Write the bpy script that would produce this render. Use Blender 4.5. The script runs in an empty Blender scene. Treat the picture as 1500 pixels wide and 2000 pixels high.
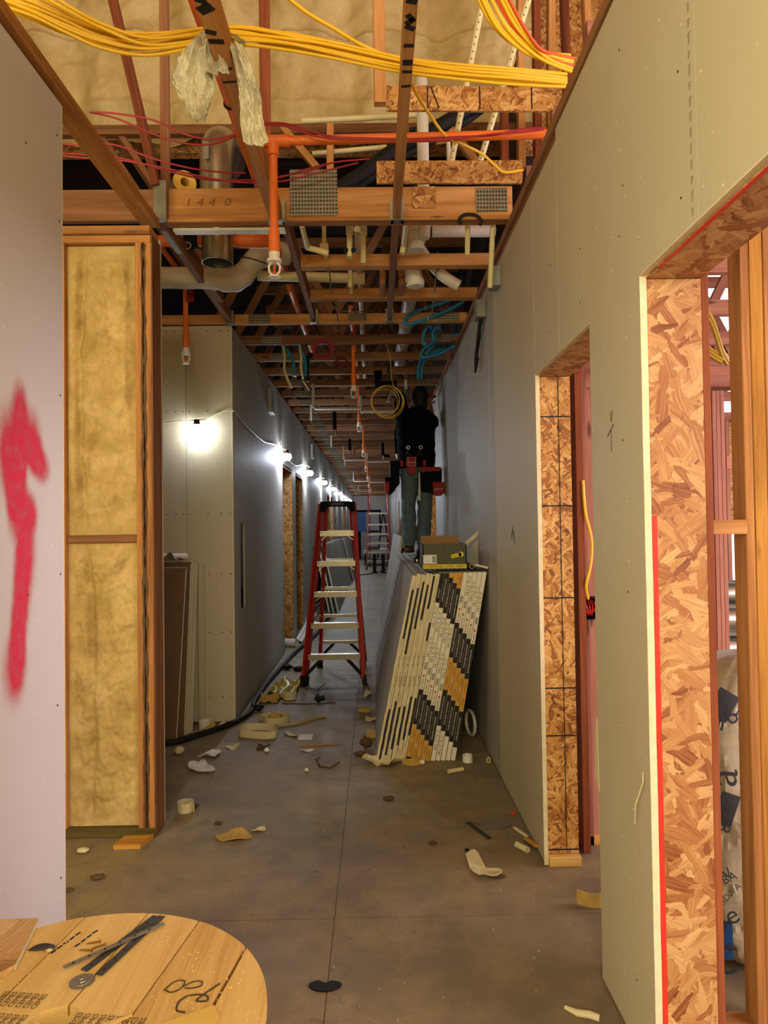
import bpy, bmesh, math, random
from mathutils import Vector, Matrix, Euler, noise
R = math.radians
S = bpy.context.scene
COL = S.collection
random.seed(7)

# ---------------------------------------------------------------- camera
cam_d = bpy.data.cameras.new('camera')
cam_d.sensor_fit = 'VERTICAL'; cam_d.sensor_height = 36.0
cam_d.lens = 1374.4 / 2000.0 * 36.0
cam_d.clip_start = 0.02; cam_d.clip_end = 200
cam = bpy.data.objects.new('camera', cam_d); COL.objects.link(cam)
YAW, PITCH, ROLL = 0.0123, 0.021, 0.0141
fw = Vector((math.sin(YAW)*math.cos(PITCH), math.cos(YAW)*math.cos(PITCH), math.sin(PITCH)))
rt = Vector((math.cos(YAW), -math.sin(YAW), 0)); dn = fw.cross(rt)
r2 = math.cos(ROLL)*rt + math.sin(ROLL)*dn; d2 = -math.sin(ROLL)*rt + math.cos(ROLL)*dn
cam.matrix_world = Matrix(((r2.x, -d2.x, -fw.x, 0), (r2.y, -d2.y, -fw.y, 0), (r2.z, -d2.z, -fw.z, 1.5), (0, 0, 0, 1)))
S.camera = cam

# ---------------------------------------------------------------- world, lights, exposure
w = bpy.data.worlds.new('overcast_sky'); S.world = w; w.use_nodes = True
bg = w.node_tree.nodes['Background']; bg.inputs[0].default_value = (1.0, 0.93, 0.95, 1); bg.inputs[1].default_value = 2.2
S.view_settings.view_transform = 'Standard'; S.view_settings.look = 'None'
S.view_settings.exposure = 0.28; S.view_settings.gamma = 1.0; S.view_settings.use_curve_mapping = False
def area(name, loc, target, sx, sy, watts, col):
    d = bpy.data.lights.new(name, 'AREA'); d.shape = 'RECTANGLE'; d.size = sx; d.size_y = sy
    d.energy = watts; d.color = col
    o = bpy.data.objects.new(name, d); COL.objects.link(o); o.location = loc
    o.rotation_euler = (Vector(target) - Vector(loc)).to_track_quat('-Z', 'Y').to_euler()
    return o
# warm light from behind the photographer
area('added_left_fill', (-1.9, -1.2, 1.75), (0.724, -0.4, 1.75), 2.4, 2.7, 185, (1.0, 0.87, 0.54))  # added unseen fill to even out the right wall, no glazing there
area('lobby_front_light', (-0.1, -2.3, 2.5), (0.0, 4.0, 2.0), 1.3, 1.2, 56, (1.0, 0.87, 0.56))
area('lobby_high_light', (-0.2, -1.6, 4.6), (0.1, 4.0, 4.0), 1.6, 0.8, 40, (1.0, 0.88, 0.60))
# warm light in the side hall on the left
area('side_hall_light', (-2.3, 1.6, 2.6), (-1.5, 3.5, 1.2), 0.8, 0.8, 22, (1.0, 0.82, 0.50))
# daylight from the open right side of the rooms on the right
area('room_daylight', (5.9, 3.4, 2.2), (1.0, 2.4, 1.2), 3.4, 2.4, 230, (1.0, 0.82, 0.86))
area('added_room_fill', (4.6, -0.6, 2.3), (1.6, 5.0, 1.5), 2.6, 2.2, 260, (1.0, 0.80, 0.82))  # added fill for the stud faces toward the camera, no window there

# ---------------------------------------------------------------- colour and materials
def lin(h):
    h = h.lstrip('#'); o = []
    for i in (0, 2, 4):
        c = int(h[i:i+2], 16)/255.0
        o.append(c/12.92 if c <= 0.04045 else ((c+0.055)/1.055)**2.4)
    return (o[0], o[1], o[2], 1.0)
class N:
    def __init__(s, name):
        s.m = bpy.data.materials.new(name); s.m.use_nodes = True; s.t = s.m.node_tree
        s.b = s.t.nodes['Principled BSDF']
    def n(s, kind, **kw):
        nd = s.t.nodes.new(kind)
        for k, v in kw.items():
            if k.startswith('i_'):
                key = k[2:]; key = int(key) if key.isdigit() else key
                if hasattr(v, 'is_output') or isinstance(v, bpy.types.NodeSocket): s.t.links.new(v, nd.inputs[key])
                else: nd.inputs[key].default_value = v
            else: setattr(nd, k, v)
        return nd
    def link(s, a, b): s.t.links.new(a, b)
    def math(s, op, a, b=0.0, c=0.0):
        nd = s.t.nodes.new('ShaderNodeMath'); nd.operation = op
        for i, v in enumerate((a, b, c)):
            if isinstance(v, bpy.types.NodeSocket): s.t.links.new(v, nd.inputs[i])
            else: nd.inputs[i].default_value = v
        return nd.outputs[0]
    def mix(s, f, a, b):
        nd = s.t.nodes.new('ShaderNodeMix'); nd.data_type = 'RGBA'
        for i, v in ((0, f), (6, a), (7, b)):
            if isinstance(v, bpy.types.NodeSocket): s.t.links.new(v, nd.inputs[i])
            else: nd.inputs[i].default_value = v
        return nd.outputs[2]
    def ramp(s, f, stops):
        nd = s.t.nodes.new('ShaderNodeValToRGB'); cr = nd.color_ramp
        while len(cr.elements) < len(stops): cr.elements.new(0.5)
        for e, (p, c) in zip(cr.elements, stops): e.position = p; e.color = c
        s.t.links.new(f, nd.inputs[0]); return nd.outputs[0]
    def noise(s, vec, scale, detail=4, rough=0.55, dist=0.0):
        return s.n('ShaderNodeTexNoise', i_Vector=vec, i_Scale=scale, i_Detail=detail, i_Roughness=rough, i_Distortion=dist).outputs[0]
    def obj(s): return s.n('ShaderNodeTexCoord').outputs['Object']
    def uvr(s):
        uv = s.n('ShaderNodeTexCoord').outputs['UV']; rnd = s.n('ShaderNodeObjectInfo').outputs['Random']
        c = s.n('ShaderNodeCombineXYZ', i_0=s.math('MULTIPLY', rnd, 53.0), i_1=s.math('MULTIPLY', rnd, 29.0))
        a = s.n('ShaderNodeVectorMath', operation='ADD'); s.link(uv, a.inputs[0]); s.link(c.outputs[0], a.inputs[1])
        return a.outputs[0], rnd
    def map(s, vec, sc, rot=0.0):
        if rot:
            q = s.n('ShaderNodeMapping', i_Vector=vec); q.inputs['Rotation'].default_value = (0, 0, rot); vec = q.outputs[0]
        m = s.n('ShaderNodeMapping', i_Vector=vec); m.inputs['Scale'].default_value = sc
        return m.outputs[0]
    def bump(s, h, strength=0.3, d=0.01):
        b = s.n('ShaderNodeBump', i_Height=h, i_Strength=strength, i_Distance=d); s.link(b.outputs[0], s.b.inputs['Normal'])
    def fin(s, col=None, rough=0.6, metal=0.0, spec=0.4):
        if col is not None:
            if isinstance(col, bpy.types.NodeSocket): s.link(col, s.b.inputs['Base Color'])
            else: s.b.inputs['Base Color'].default_value = col
        s.b.inputs['Roughness'].default_value = rough; s.b.inputs['Metallic'].default_value = metal
        s.b.inputs['Specular IOR Level'].default_value = spec
        return s.m
def plain(name, h, rough=0.55, metal=0.0, var=0.12, scale=9.0, spec=0.4):
    s = N(name); c = lin(h); d = tuple(x*(1-var*2) for x in c[:3]) + (1,)
    f = s.noise(s.obj(), scale, 3)
    s.bump(f, 0.08, 0.004)
    return s.fin(s.mix(f, d, tuple(min(1, x*(1+var)) for x in c[:3])+(1,)), rough, metal, spec)
def wood(name, dark, mid, light, knots=True, rough=0.75):
    s = N(name); uv, rnd = s.uvr()
    n1 = s.noise(s.map(uv, (0.9, 16, 1)), 1.0, 4, 0.6, 0.8)
    n2 = s.noise(s.map(uv, (5, 170, 1)), 1.0, 3, 0.6)
    f = s.math('ADD', s.math('MULTIPLY', n1, 0.75), s.math('MULTIPLY', n2, 0.30))
    f = s.math('ADD', f, s.math('MULTIPLY', s.math('SUBTRACT', rnd, 0.5), 0.22))
    col = s.ramp(f, [(0.28, lin(dark)), (0.5, lin(mid)), (0.74, lin(light))])
    if knots:
        v = s.n('ShaderNodeTexVoronoi', i_Vector=s.map(uv, (1.9, 7.5, 1)), i_Scale=1.0).outputs['Distance']
        k = s.ramp(v, [(0.045, (1, 1, 1, 1)), (0.10, (0, 0, 0, 1))])
        col = s.mix(s.math('MULTIPLY', k, 0.75), col, lin('3a2210'))
    s.bump(n2, 0.12, 0.003)
    return s.fin(col, rough, 0, 0.25)
def osb(name, stops, flake=0.09, slim=0.024):
    s = N(name); uv, rnd = s.uvr()
    wob = s.n('ShaderNodeTexNoise', i_Vector=uv, i_Scale=14.0, i_Detail=2.0)
    wv = s.n('ShaderNodeVectorMath', operation='SCALE'); s.link(wob.outputs['Color'], wv.inputs[0]); wv.inputs['Scale'].default_value = 0.014
    ad = s.n('ShaderNodeVectorMath', operation='ADD'); s.link(uv, ad.inputs[0]); s.link(wv.outputs[0], ad.inputs[1]); uv = ad.outputs[0]
    best = tone = grain = None
    for i, a in enumerate((0.25, 1.25, -0.7, 0.9, 2.2, -0.15, 1.75, 0.55)):
        k = (1.0, 1.3, 0.7, 1.15, 0.8, 1.4, 0.6, 0.9)[i]
        mp = s.map(uv, (1/(flake*k), 1/(slim*k), 1), a); mp2 = s.n('ShaderNodeVectorMath', operation='ADD', i_1=(i*7.3, i*3.1, 0)); s.link(mp, mp2.inputs[0])
        v = s.n('ShaderNodeTexVoronoi', voronoi_dimensions='2D', distance='CHEBYCHEV', i_Vector=mp2.outputs[0], i_Scale=1.0, i_Randomness=0.8)
        sp = s.n('ShaderNodeSeparateColor'); s.link(v.outputs['Color'], sp.inputs[0])
        g = s.noise(s.map(uv, (7, 190, 1), a), 1.0, 3, .65)
        r = s.math('SUBTRACT', sp.outputs[0], s.math('MULTIPLY', v.outputs['Distance'], 0.42))
        if best is None: best, tone, grain = r, sp.outputs[1], g
        else:
            c = s.math('GREATER_THAN', r, best)
            tone = s.math('ADD', s.math('MULTIPLY', tone, s.math('SUBTRACT', 1.0, c)), s.math('MULTIPLY', sp.outputs[1], c))
            grain = s.math('ADD', s.math('MULTIPLY', grain, s.math('SUBTRACT', 1.0, c)), s.math('MULTIPLY', g, c))
            best = s.math('MAXIMUM', best, r)
    f = s.math('ADD', s.math('MULTIPLY', s.math('POWER', tone, 0.8), 0.52), s.math('MULTIPLY', grain, 0.75))
    f = s.math('SUBTRACT', f, 0.10)
    f = s.math('ADD', f, s.math('MULTIPLY', s.math('SUBTRACT', s.noise(uv, 5.0, 3), .5), .3))
    col = s.ramp(f, [(p, lin(c)) for p, c in stops])
    dk = s.noise(uv, 30.0, 4, 0.65); dk = s.ramp(dk, [(0.30, (1, 1, 1, 1)), (0.37, (0, 0, 0, 1))])
    col = s.mix(s.math('MULTIPLY', dk, 0.6), col, lin('5a2c14'))
    s.bump(best, 0.6, 0.005)
    return s.fin(col, 0.55, 0, 0.35)
def drywall(name, a, b, speck=0.9):
    s = N(name); o = s.obj()
    f = s.noise(o, 1.6, 4); g = s.noise(o, 140, 2)
    col = s.mix(f, lin(a), lin(b))
    v = s.n('ShaderNodeTexVoronoi', i_Vector=o, i_Scale=19.0, i_Randomness=1.0)
    m = s.ramp(v.outputs['Distance'], [(0.045, (1, 1, 1, 1)), (0.075, (0, 0, 0, 1))])
    sp = s.n('ShaderNodeSeparateColor'); s.link(v.outputs['Color'], sp.inputs[0])
    m = s.math('MULTIPLY', m, s.math('GREATER_THAN', sp.outputs[0], 0.62))
    col = s.mix(s.math('MULTIPLY', m, speck), col, lin('f2ecd4'))
    st = s.noise(s.map(o, (5, 5, 0.35)), 1.0, 3); st = s.ramp(st, [(0.62, (0, 0, 0, 1)), (0.75, (1, 1, 1, 1))])
    col = s.mix(s.math('MULTIPLY', st, 0.18), col, lin('d8d2c4'))
    s.bump(g, 0.05, 0.002)
    return s.fin(col, 0.62, 0, 0.35)
def metal(name, h, rough=0.35, var=0.25, scale=14.0):
    s = N(name); o = s.obj(); f = s.noise(o, scale, 4); c = lin(h)
    s.bump(s.noise(o, 60, 2), 0.06, 0.002)
    return s.fin(s.mix(f, tuple(x*(1-var) for x in c[:3])+(1,), tuple(min(1, x*(1+var*.6)) for x in c[:3])+(1,)), rough, 0.9, 0.5)
def concrete():
    s = N('dusty_concrete'); o = s.n('ShaderNodeNewGeometry').outputs['Position']
    a = s.noise(o, 0.9, 5, 0.6); b = s.noise(o, 6, 5, 0.65); c = s.noise(o, 90, 2, 0.7)
    col = s.mix(b, lin('665a48'), lin('857860'))
    dust = s.ramp(s.math('ADD', s.math('MULTIPLY', a, 0.7), s.math('MULTIPLY', b, 0.35)), [(0.47, (0, 0, 0, 1)), (0.66, (1, 1, 1, 1))])
    col = s.mix(s.math('MULTIPLY', dust, 0.55), col, lin('9a8654'))
    wh = s.ramp(s.noise(o, 1.7, 5, 0.7, 0.6), [(0.52, (0, 0, 0, 1)), (0.74, (1, 1, 1, 1))])
    col = s.mix(s.math('MULTIPLY', wh, 0.4), col, lin('a29686'))
    gr = s.ramp(c, [(0.60, (0, 0, 0, 1)), (0.72, (1, 1, 1, 1))])
    col = s.mix(s.math('MULTIPLY', s.math('MULTIPLY', gr, dust), 0.8), col, lin('c8b070'))
    sc = s.ramp(s.noise(o, 13, 4, 0.7, 0.4), [(0.30, (1, 1, 1, 1)), (0.38, (0, 0, 0, 1))])
    col = s.mix(s.math('MULTIPLY', sc, 0.35), col, lin('3a352f'))
    s.bump(c, 0.10, 0.003)
    return s.fin(col, 0.62, 0, 0.35)
def fluffy(name, a, b, c, scale=7.0):
    s = N(name); o = s.obj(); f = s.noise(o, scale, 6, 0.62, 0.5); g = s.noise(o, 70, 4, 0.7, 0.6)
    h = s.math('ADD', s.math('MULTIPLY', f, 0.75), s.math('MULTIPLY', g, 0.25))
    s.bump(g, 0.4, 0.006)
    return s.fin(s.ramp(h, [(0.3, lin(a)), (0.5, lin(b)), (0.68, lin(c))]), 0.9, 0, 0.15)
def emit(name, col, st):
    s = N(name); s.b.inputs['Emission Color'].default_value = col; s.b.inputs['Emission Strength'].default_value = st
    return s.fin((1, 1, 1, 1), 0.4)
LUM = wood('framing_lumber', '764a28', 'a9743e', 'c8945a')
LUMR = wood('reddish_lumber', '542a14', '804224', '9c5a34')
LUMP = wood('pale_stud_lumber', '8a5a1e', 'b98434', 'cba052')
LUMG = wood('weathered_green_plate', '3c3416', '5a4c22', '74622e')
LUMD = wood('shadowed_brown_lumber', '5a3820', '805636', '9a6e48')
PLANK = wood('reel_planks', 'b0884a', 'd2ac68', 'e2c27c', True, 0.7)
OSBN = osb('osb_large_flakes', [(0.18, '6a3818'), (0.40, '945e34'), (0.60, 'ac7e4c'), (0.85, 'c49e6a')], 0.12, 0.030)
OSBF = osb('osb_fine_flakes', [(0.18, '52280e'), (0.40, '905a26'), (0.60, 'b88440'), (0.85, 'd4aa68')], 0.06, 0.015)
DW = drywall('drywall_paper_warm_light', 'b0a78a', 'bbb296')  # olive warmth of the near light is mixed into this paper colour
DWL = drywall('drywall_white_paper', 'b6b0ac', 'c2bcb8', 0.6)
DWF = drywall('drywall_grey_paper', '9a968c', 'a6a298', 0.15)  # grey board paper; on walls it paints the warm light fading with distance
DWB = plain('drywall_brown_back', '6e5436', 0.8)
GYP = plain('gypsum_core', 'd8cca8', 0.85, 0, 0.12, 30)
CONC = concrete()
CAULK = plain('joint_caulk', '8e8678', 0.8)
FOAM = fluffy('spray_foam', 'a48e5a', 'c0aa74', 'd2c08e', 3.0)
BATT = fluffy('glass_wool', '947a46', 'b2965c', 'c8ae7a', 6.0)
GALV = metal('galvanised_steel', '9c9a8c', 0.42)
DUCTM = metal('duct_steel', 'a8a698', 0.28, 0.15)
ALU = metal('ladder_aluminium', 'aaa490', 0.38)
PLATE = metal('nail_plate_steel', '8a8674', 0.45)
ORANGE = plain('orange_cpvc', 'e8742c', 0.42, 0, 0.05)
PVC = plain('white_pvc', 'd2cdbe', 0.4, 0, 0.05)
CPVC = plain('cream_cpvc', 'd8cb98', 0.4, 0, 0.05)
WRAP = plain('white_duct_wrap', 'bcb09a', 0.5, 0, 0.1)
YEL = plain('yellow_cable_jacket', 'e8b818', 0.42, 0, 0.06)
ORC = plain('orange_cable_jacket', 'd8571c', 0.42, 0, 0.06)
REDW = plain('red_wire_jacket', '9c2028', 0.45, 0, 0.1)
BLUE = plain('blue_pex', '1d7ea6', 0.4, 0, 0.08)
BLACK = plain('black_rubber', '1c1a19', 0.6, 0, 0.2, 9, 0.2)
DARKP = plain('black_plastic', '0b0b0d', 0.6, 0, 0.1, 9, 0.08)
WHT = plain('white_plastic', 'e4e0d4', 0.4, 0, 0.04)
PAPER = plain('white_paper', 'd8d6d4', 0.8, 0, 0.05)
TAPE = plain('cream_paper_tape', 'cfc49c', 0.75, 0, 0.08)
YFOAM = plain('yellow_foam_scrap', 'b8984e', 0.85, 0, 0.2, 30)
REDF = plain('red_fibreglass', 'b4281c', 0.42, 0, 0.08)
REDP = plain('red_paint', 'c8301e', 0.5, 0, 0.05)
PINKP = plain('marking_black', '15120f', 0.7, 0, 0.1)
GBOX = plain('grey_steel_box', '8a8c84', 0.45, 0.3, 0.06)
CLOTH = plain('stained_white_rag', 'ece4ca', 0.95, 0, 0.2, 22, 0.1)
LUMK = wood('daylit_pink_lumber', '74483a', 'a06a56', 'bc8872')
ATTIC_SHADE = plain('painted_attic_shade', '3a281e', .9, 0, .25, 5)  # attic darkness is put into this colour
BROWNS = plain('brown_scrap', '5a4228', 0.85, 0, 0.2)
# ---------------------------------------------------------------- geometry helpers
GLY = {}
def glyphs(txt):
    if txt not in GLY:
        cu = bpy.data.curves.new('t', 'FONT'); cu.body = txt; cu.size = 1.0; cu.resolution_u = 2; cu.align_x = 'CENTER'; cu.align_y = 'CENTER'
        o = bpy.data.objects.new('t', cu); COL.objects.link(o)
        dg = bpy.context.evaluated_depsgraph_get(); me = bpy.data.meshes.new_from_object(o.evaluated_get(dg))
        GLY[txt] = ([v.co.copy() for v in me.vertices], [tuple(p.vertices) for p in me.polygons])
        bpy.data.objects.remove(o); bpy.data.curves.remove(cu); bpy.data.meshes.remove(me)
    return GLY[txt]
def catmull(pts, k=6):
    P = [Vector(p) for p in pts]; out = []
    for i in range(len(P)-1):
        a = P[max(i-1, 0)]; b = P[i]; c = P[i+1]; d = P[min(i+2, len(P)-1)]
        for j in range(k):
            t = j/k
            out.append(0.5*((2*b)+(c-a)*t+(2*a-5*b+4*c-d)*t*t+(3*b-a-3*c+d)*t**3))
    out.append(P[-1]); return out
class MB:
    def __init__(s): s.v = []; s.f = []; s.u = []; s.m = []
    def add(s, vs, fs, mi=0, grain=None, T=None):
        vs = [Vector(v) for v in vs]; o = len(s.v)
        if grain is None:
            e = [max(v[i] for v in vs)-min(v[i] for v in vs) for i in range(3)]; grain = e.index(max(e))
        for f in fs:
            p = [vs[i] for i in f]
            n = Vector((0, 0, 0))
            for i in range(len(p)): n += p[i].cross(p[(i+1) % len(p)])
            ax = max(range(3), key=lambda i: abs(n[i]))
            if ax == grain: a, b = [i for i in range(3) if i != ax]
            else: a = grain; b = [i for i in range(3) if i not in (ax, grain)][0]
            off = ax*0.37
            s.u.append([(q[a]+off, q[b]+off) for q in p]); s.f.append(tuple(i+o for i in f)); s.m.append(mi)
        s.v += [T @ v for v in vs] if T is not None else vs
        return s
    def box(s, a, b, ch=0.0, grain=None, mi=0, T=None):
        a = Vector(a); b = Vector(b); lo = Vector([min(a[i], b[i]) for i in range(3)]); hi = Vector([max(a[i], b[i]) for i in range(3)])
        d = hi-lo
        g = grain if grain is not None else max(range(3), key=lambda i: d[i])
        if ch <= 0:
            vs = [(x, y, z) for x in (lo.x, hi.x) for y in (lo.y, hi.y) for z in (lo.z, hi.z)]
            return s.add(vs, [(0, 1, 3, 2), (4, 6, 7, 5), (0, 4, 5, 1), (2, 3, 7, 6), (0, 2, 6, 4), (1, 5, 7, 3)], mi, g, T)
        q, r = [i for i in range(3) if i != g]
        poly = [(lo[q]+ch, lo[r]), (hi[q]-ch, lo[r]), (hi[q], lo[r]+ch), (hi[q], hi[r]-ch), (hi[q]-ch, hi[r]), (lo[q]+ch, hi[r]), (lo[q], hi[r]-ch), (lo[q], lo[r]+ch)]
        return s.prism(poly, g, lo[g], hi[g], mi, T, g)
    def prism(s, poly, axis, a0, a1, mi=0, T=None, grain=None):
        q, r = [i for i in range(3) if i != axis]; n = len(poly); vs = []
        for a in (a0, a1):
            for p in poly:
                v = [0, 0, 0]; v[axis] = a; v[q] = p[0]; v[r] = p[1]; vs.append(v)
        fs = [tuple(range(n)), tuple(range(2*n-1, n-1, -1))]+[(i, (i+1) % n, n+(i+1) % n, n+i) for i in range(n)]
        return s.add(vs, fs, mi, grain, T)
    def cyl(s, p0, p1, r0, r1=None, n=14, caps=True, mi=0, T=None): return s.tube([p0, p1], [r0, r0 if r1 is None else r1], n, caps, mi, T)
    def pipe(s, p0, p1, r, th, n=16, mi=0):
        p0 = Vector(p0); p1 = Vector(p1)
        s.tube([p0, p1], r, n, False, mi); s.tube([p0, p1], r-th, n, False, mi)
        o = len(s.v)-4*n
        for e in (0, 1):
            for i in range(n):
                j = (i+1) % n
                f = (o+e*n+i, o+e*n+j, o+2*n+e*n+j, o+2*n+e*n+i)
                s.f.append(f); s.m.append(mi); s.u.append([(0, 0)]*4)
        return s
    def tube(s, pts, r, n=8, caps=True, mi=0, T=None, sm=0):
        P = catmull(pts, sm) if sm else [Vector(p) for p in pts]
        k = len(P); rr = r if isinstance(r, (list, tuple)) else [r]*k
        if len(rr) != k: rr = [rr[min(len(rr)-1, int(i*len(rr)/k))] for i in range(k)]
        vs = []; prev = None; L = 0.0; lens = []
        for i in range(k):
            t = (P[min(i+1, k-1)]-P[max(i-1, 0)]).normalized()
            if prev is None:
                up = Vector((0, 0, 1)) if abs(t.z) < 0.9 else Vector((1, 0, 0)); a = t.cross(up).normalized()
            else: a = (prev-t*prev.dot(t)).normalized()
            prev = a; b = t.cross(a)
            if i: L += (P[i]-P[i-1]).length
            lens.append(L)
            for j in range(n):
                th = 2*math.pi*j/n; vs.append(P[i]+(a*math.cos(th)+b*math.sin(th))*rr[i])
        o = len(s.v); s.v += [T @ v for v in vs] if T is not None else vs
        for i in range(k-1):
            for j in range(n):
                j2 = (j+1) % n
                s.f.append((o+i*n+j, o+i*n+j2, o+(i+1)*n+j2, o+(i+1)*n+j)); s.m.append(mi)
                w = rr[0]*6.28/n; s.u.append([(lens[i], j*w), (lens[i], (j+1)*w), (lens[i+1], (j+1)*w), (lens[i+1], j*w)])
        if caps:
            s.f.append(tuple(o+j for j in range(n-1, -1, -1))); s.m.append(mi); s.u.append([(0, 0)]*n)
            s.f.append(tuple(o+(k-1)*n+j for j in range(n))); s.m.append(mi); s.u.append([(0, 0)]*n)
        return s
    def ring(s, c, rad, r, ax=(0, 0, 1), n=28, m=7, mi=0, squash=1.0):
        q = Vector((0, 0, 1)).rotation_difference(Vector(ax).normalized()); c = Vector(c); o = len(s.v)
        for i in range(n):
            t = 2*math.pi*i/n; d = Vector((math.cos(t), math.sin(t)*squash, 0))
            for j in range(m):
                p = 2*math.pi*j/m; s.v.append(c+q @ (d*(rad+r*math.cos(p))+Vector((0, 0, r*math.sin(p)))))
        for i in range(n):
            for j in range(m):
                s.f.append((o+i*m+j, o+((i+1) % n)*m+j, o+((i+1) % n)*m+(j+1) % m, o+i*m+(j+1) % m)); s.m.append(mi); s.u.append([(0, 0)]*4)
        return s
    def ball(s, c, r, n=12, m=8, mi=0, sc=(1, 1, 1)):
        c = Vector(c); vs = [Vector((0, 0, 1))]; fs = []
        for i in range(1, m):
            for j in range(n):
                t = math.pi*i/m; p = 2*math.pi*j/n; vs.append(Vector((math.sin(t)*math.cos(p), math.sin(t)*math.sin(p), math.cos(t))))
        vs.append(Vector((0, 0, -1)))
        for j in range(n):
            fs.append((0, 1+j, 1+(j+1) % n)); fs.append((len(vs)-1, 1+(m-2)*n+(j+1) % n, 1+(m-2)*n+j))
            for i in range(m-2): fs.append((1+i*n+j, 1+(i+1)*n+j, 1+(i+1)*n+(j+1) % n, 1+i*n+(j+1) % n))
        return s.add([c+Vector((v.x*r*sc[0], v.y*r*sc[1], v.z*r*sc[2])) for v in vs], fs, mi)
    def grid(s, fn, nu, nv, mi=0, th=None):
        o = len(s.v); vs = [Vector(fn(i/nu, j/nv)) for i in range(nu+1) for j in range(nv+1)]
        fs = [(i*(nv+1)+j, (i+1)*(nv+1)+j, (i+1)*(nv+1)+j+1, i*(nv+1)+j+1) for i in range(nu) for j in range(nv)]
        if th is not None:
            k = len(vs); t = Vector(th); vs = vs+[v+t for v in vs]
            fs += [tuple(q+k for q in reversed(f)) for f in fs]
            rim = [(i, 0) for i in range(nu)]+[(nu, j) for j in range(nv)]+[(i, nv) for i in range(nu, 0, -1)]+[(0, j) for j in range(nv, 0, -1)]
            ix = [i*(nv+1)+j for i, j in rim]
            fs += [(ix[a], ix[(a+1) % len(ix)], ix[(a+1) % len(ix)]+k, ix[a]+k) for a in range(len(ix))]
        return s.add(vs, fs, mi)
    def text(s, txt, size, loc, rot, mi=0, sx=1.0, shear=0.0):
        vs, fs = glyphs(txt)
        T = Matrix.Translation(loc) @ Euler(rot).to_matrix().to_4x4()
        return s.add([(v.x*size*sx+v.y*shear*size, v.y*size, 0) for v in vs], fs, mi, 0, T)
    def mesh(s, name, mats, off=(0, 0, 0), smooth=False, recalc=True):
        off = Vector(off); me = bpy.data.meshes.new(name)
        me.from_pydata([v-off for v in s.v], [], s.f)
        uv = me.uv_layers.new(name='UVMap'); k = 0
        flat = []
        for u in s.u:
            for a in u: flat += [a[0], a[1]]
        uv.data.foreach_set('uv', flat)
        for m in (mats if isinstance(mats, (list, tuple)) else [mats]): me.materials.append(m)
        me.polygons.foreach_set('material_index', s.m)
        if recalc and len(s.f) < 60000:
            bm = bmesh.new(); bm.from_mesh(me); bmesh.ops.recalc_face_normals(bm, faces=bm.faces); bm.to_mesh(me); bm.free()
        if smooth:
            me.polygons.foreach_set('use_smooth', [True]*len(me.polygons))
            try: me.set_sharp_from_angle(angle=R(38))
            except Exception: pass
        me.update(); return me
WL = {}
def tag(o, label=None, cat=None, group=None, kind=None):
    if label: o['label'] = label
    if cat: o['category'] = cat
    if group: o['group'] = group
    if kind: o['kind'] = kind
    return o
def thing(name, loc, label, cat, group=None):
    o = bpy.data.objects.new(name, None); COL.objects.link(o); o.location = loc; o.empty_display_size = 0.05
    WL[o.name] = Vector(loc); return tag(o, label, cat, group)
def part(name, mb, mats, parent, label=None, kind=None, smooth=False, recalc=True):
    off = WL[parent.name]; o = bpy.data.objects.new(name, mb.mesh(name, mats, off, smooth, recalc)); COL.objects.link(o)
    o.parent = parent; WL[o.name] = off
    return tag(o, label, None, None, kind)
def single(name, mb, mats, label, cat, group=None, smooth=False, kind=None):
    xs = [min(v[i] for v in mb.v) for i in range(3)]; ys = [max(v[i] for v in mb.v) for i in range(3)]
    loc = Vector(((xs[0]+ys[0])/2, (xs[1]+ys[1])/2, xs[2]))
    o = bpy.data.objects.new(name, mb.mesh(name, mats, loc, smooth)); COL.objects.link(o); o.location = loc; WL[o.name] = loc
    return tag(o, label, cat, group, kind)
def struct(name, mb, mats, smooth=False):
    o = bpy.data.objects.new(name, mb.mesh(name, mats, (0, 0, 0), smooth)); COL.objects.link(o); WL[o.name] = Vector((0, 0, 0)); o['kind'] = 'structure'
    return o
def dup(o, parent=None, loc=None, label=None, group=None):
    c = o.copy(); COL.objects.link(c)
    if parent: c.parent = parent
    if loc is not None: c.location = loc
    if label: c['label'] = label
    if group: c['group'] = group
    WL[c.name] = Vector(c.location) if parent is None else WL[parent.name]
    for ch in list(o.children): dup(ch, c)
    return c
def B(a, b, ch=0.0, grain=None): return MB().box(a, b, ch, grain)
def beam(p0, p1, w, h, roll=0.0, ch=0.003):
    """a stick of lumber from p0 to p1, w wide by h deep"""
    p0 = Vector(p0); p1 = Vector(p1); d = p1-p0; q = d.to_track_quat('X', 'Z')
    T = Matrix.Translation(p0) @ q.to_matrix().to_4x4() @ Matrix.Rotation(roll, 4, 'X')
    return MB().box((0, -w/2, -h/2), (d.length, w/2, h/2), ch, 0, 0, T)
# ================================================================ the setting
XR, XL, ZT = 0.724, -1.107, 3.10
floor = struct('floor', B((-6, -3, -0.12), (8, 38, -0.006)), CAULK)
xs = [-6, -0.178, 8]; ys = [-3, 2.735, 7.62, 13.5, 20, 28, 38]
for i in range(2):
    for j in range(len(ys)-1):
        part('slab', B((xs[i]+.002, ys[j]+.002, -0.02), (xs[i+1]-.002, ys[j+1]-.002, 0), 0), CONC, floor)
def screws(parent, pts, axis, r=0.0045):
    m = MB()
    for p in pts:
        d = Vector((0, 0, 0)); d[axis] = 0.0012
        m.cyl(Vector(p)-d, Vector(p)+d, r, r, 6)
    part('screw_heads', m, BLACK, parent, None, 'stuff')
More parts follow.
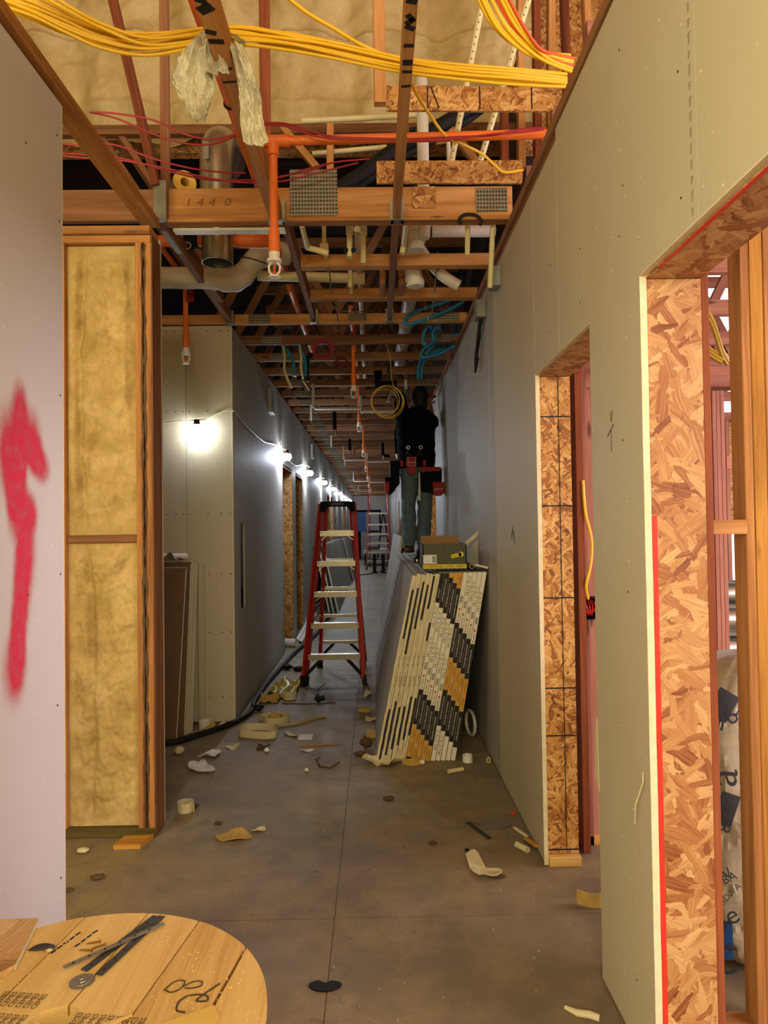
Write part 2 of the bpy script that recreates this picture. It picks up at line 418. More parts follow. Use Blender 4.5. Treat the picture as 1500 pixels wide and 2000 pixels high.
# ---- right wall
wr = struct('wall_right', B((0.742, 3.17, 0), (0.885, 7.02, 0.038), 0.002), LUMG)
part('bottom_plate', B((0.742, 1.93, 0), (0.885, 2.29, 0.038), 0.002), LUM, wr)
part('bottom_plate', B((0.742, -2.6, 0), (0.885, 0.96, 0.038), 0.002), LUM, wr)
for a, b in ((-2.6, 3.6), (3.6, 7.6)):
    part('top_plate', B((0.716, a, 3.055), (0.87, b-.004, 3.097), 0.002), LUMD, wr)
    part('top_plate', B((0.735, a, 3.012), (0.88, b-.004, 3.053), 0.002), LUMD, wr)
def slab_x(x0, x1, poly): return MB().prism(poly, 0, x0, x1)
g = 0.0018; zo = 2.172
P = {'a': [(4.2+g, 0.012), (7.0, 0.012), (7.0, 3.0), (4.2+g, 3.0)],
     'b': [(3.131, 0.012), (4.2-g, 0.012), (4.2-g, 3.0), (3.131, 3.0)],
     'c': [(2.712+g, zo), (3.131-2*g, zo), (3.131-2*g, 3.0), (2.712+g, 3.0)],
     'd': [(1.886, 0.012), (2.33, 0.012), (2.33, zo), (2.712-g, zo), (2.712-g, 3.045), (1.532+g, 3.045), (1.532+g, zo), (1.886, zo)],
     'e': [(0.98, zo), (1.532-g, zo), (1.532-g, 3.045), (0.98, 3.045)],
     'f': [(-2.6, 0.012), (0.98-2*g, 0.012), (0.98-2*g, 3.045), (-2.6, 3.045)]}
for k, p in P.items():
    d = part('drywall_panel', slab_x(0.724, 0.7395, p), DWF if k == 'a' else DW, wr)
    pts = []
    for yy in [v/100 for v in range(-250, 700, 41)]:
        for zz in (0.25, 0.85, 1.3, 1.75, 2.3, 2.5, 2.9):
            inside = min(q[0] for q in p)+.02 < yy < max(q[0] for q in p)-.02 and min(q[1] for q in p) < zz
            if k == 'd' and (yy < 1.9 or yy > 2.3) and zz < zo: inside = False
            if inside: pts.append((0.724, yy+random.uniform(-.03, .03), zz+random.uniform(-.06, .06)))
    if pts: screws(d, [q_ for q_ in pts if random.random() < .6], 0, 0.003)
# exposed white edges round the openings
m = MB(); random.seed(3)
def ragged(y0, z0, z1, n, out):
    pl = [(y0, z0+(z1-z0)*i/n) for i in range(n+1)]
    ed = [(y0+out*random.uniform(0.6, 1.25), z) for _, z in reversed(pl)]
    return pl+ed
for y0, s_ in ((1.8855, -1), (3.1305, -1)):
    part('drywall_edge', MB().prism(ragged(y0, 0.0, zo, 26, 0.004*s_), 0, 0.7235, 0.742), GYP, wr)
part('drywall_edge', MB().box((0.7235, 0.98, zo-.003), (0.742, 1.886, zo)), GYP, wr)
part('drywall_edge', MB().box((0.7235, 2.33, zo-.003), (0.742, 3.13, zo)), GYP, wr)
# jambs and headers of OSB, faced on trimmer studs
part('osb_jamb', B((0.7405, 1.889, 0.0), (0.893, 1.905, zo-.01), 0, 2), OSBN, wr)
part('osb_jamb', B((0.7405, 3.134, 0.045), (0.880, 3.15, zo-.01), 0, 2), OSBF, wr)
part('osb_jamb', B((0.7405, 2.31, 0.0), (0.885, 2.326, zo-.01), 0, 2), OSBF, wr)
part('osb_header', B((0.742, 0.98, zo-.008), (0.893, 1.905, zo+.008), 0, 1), OSBN, wr)
part('osb_header', B((0.742, 2.326, zo-.008), (0.882, 3.15, zo+.008), 0, 1), OSBN, wr)
part('red_stripe', B((0.7395, 1.8868, 0.0), (0.7585, 1.8888, 1.52)), REDP, wr, 'red painted strip on the lower half of the door edge')
part('red_stripe', B((0.7405, 0.98, zo-.0105), (0.7500, 1.80, zo-.0085)), REDP, wr, 'red painted strip under the header')
part('trimmer_stud', B((0.893, 1.889, 0.0), (0.914, 1.93, 2.3), 0.002), LUMR, wr)
for a, b in ((1.907, 1.945), (1.95, 1.988), (2.27, 2.308)): part('stud', B((0.745, a, 0.04), (0.885, b, 3.01), 0.002), LUMR, wr)
part('stud', B((0.745, 3.152, 0.04), (0.885, 3.19, 3.01), 0.002), LUMR, wr)
for k in range(1, 10): part('stud', B((0.745, 3.19+k*.407, 0.04), (0.885, 3.228+k*.407, 3.01), 0.002), LUMR, wr)
part('sill_block', B((0.742, 3.10, 0.0), (0.882, 3.165, 0.042), 0.003, 0), PLANK, wr, 'pale sawn block under the far jamb')
# black carpenter's lines on the far jamb
m = MB(); m.box((0.8245, 3.1315, 0.05), (0.8275, 3.1335, zo-.02))
for z in (0.06, 0.56, 0.77, 1.17, 1.58, 1.98): m.box((0.742, 3.1315, z), (0.879, 3.1335, z+.0055))
part('marker_lines', m, PINKP, wr)
m = MB(); m.tube([(0.7232, 2.17, 1.77), (0.7232, 2.11, 1.80)], 0.0012, 5); m.tube([(0.7232, 2.135, 1.785), (0.7232, 2.135, 1.72)], 0.0008, 5)
m.tube([(0.7232, 2.14, 1.84), (0.7232, 2.13, 1.81), (0.7232, 2.12, 1.845)], 0.0008, 5)
for z in (1.42, 1.44): m.tube([(0.7232, 3.75, z), (0.7232, 3.70, z+.05), (0.7232, 3.66, z-.02)], 0.001, 5)
part('pencil_marks', m, PINKP, wr)
m = MB()
for i, z in enumerate([2.2+.036*i for i in range(18)]): m.text('abdcw'[i % 5]+'om'[i % 2], 0.02, (0.7232, 1.56, z), (R(90), R(90), R(-90)), 0)
part('printed_line', m, plain('faint_grey_print', '8c8460', 0.7), wr)
part('loose_strip', MB().tube([(0.722, 1.93, 0.82), (0.714, 1.91, 0.80), (0.708, 1.955, 0.72), (0.715, 1.98, 0.66)], 0.0018, 5), GYP, wr, 'torn curl of paper on the drywall')
part('torn_paper', MB().prism([(2.32, 0.62), (2.365, 0.66), (2.35, 0.80), (2.33, 0.86)], 0, 0.722, 0.7235), TAPE, wr, 'torn flap of paper at the wall edge')
# ---- right wall further on
wrf = struct('wall_right_far', B((0.742, 7.12, 0), (0.885, 8.4, 0.038), 0.002), LUMG)
part('bottom_plate', B((0.742, 9.3, 0), (0.885, 36, 0.038), 0.002), LUMG, wrf)
part('top_plate', B((0.716, 7.6, 3.055), (0.87, 36, 3.097), 0.002), LUMD, wrf)
part('stud', B((0.760, 7.0, 0.0), (0.885, 7.10, 3.05), 0.002), LUMD, wrf)
def wall_panels(parent, x0, x1, y0, y1, opens, ztop, mat, step=1.22):
    cuts = []; y = y0
    marks = sorted([y0, y1]+[e for o in opens for e in o])
    for a, b in zip(marks, marks[1:]):
        op = any(o[0] <= a+1e-6 and b <= o[1]+1e-6 for o in opens)
        n = max(1, round((b-a)/step))
        for i in range(n):
            s0 = a+(b-a)*i/n+g; s1 = a+(b-a)*(i+1)/n-g
            part('drywall_panel', B((x0, s0, 2.26 if op else 0.012), (x1, s1, ztop)), mat, parent)
    for o in opens:
        part('osb_header', B((x0-(0 if x0 > 0 else .13), o[0], 2.262), (x1+(.13 if x0 > 0 else 0), o[1], 2.276)), OSBF, parent)
        part('osb_jamb', B((min(x0, x1), o[1]-.002, 0), (max(x0, x1)+(.13 if x0 > 0 else 0), o[1]+.012, 2.26), 0, 2) if x0 > 0 else B((x0-.13, o[1]-.002, 0), (x1, o[1]+.012, 2.26), 0, 2), OSBF, parent)
        part('osb_jamb', B((x0-(0 if x0 > 0 else .13), o[0]-.012, 0), (x1+(.13 if x0 > 0 else 0), o[0]+.002, 2.26), 0, 2), OSBF, parent)
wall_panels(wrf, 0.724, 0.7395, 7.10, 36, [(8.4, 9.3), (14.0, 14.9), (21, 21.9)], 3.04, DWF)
# ---- left wall beside the photographer
wl = struct('wall_left', B((-1.27, 0.15, 0), (-1.125, 2.50, 0.038), 0.002), LUMG)
p = part('drywall_panel', B((-1.123, 0.9, 0.012), (XL, 2.512, 3.03)), DWL, wl)
part('drywall_panel', B((-1.123, 0.15, 0.012), (XL, 0.896, 3.03)), DWL, wl)
screws(p, [(XL, 2.47+random.uniform(-.02, .02), z) for z in (0.3, 0.9, 1.35, 1.98, 2.6, 2.9)]+[(XL, 2.25, z) for z in (1.3, 2.75)], 0, 0.004)
part('drywall_edge', MB().prism(ragged(2.512, 0.012, 3.03, 34, 0.003), 0, -1.123, XL+.0005), GYP, wl)
part('stud', B((-1.27, 2.46, 0.04), (-1.125, 2.498, 3.03), 0.002), LUM, wl)
part('top_plate', B((-1.175, -2.6, 3.052), (-1.09, 3.60, 3.097), 0.003), LUM, wl)
part('top_plate', B((-1.23, -2.6, 3.010), (-1.125, 2.50, 3.05), 0.003), LUMD, wl)
# the red sprayed arrow: soft-edged paint on the panel
s = N('red_spray_paint'); uv = s.n('ShaderNodeTexCoord').outputs['UV']
sep = s.n('ShaderNodeSeparateXYZ'); s.link(uv, sep.inputs[0])
nz = s.noise(uv, 26, 3); 
def blob(s, cx, cy, rx, ry, rot=0.0):
    sb = s.n('ShaderNodeVectorMath', operation='SUBTRACT', i_1=(cx, cy, 0)); s.link(uv, sb.inputs[0])
    mp = s.n('ShaderNodeMapping', vector_type='POINT'); s.link(sb.outputs[0], mp.inputs[0]); mp.inputs['Rotation'].default_value = (0, 0, rot)
    mp2 = s.n('ShaderNodeVectorMath', operation='MULTIPLY', i_1=(1/rx, 1/ry, 0)); s.link(mp.outputs[0], mp2.inputs[0])
    ln = s.n('ShaderNodeVectorMath', operation='LENGTH'); s.link(mp2.outputs[0], ln.inputs[0])
    mr = s.n('ShaderNodeMapRange', interpolation_type='SMOOTHSTEP'); s.link(ln.outputs['Value'], mr.inputs[0])
    mr.inputs[1].default_value = 0.05; mr.inputs[2].default_value = 1.6; mr.inputs[3].default_value = 1.0; mr.inputs[4].default_value = 0.0
    return mr.outputs[0]
tot = None
for bl in [(2.206, 1.89, .045, .075, 0), (2.15, 1.765, .072, .11, 0), (2.165, 1.70, .066, .11, 0), (2.182, 1.645, .056, .09, 0), (2.275, 1.80, .062, .085, .1), (2.30, 1.755, .055, .06, .2), (2.345, 1.715, .055, .05, .3), (2.215, 1.78, .03, .12, 0),
          (2.245, 1.48, .052, .14, -.12), (2.222, 1.37, .046, .15, -.05), (2.20, 1.26, .042, .16, 0), (2.185, 1.16, .042, .12, 0), (2.172, 1.085, .062, .10, 0), (2.275, 1.565, .04, .06, -.3), (2.165, 1.58, .035, .09, 0)]:
    o_ = blob(s, *bl); tot = o_ if tot is None else s.math('ADD', tot, o_)
tot = s.math('MINIMUM', s.math('POWER', tot, 1.1), 1.0); a_ = s.math('MULTIPLY', tot, s.math('ADD', 0.42, s.math('MULTIPLY', nz, 0.75)))
s.b.inputs['Alpha'].default_value = 1; s.link(a_, s.b.inputs['Alpha']); s.fin(lin('cc2444'), 0.75)
part('spray_arrow', MB().add([(XL+.0008, 1.95, 0.85), (XL+.0008, 2.49, 0.85), (XL+.0008, 2.49, 2.10), (XL+.0008, 1.95, 2.10)], [(0, 1, 2, 3)], 0, 1), s.m, wl, 'red spray-painted arrow pointing up')
# ---- insulated stud partition
wi = struct('wall_left_middle', B((-3.2, 3.48, 0.0), (-1.097, 3.62, 0.045), 0.003), LUMG)
part('top_plate', B((-3.2, 3.47, 2.972), (-1.10, 3.61, 3.012), 0.004), LUM, wi)
part('top_plate', B((-3.2, 3.48, 2.930), (-1.10, 3.62, 2.968), 0.004), LUM, wi)
for a, b, mt in ((-1.59, -1.553, LUMP), (-1.551, -1.527, LUM), (-1.177, -1.143, LUM), (-1.131, -1.097, LUM), (-2.0, -1.962, LUM), (-2.4, -2.362, LUM), (-2.8, -2.762, LUM)):
    part('stud', B((a, 3.482, 0.046), (b, 3.618, 2.929), 0.003), mt, wi)
part('blocking', B((-1.526, 3.50, 1.44), (-1.178, 3.60, 1.478), 0.003), LUMD, wi)
part('drywall_panel', B((-3.2, 3.622, 0.012), (-1.092, 3.638, 3.0)), DW, wi)
part('stud_side', B((-1.0965, 3.484, 0.01), (-1.0925, 3.621, 2.97), 0.001), LUMD, wi)
for x0, sd in ((-1.1475, 3), (-1.1315, 5), (-1.5545, 8)):
    q_ = random.Random(sd); l_ = [(x0+q_.uniform(-.006, .002), .05+2.87*i/60) for i in range(61)]; r_ = [(x0+.006+q_.uniform(-.003, .006), .05+2.87*i/60) for i in range(60, -1, -1)]
    part('bark_edge', MB().prism(l_+r_, 1, 3.4795, 3.484), BROWNS, wi, 'dark ragged bark along the stud edge')
def batt(x0, x1, z0, z1, seed):
    def fn(u, v):
        x = x0+(x1-x0)*u; z = z0+(z1-z0)*v
        e = min(1, 7*min(u, 1-u))*min(1, 14*min(v, 1-v))
        d = 0.045*noise.noise(Vector((x*5+seed, z*2.2, seed)))+0.022*noise.noise(Vector((x*16, z*11, seed+4)))+0.008*noise.noise(Vector((x*45, z*40, seed)))
        fold = -0.03*math.exp(-((x-(x0+.09+.03*math.sin(z*2.2)))/.022)**2)
        return (x, 3.515-e*(0.012+d+fold), z)
    return MB().grid(fn, 60, 150, 0, (0, 0.09, 0))
part('insulation_batt', batt(-1.527, -1.178, 1.479, 2.925, 1.3), BATT, wi, None, None, True)
part('insulation_batt', batt(-1.527, -1.178, 0.047, 1.439, 8.1), BATT, wi, None, None, True)
# ---- wall across the end of the side hall
wa = struct('wall_left_back', B((-4.0, 5.508, 0), (-1.125, 5.65, 0.038), 0.002), LUMG)
for a, b in ((-3.9, -2.688), (-2.685, -1.468), (-1.4645, XL)):
    p = part('drywall_panel', B((a, 5.49, 0.012), (b, 5.506, 3.09)), DW, wa)
    if a > -2.7: screws(p, [(x, 5.49, z) for x in ([-1.44, -1.30, -1.2, -1.13] if a > -2 else [-1.49, -1.62, -1.55]) for z in (0.2, 0.7, 1.15, 1.62, 2.42, 3.05)], 1, 0.005)
part('corner_edge', MB().prism([(5.488+random.uniform(-.003, .002), 0.01+3.07*i/40) for i in range(41)]+[(5.512, 3.08-3.07*i/40) for i in range(41)], 0, -1.112, -1.1045), GYP, wa)
# ---- left wall of the long corridor
DO = [(8.46, 9.39), (9.82, 10.71), (16.2, 17.1), (17.5, 18.4), (24.2, 25.1), (25.5, 26.4)]
wf = struct('wall_left_far', B((-1.27, 5.52, 0), (-1.125, 8.44, 0.038), 0.002), LUMG)
for a, b in ((5.507, 6.28), (6.28, 7.45), (7.45, 8.46)):
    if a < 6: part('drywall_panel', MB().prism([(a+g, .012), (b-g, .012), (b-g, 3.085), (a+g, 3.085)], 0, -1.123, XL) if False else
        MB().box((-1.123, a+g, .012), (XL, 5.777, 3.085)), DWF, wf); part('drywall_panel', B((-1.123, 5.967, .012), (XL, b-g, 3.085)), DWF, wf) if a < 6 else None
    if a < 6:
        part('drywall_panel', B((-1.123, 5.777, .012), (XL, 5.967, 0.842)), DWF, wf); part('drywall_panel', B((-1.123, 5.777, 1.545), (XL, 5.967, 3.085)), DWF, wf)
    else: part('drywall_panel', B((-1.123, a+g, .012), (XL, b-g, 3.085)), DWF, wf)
part('stud', B((-1.20, 5.80, 0.80), (-1.128, 5.838, 1.6), 0.002), LUMP, wf)
part('stud', B((-1.24, 5.85, 0.80), (-1.150, 5.96, 1.6), 0.002), LUMD, wf)
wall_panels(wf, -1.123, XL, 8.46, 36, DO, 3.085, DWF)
for o in DO:
    part('header_trim', B((-1.25, o[0], 2.235), (XL-.001, o[1], 2.262), 0.002), LUMR, wf)
for k in range(24):
    y = 9.6+k*1.1
    if not any(o[0]-.1 < y < o[1]+.1 for o in DO): part('stud', B((-1.26, y, .04), (-1.126, y+.038, 3.05), 0.002), LUMR, wf)
for o in DO[:2]: part('door_casing', B((-1.20, o[1]+.013, 0), (-1.124, o[1]+.05, 2.26), 0.002), LUMR, wf)
# ---- far end and closing walls
we = struct('wall_end', B((-1.3, 36.0, 0), (0.95, 36.12, 3.1)), DWL)
wb = struct('wall_behind', B((-6, -3.0, 0), (8, -2.85, 5.9)), DW)
wo = struct('wall_outer', B((-6, -3, 0), (-5.9, 38, 5.9)), DW)
wo2 = struct('wall_left_rooms', B((-3.6, 5.66, 0), (-3.5, 38, 4.3)), DWF)
# ---- roof: decks, foam lined step
ce = struct('ceiling', B((-6, -3, 5.9), (2.6, 4.9, 6.0)), OSBF)
part('roof_deck', B((-6, 4.9, 4.45), (1.3, 38, 4.55)), ATTIC_SHADE, ce)  # deck coloured dark to stand for attic shade
part('roof_deck', B((1.302, 4.9, 4.45), (8, 7.6, 4.55)), ATTIC_SHADE, ce)
part('roof_deck', B((1.302, 14.0, 4.45), (8, 38, 4.55)), ATTIC_SHADE, ce)
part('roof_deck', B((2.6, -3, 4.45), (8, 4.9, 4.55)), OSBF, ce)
part('attic_light_block', B((0.93, 4.3, 3.1), (0.945, 14.0, 4.45)), ATTIC_SHADE, ce)  # added sheet that shuts out the bright sky gap above the right wall
part('gable_sheathing', B((2.5, -3, 4.4), (2.6, 4.9, 5.95)), OSBF, ce)
part('step_sheathing', B((-6, 4.82, 4.1), (2.6, 4.9, 5.95)), OSBF, ce)
def foam(u, v):
    x = -3.2+4.35*u; z = 4.10+1.75*v
    d = 0.05*noise.noise(Vector((x*2.1, z*2.4, 1)))+0.035*noise.noise(Vector((x*6, z*6, 3)))+0.012*noise.noise(Vector((x*17, z*17, 5)))+.004*noise.noise(Vector((x*50, z*50, 9)))
    bay = abs(((x+1.36)/0.61+0.5) % 1.0-0.5)
    d += 0.07*(1-math.exp(-(bay/.16)**2)) - 0.03
    d += 0.05*math.exp(-((z-4.77-.03*noise.noise(Vector((x*3, 0, 0))))/.03)**2)
    d += 0.03*math.exp(-((z-4.33-.06*noise.noise(Vector((x*2.2, 2, 0))))/.04)**2)
    return (x, 4.70-d-.10*v, z+0.03*noise.noise(Vector((x*5, 4, z))) if v < .02 else z)
part('spray_foam', MB().grid(foam, 230, 110), FOAM, ce, None, None, True)
def foam2(u, v):
    y = -2.8+7.5*u; z = 4.1+1.8*v
    return (-2.6+0.12*noise.noise(Vector((y*3, z*3, 2))), y, z)
part('spray_foam', MB().grid(foam2, 40, 20), FOAM, ce, None, None, True)
D = {
 'yA': [(-1.194,2.2,3.199),(-1.086,2.242,3.19),(-0.989,2.283,3.17),(-0.889,2.325,3.147),(-0.749,2.367,3.155),(-0.567,2.408,3.222),(-0.433,2.45,3.248),(-0.294,2.492,3.243),(-0.151,2.533,3.241),(0.112,2.575,3.214),(0.345,2.617,3.209),(0.547,2.658,3.215),(0.766,2.7,3.225)],
 'yB': [(-1.194,2.2,3.179),(-1.086,2.242,3.163),(-0.989,2.283,3.142),(-0.889,2.325,3.116),(-0.749,2.367,3.116),(-0.568,2.408,3.186),(-0.434,2.45,3.222),(-0.295,2.492,3.225),(-0.151,2.533,3.222),(0.112,2.575,3.199),(0.345,2.617,3.196),(0.547,2.658,3.199),(0.766,2.7,3.213)],
 'yC': [(-1.205,2.22,3.181),(-1.095,2.262,3.164),(-1.015,2.303,3.15),(-0.896,2.345,3.141),(-0.755,2.387,3.147),(-0.572,2.428,3.219),(-0.437,2.47,3.251),(-0.297,2.512,3.246),(-0.152,2.553,3.243),(0.113,2.595,3.22),(0.348,2.637,3.214),(0.551,2.678,3.218),(0.771,2.72,3.231)],
 'yD': [(-1.117,2.24,3.226),(-1.023,2.284,3.204),(-0.906,2.327,3.166),(-0.75,2.371,3.168),(-0.569,2.415,3.216),(-0.435,2.458,3.261),(-0.296,2.502,3.261),(-0.151,2.545,3.257),(0.113,2.589,3.231),(0.348,2.633,3.224),(0.551,2.676,3.235),(0.772,2.72,3.244)],
 'yE': [(-1.183,2.18,3.157),(-1.076,2.222,3.145),(-0.981,2.263,3.118),(-0.881,2.305,3.095),(-0.743,2.347,3.099),(-0.563,2.388,3.158),(-0.43,2.43,3.19),(-0.292,2.472,3.2),(-0.15,2.513,3.201),(0.111,2.555,3.174),(0.342,2.597,3.171),(0.543,2.638,3.177),(0.76,2.68,3.192)],
 'yF': [(-1.221,2.25,3.225),(-1.109,2.291,3.213),(-1.01,2.332,3.191),(-0.907,2.372,3.167),(-0.764,2.413,3.173),(-0.578,2.454,3.248),(-0.441,2.495,3.276),(-0.3,2.536,3.282),(-0.153,2.577,3.286),(0.114,2.618,3.258),(0.351,2.658,3.248),(0.556,2.699,3.254),(0.777,2.74,3.267)],
 'yG': [(-1.049,2.2,3.203),(-0.956,2.245,3.17),(-0.875,2.291,3.152),(-0.739,2.336,3.127),(-0.561,2.382,3.175),(-0.43,2.427,3.213),(-0.292,2.473,3.226),(-0.15,2.518,3.227),(0.112,2.564,3.203),(0.344,2.609,3.2),(0.546,2.655,3.207),(0.766,2.7,3.208)],
 'yloose1': [(-0.303,2.5,3.421),(-0.224,2.538,3.383),(-0.133,2.575,3.353),(-0.039,2.612,3.32),(0.047,2.65,3.306)],
 'yloose2': [(0.157,2.7,3.245),(0.193,2.815,3.249),(0.254,2.93,3.233),(0.33,3.045,3.21),(0.412,3.16,3.238),(0.523,3.275,3.252),(0.603,3.39,3.258),(0.674,3.505,3.28),(0.79,3.62,3.349)],
 'yR0': [(0.431,2.75,3.606),(0.499,2.8,3.526),(0.611,2.85,3.471),(0.727,2.9,3.477),(0.859,2.95,3.499)],
 'yR1': [(0.46,2.75,3.601),(0.528,2.8,3.521),(0.631,2.85,3.467),(0.739,2.9,3.466),(0.863,2.95,3.482)],
 'yR2': [(0.48,2.75,3.614),(0.549,2.8,3.534),(0.646,2.85,3.48),(0.747,2.9,3.456),(0.866,2.95,3.464)],
 'yR3': [(0.501,2.75,3.618),(0.57,2.8,3.538),(0.661,2.85,3.484),(0.756,2.9,3.451),(0.868,2.95,3.455)],
 'yR4': [(0.521,2.75,3.605),(0.591,2.8,3.525),(0.676,2.85,3.471),(0.764,2.9,3.443),(0.866,2.95,3.442)],
 'yR5': [(0.537,2.75,3.605),(0.607,2.8,3.525),(0.688,2.85,3.471),(0.771,2.9,3.461),(0.87,2.95,3.473)],
 'yR6': [(0.452,2.75,3.593),(0.52,2.8,3.513),(0.625,2.85,3.458),(0.735,2.9,3.443),(0.86,2.95,3.442)],
 'yR7': [(0.558,2.75,3.597),(0.628,2.8,3.517),(0.702,2.85,3.462),(0.78,2.9,3.469),(0.872,2.95,3.486)],
 'yR8': [(0.488,2.75,3.593),(0.557,2.8,3.513),(0.652,2.85,3.458),(0.75,2.9,3.435),(0.863,2.95,3.428)],
 'r0': [(-1.344,3.35,3.51),(-1.209,3.35,3.499),(-1.038,3.35,3.466),(-0.892,3.35,3.398),(-0.769,3.35,3.372),(-0.671,3.35,3.389),(-0.617,3.35,3.406)],
 'r1': [(-1.352,3.37,3.52),(-1.217,3.37,3.486),(-1.045,3.37,3.41),(-0.897,3.37,3.364),(-0.774,3.37,3.358),(-0.675,3.37,3.387),(-0.621,3.37,3.412)],
 'r2': [(-1.575,3.4,3.398),(-1.426,3.4,3.374),(-1.253,3.4,3.378),(-1.055,3.4,3.306),(-0.882,3.4,3.259),(-0.733,3.4,3.238),(-0.608,3.4,3.232)],
 'r3': [(-1.584,3.42,3.351),(-1.41,3.42,3.34),(-1.211,3.42,3.318),(-1.012,3.42,3.261),(-0.812,3.42,3.213),(-0.637,3.42,3.207),(-0.462,3.42,3.216),(-0.311,3.42,3.26),(-0.185,3.42,3.29)],
 'r4': [(-1.566,3.38,3.324),(-1.394,3.38,3.303),(-1.197,3.38,3.287),(-1.0,3.38,3.25),(-0.803,3.38,3.203),(-0.63,3.38,3.177),(-0.432,3.38,3.18),(-0.283,3.38,3.214),(-0.059,3.38,3.268)],
 'r5': [(-0.52,3.36,3.456),(-0.402,3.36,3.45),(-0.279,3.36,3.409),(-0.156,3.36,3.383),(-0.007,3.36,3.377),(0.19,3.36,3.37),(0.389,3.36,3.379),(0.587,3.36,3.387),(0.737,3.36,3.416),(0.842,3.36,3.421)],
 'r6': [(-0.518,3.345,3.439),(-0.4,3.345,3.429),(-0.278,3.345,3.385),(-0.155,3.345,3.367),(0.042,3.345,3.363),(0.263,3.345,3.356),(0.436,3.345,3.365),(0.585,3.345,3.384),(0.733,3.345,3.393),(0.838,3.345,3.407)],
 'r7': [(-0.466,3.55,3.289),(-0.323,3.55,3.314),(-0.192,3.55,3.358),(-0.062,3.55,3.372),(-0.004,3.55,3.377)],
 'ragL': [(-0.575,2.4,3.134),(-0.611,2.4,3.059),(-0.659,2.4,2.997),(-0.645,2.4,2.961),(-0.586,2.4,2.877),(-0.577,2.4,2.907),(-0.568,2.4,2.952),(-0.532,2.4,2.987),(-0.535,2.4,3.059),(-0.514,2.4,3.032)],
 'black1': [(-0.251,4.05,3.433),(-0.072,4.08,3.552),(0.111,4.11,3.703),(0.327,4.14,3.835),(0.546,4.17,3.975),(0.707,4.2,4.092)],
 'black2': [(-0.255,4.1,3.411),(-0.043,4.13,3.555),(0.142,4.16,3.693),(0.361,4.19,3.831),(0.568,4.22,3.963),(0.747,4.25,4.106)],
 'black3': [(0.239,4.2,3.891),(0.487,4.2,3.936),(0.737,4.2,4.044),(0.832,4.2,4.091)],
 'pvcbar1': [(-0.414,4.25,3.984),(-0.133,4.25,3.995),(0.29,4.25,4.017)],
 'pvcbar2': [(-0.35,4.2,3.755),(-0.072,4.2,3.778),(0.098,4.2,3.792)],
 'pvcA': [(0.594,3.55,4.223),(0.5,3.55,3.824)],
 'pvcB': [(0.819,3.5,4.184),(0.682,3.5,3.79)],
 'pvcA2': [(0.493,3.72,3.713),(0.428,3.72,3.422)],
 'pvcB2': [(0.666,3.72,3.726),(0.579,3.72,3.421)],
 'pvcC': [(0.426,3.8,3.634),(0.429,3.8,3.464)],
 'stubs': [(0.517,3.85,3.146),(0.528,3.85,2.997),(0.656,3.85,3.144),(0.65,3.85,2.811)],
 'web1': [(-0.239,4.1,3.487),(-0.234,4.1,3.868)],
 'web2': [(-0.313,4.1,3.61),(-0.514,4.1,3.855)],
 'web3': [(0.653,4.1,3.602),(0.475,4.1,3.832)],
 'wv': [(0.76,3.95,3.524),(0.765,3.95,3.819),(0.856,3.95,3.523),(0.873,3.95,3.818),(0.95,3.95,3.523),(0.962,3.95,4.499),(1.023,3.95,3.522),(1.05,3.95,4.498),(1.131,3.95,3.816),(1.115,3.95,4.498),(1.255,3.95,4.141),(1.233,3.95,4.497)],
 'duct2': [(-1.366,4.6,3.152),(-1.065,4.6,3.142),(-0.914,4.6,3.103),(-0.762,4.6,3.224),(-0.61,4.6,3.273)],
 'yp': [(-0.631,4.75,3.216),(-0.093,4.75,3.186)],
 'pvcwye': [(0.255,4.1,3.255),(0.259,4.1,3.149),(0.315,4.1,3.233),(0.677,4.1,3.221),(0.259,4.1,3.118),(0.431,4.1,2.95),(0.521,4.1,2.919)],
 'pvcend': [(0.272,4.55,3.195),(0.283,4.55,3.061)],
 'pvcdn': [(0.288,5.2,3.188),(0.271,5.2,2.786)],
 'cp1': [(-0.369,4.0,3.105),(-0.276,4.0,3.078)],
 'cp2': [(-0.125,4.0,3.207),(-0.126,4.0,3.083)],
 'cp3': [(-0.047,4.1,3.243),(-0.049,4.1,3.091)],
 'cp4': [(0.182,4.0,3.109),(0.176,4.0,3.074)],
 'cpv': [(-0.066,4.9,3.329),(-0.081,5.3,2.776)],
 'cpv2': [(-0.146,4.7,3.255),(-0.148,4.7,3.117)],
 'blueA': [(0.67,5.45,3.286),(0.57,5.45,3.246),(0.409,5.45,3.2),(0.288,5.45,3.145),(0.248,5.45,3.097),(0.287,5.45,3.077),(0.428,5.45,3.119),(0.568,5.45,3.174),(0.71,5.45,3.245)],
 'blueB': [(0.484,5.8,3.18),(0.424,5.8,3.104),(0.414,5.8,3.027),(0.439,5.8,3.01)],
 'blueB2': [(0.552,5.8,3.179),(0.5,5.8,3.103),(0.508,5.8,3.035)],
 'blueC': [(0.79,6.1,3.183),(0.633,6.1,3.14),(0.475,6.1,3.074),(0.416,6.1,3.008),(0.442,6.1,2.971),(0.586,6.1,3.006),(0.766,6.1,3.103)],
 'blueC2': [(0.682,6.15,3.13),(0.57,6.15,3.118),(0.464,6.15,3.019)],
 'blueD': [(0.615,6.4,3.127),(0.474,6.4,3.058),(0.416,6.4,2.978),(0.405,6.4,2.847)],
 'blueD2': [(0.653,6.4,3.126),(0.511,6.4,3.057),(0.454,6.4,2.978),(0.433,6.4,2.847)],
 'blueL': [(-0.867,6.3,3.178),(-0.785,6.3,3.117),(-0.722,6.3,3.001),(-0.705,6.3,2.862)],
 'blueL2': [(-0.775,6.3,3.177),(-0.661,6.3,3.115),(-0.612,6.3,2.999),(-0.609,6.3,2.861)],
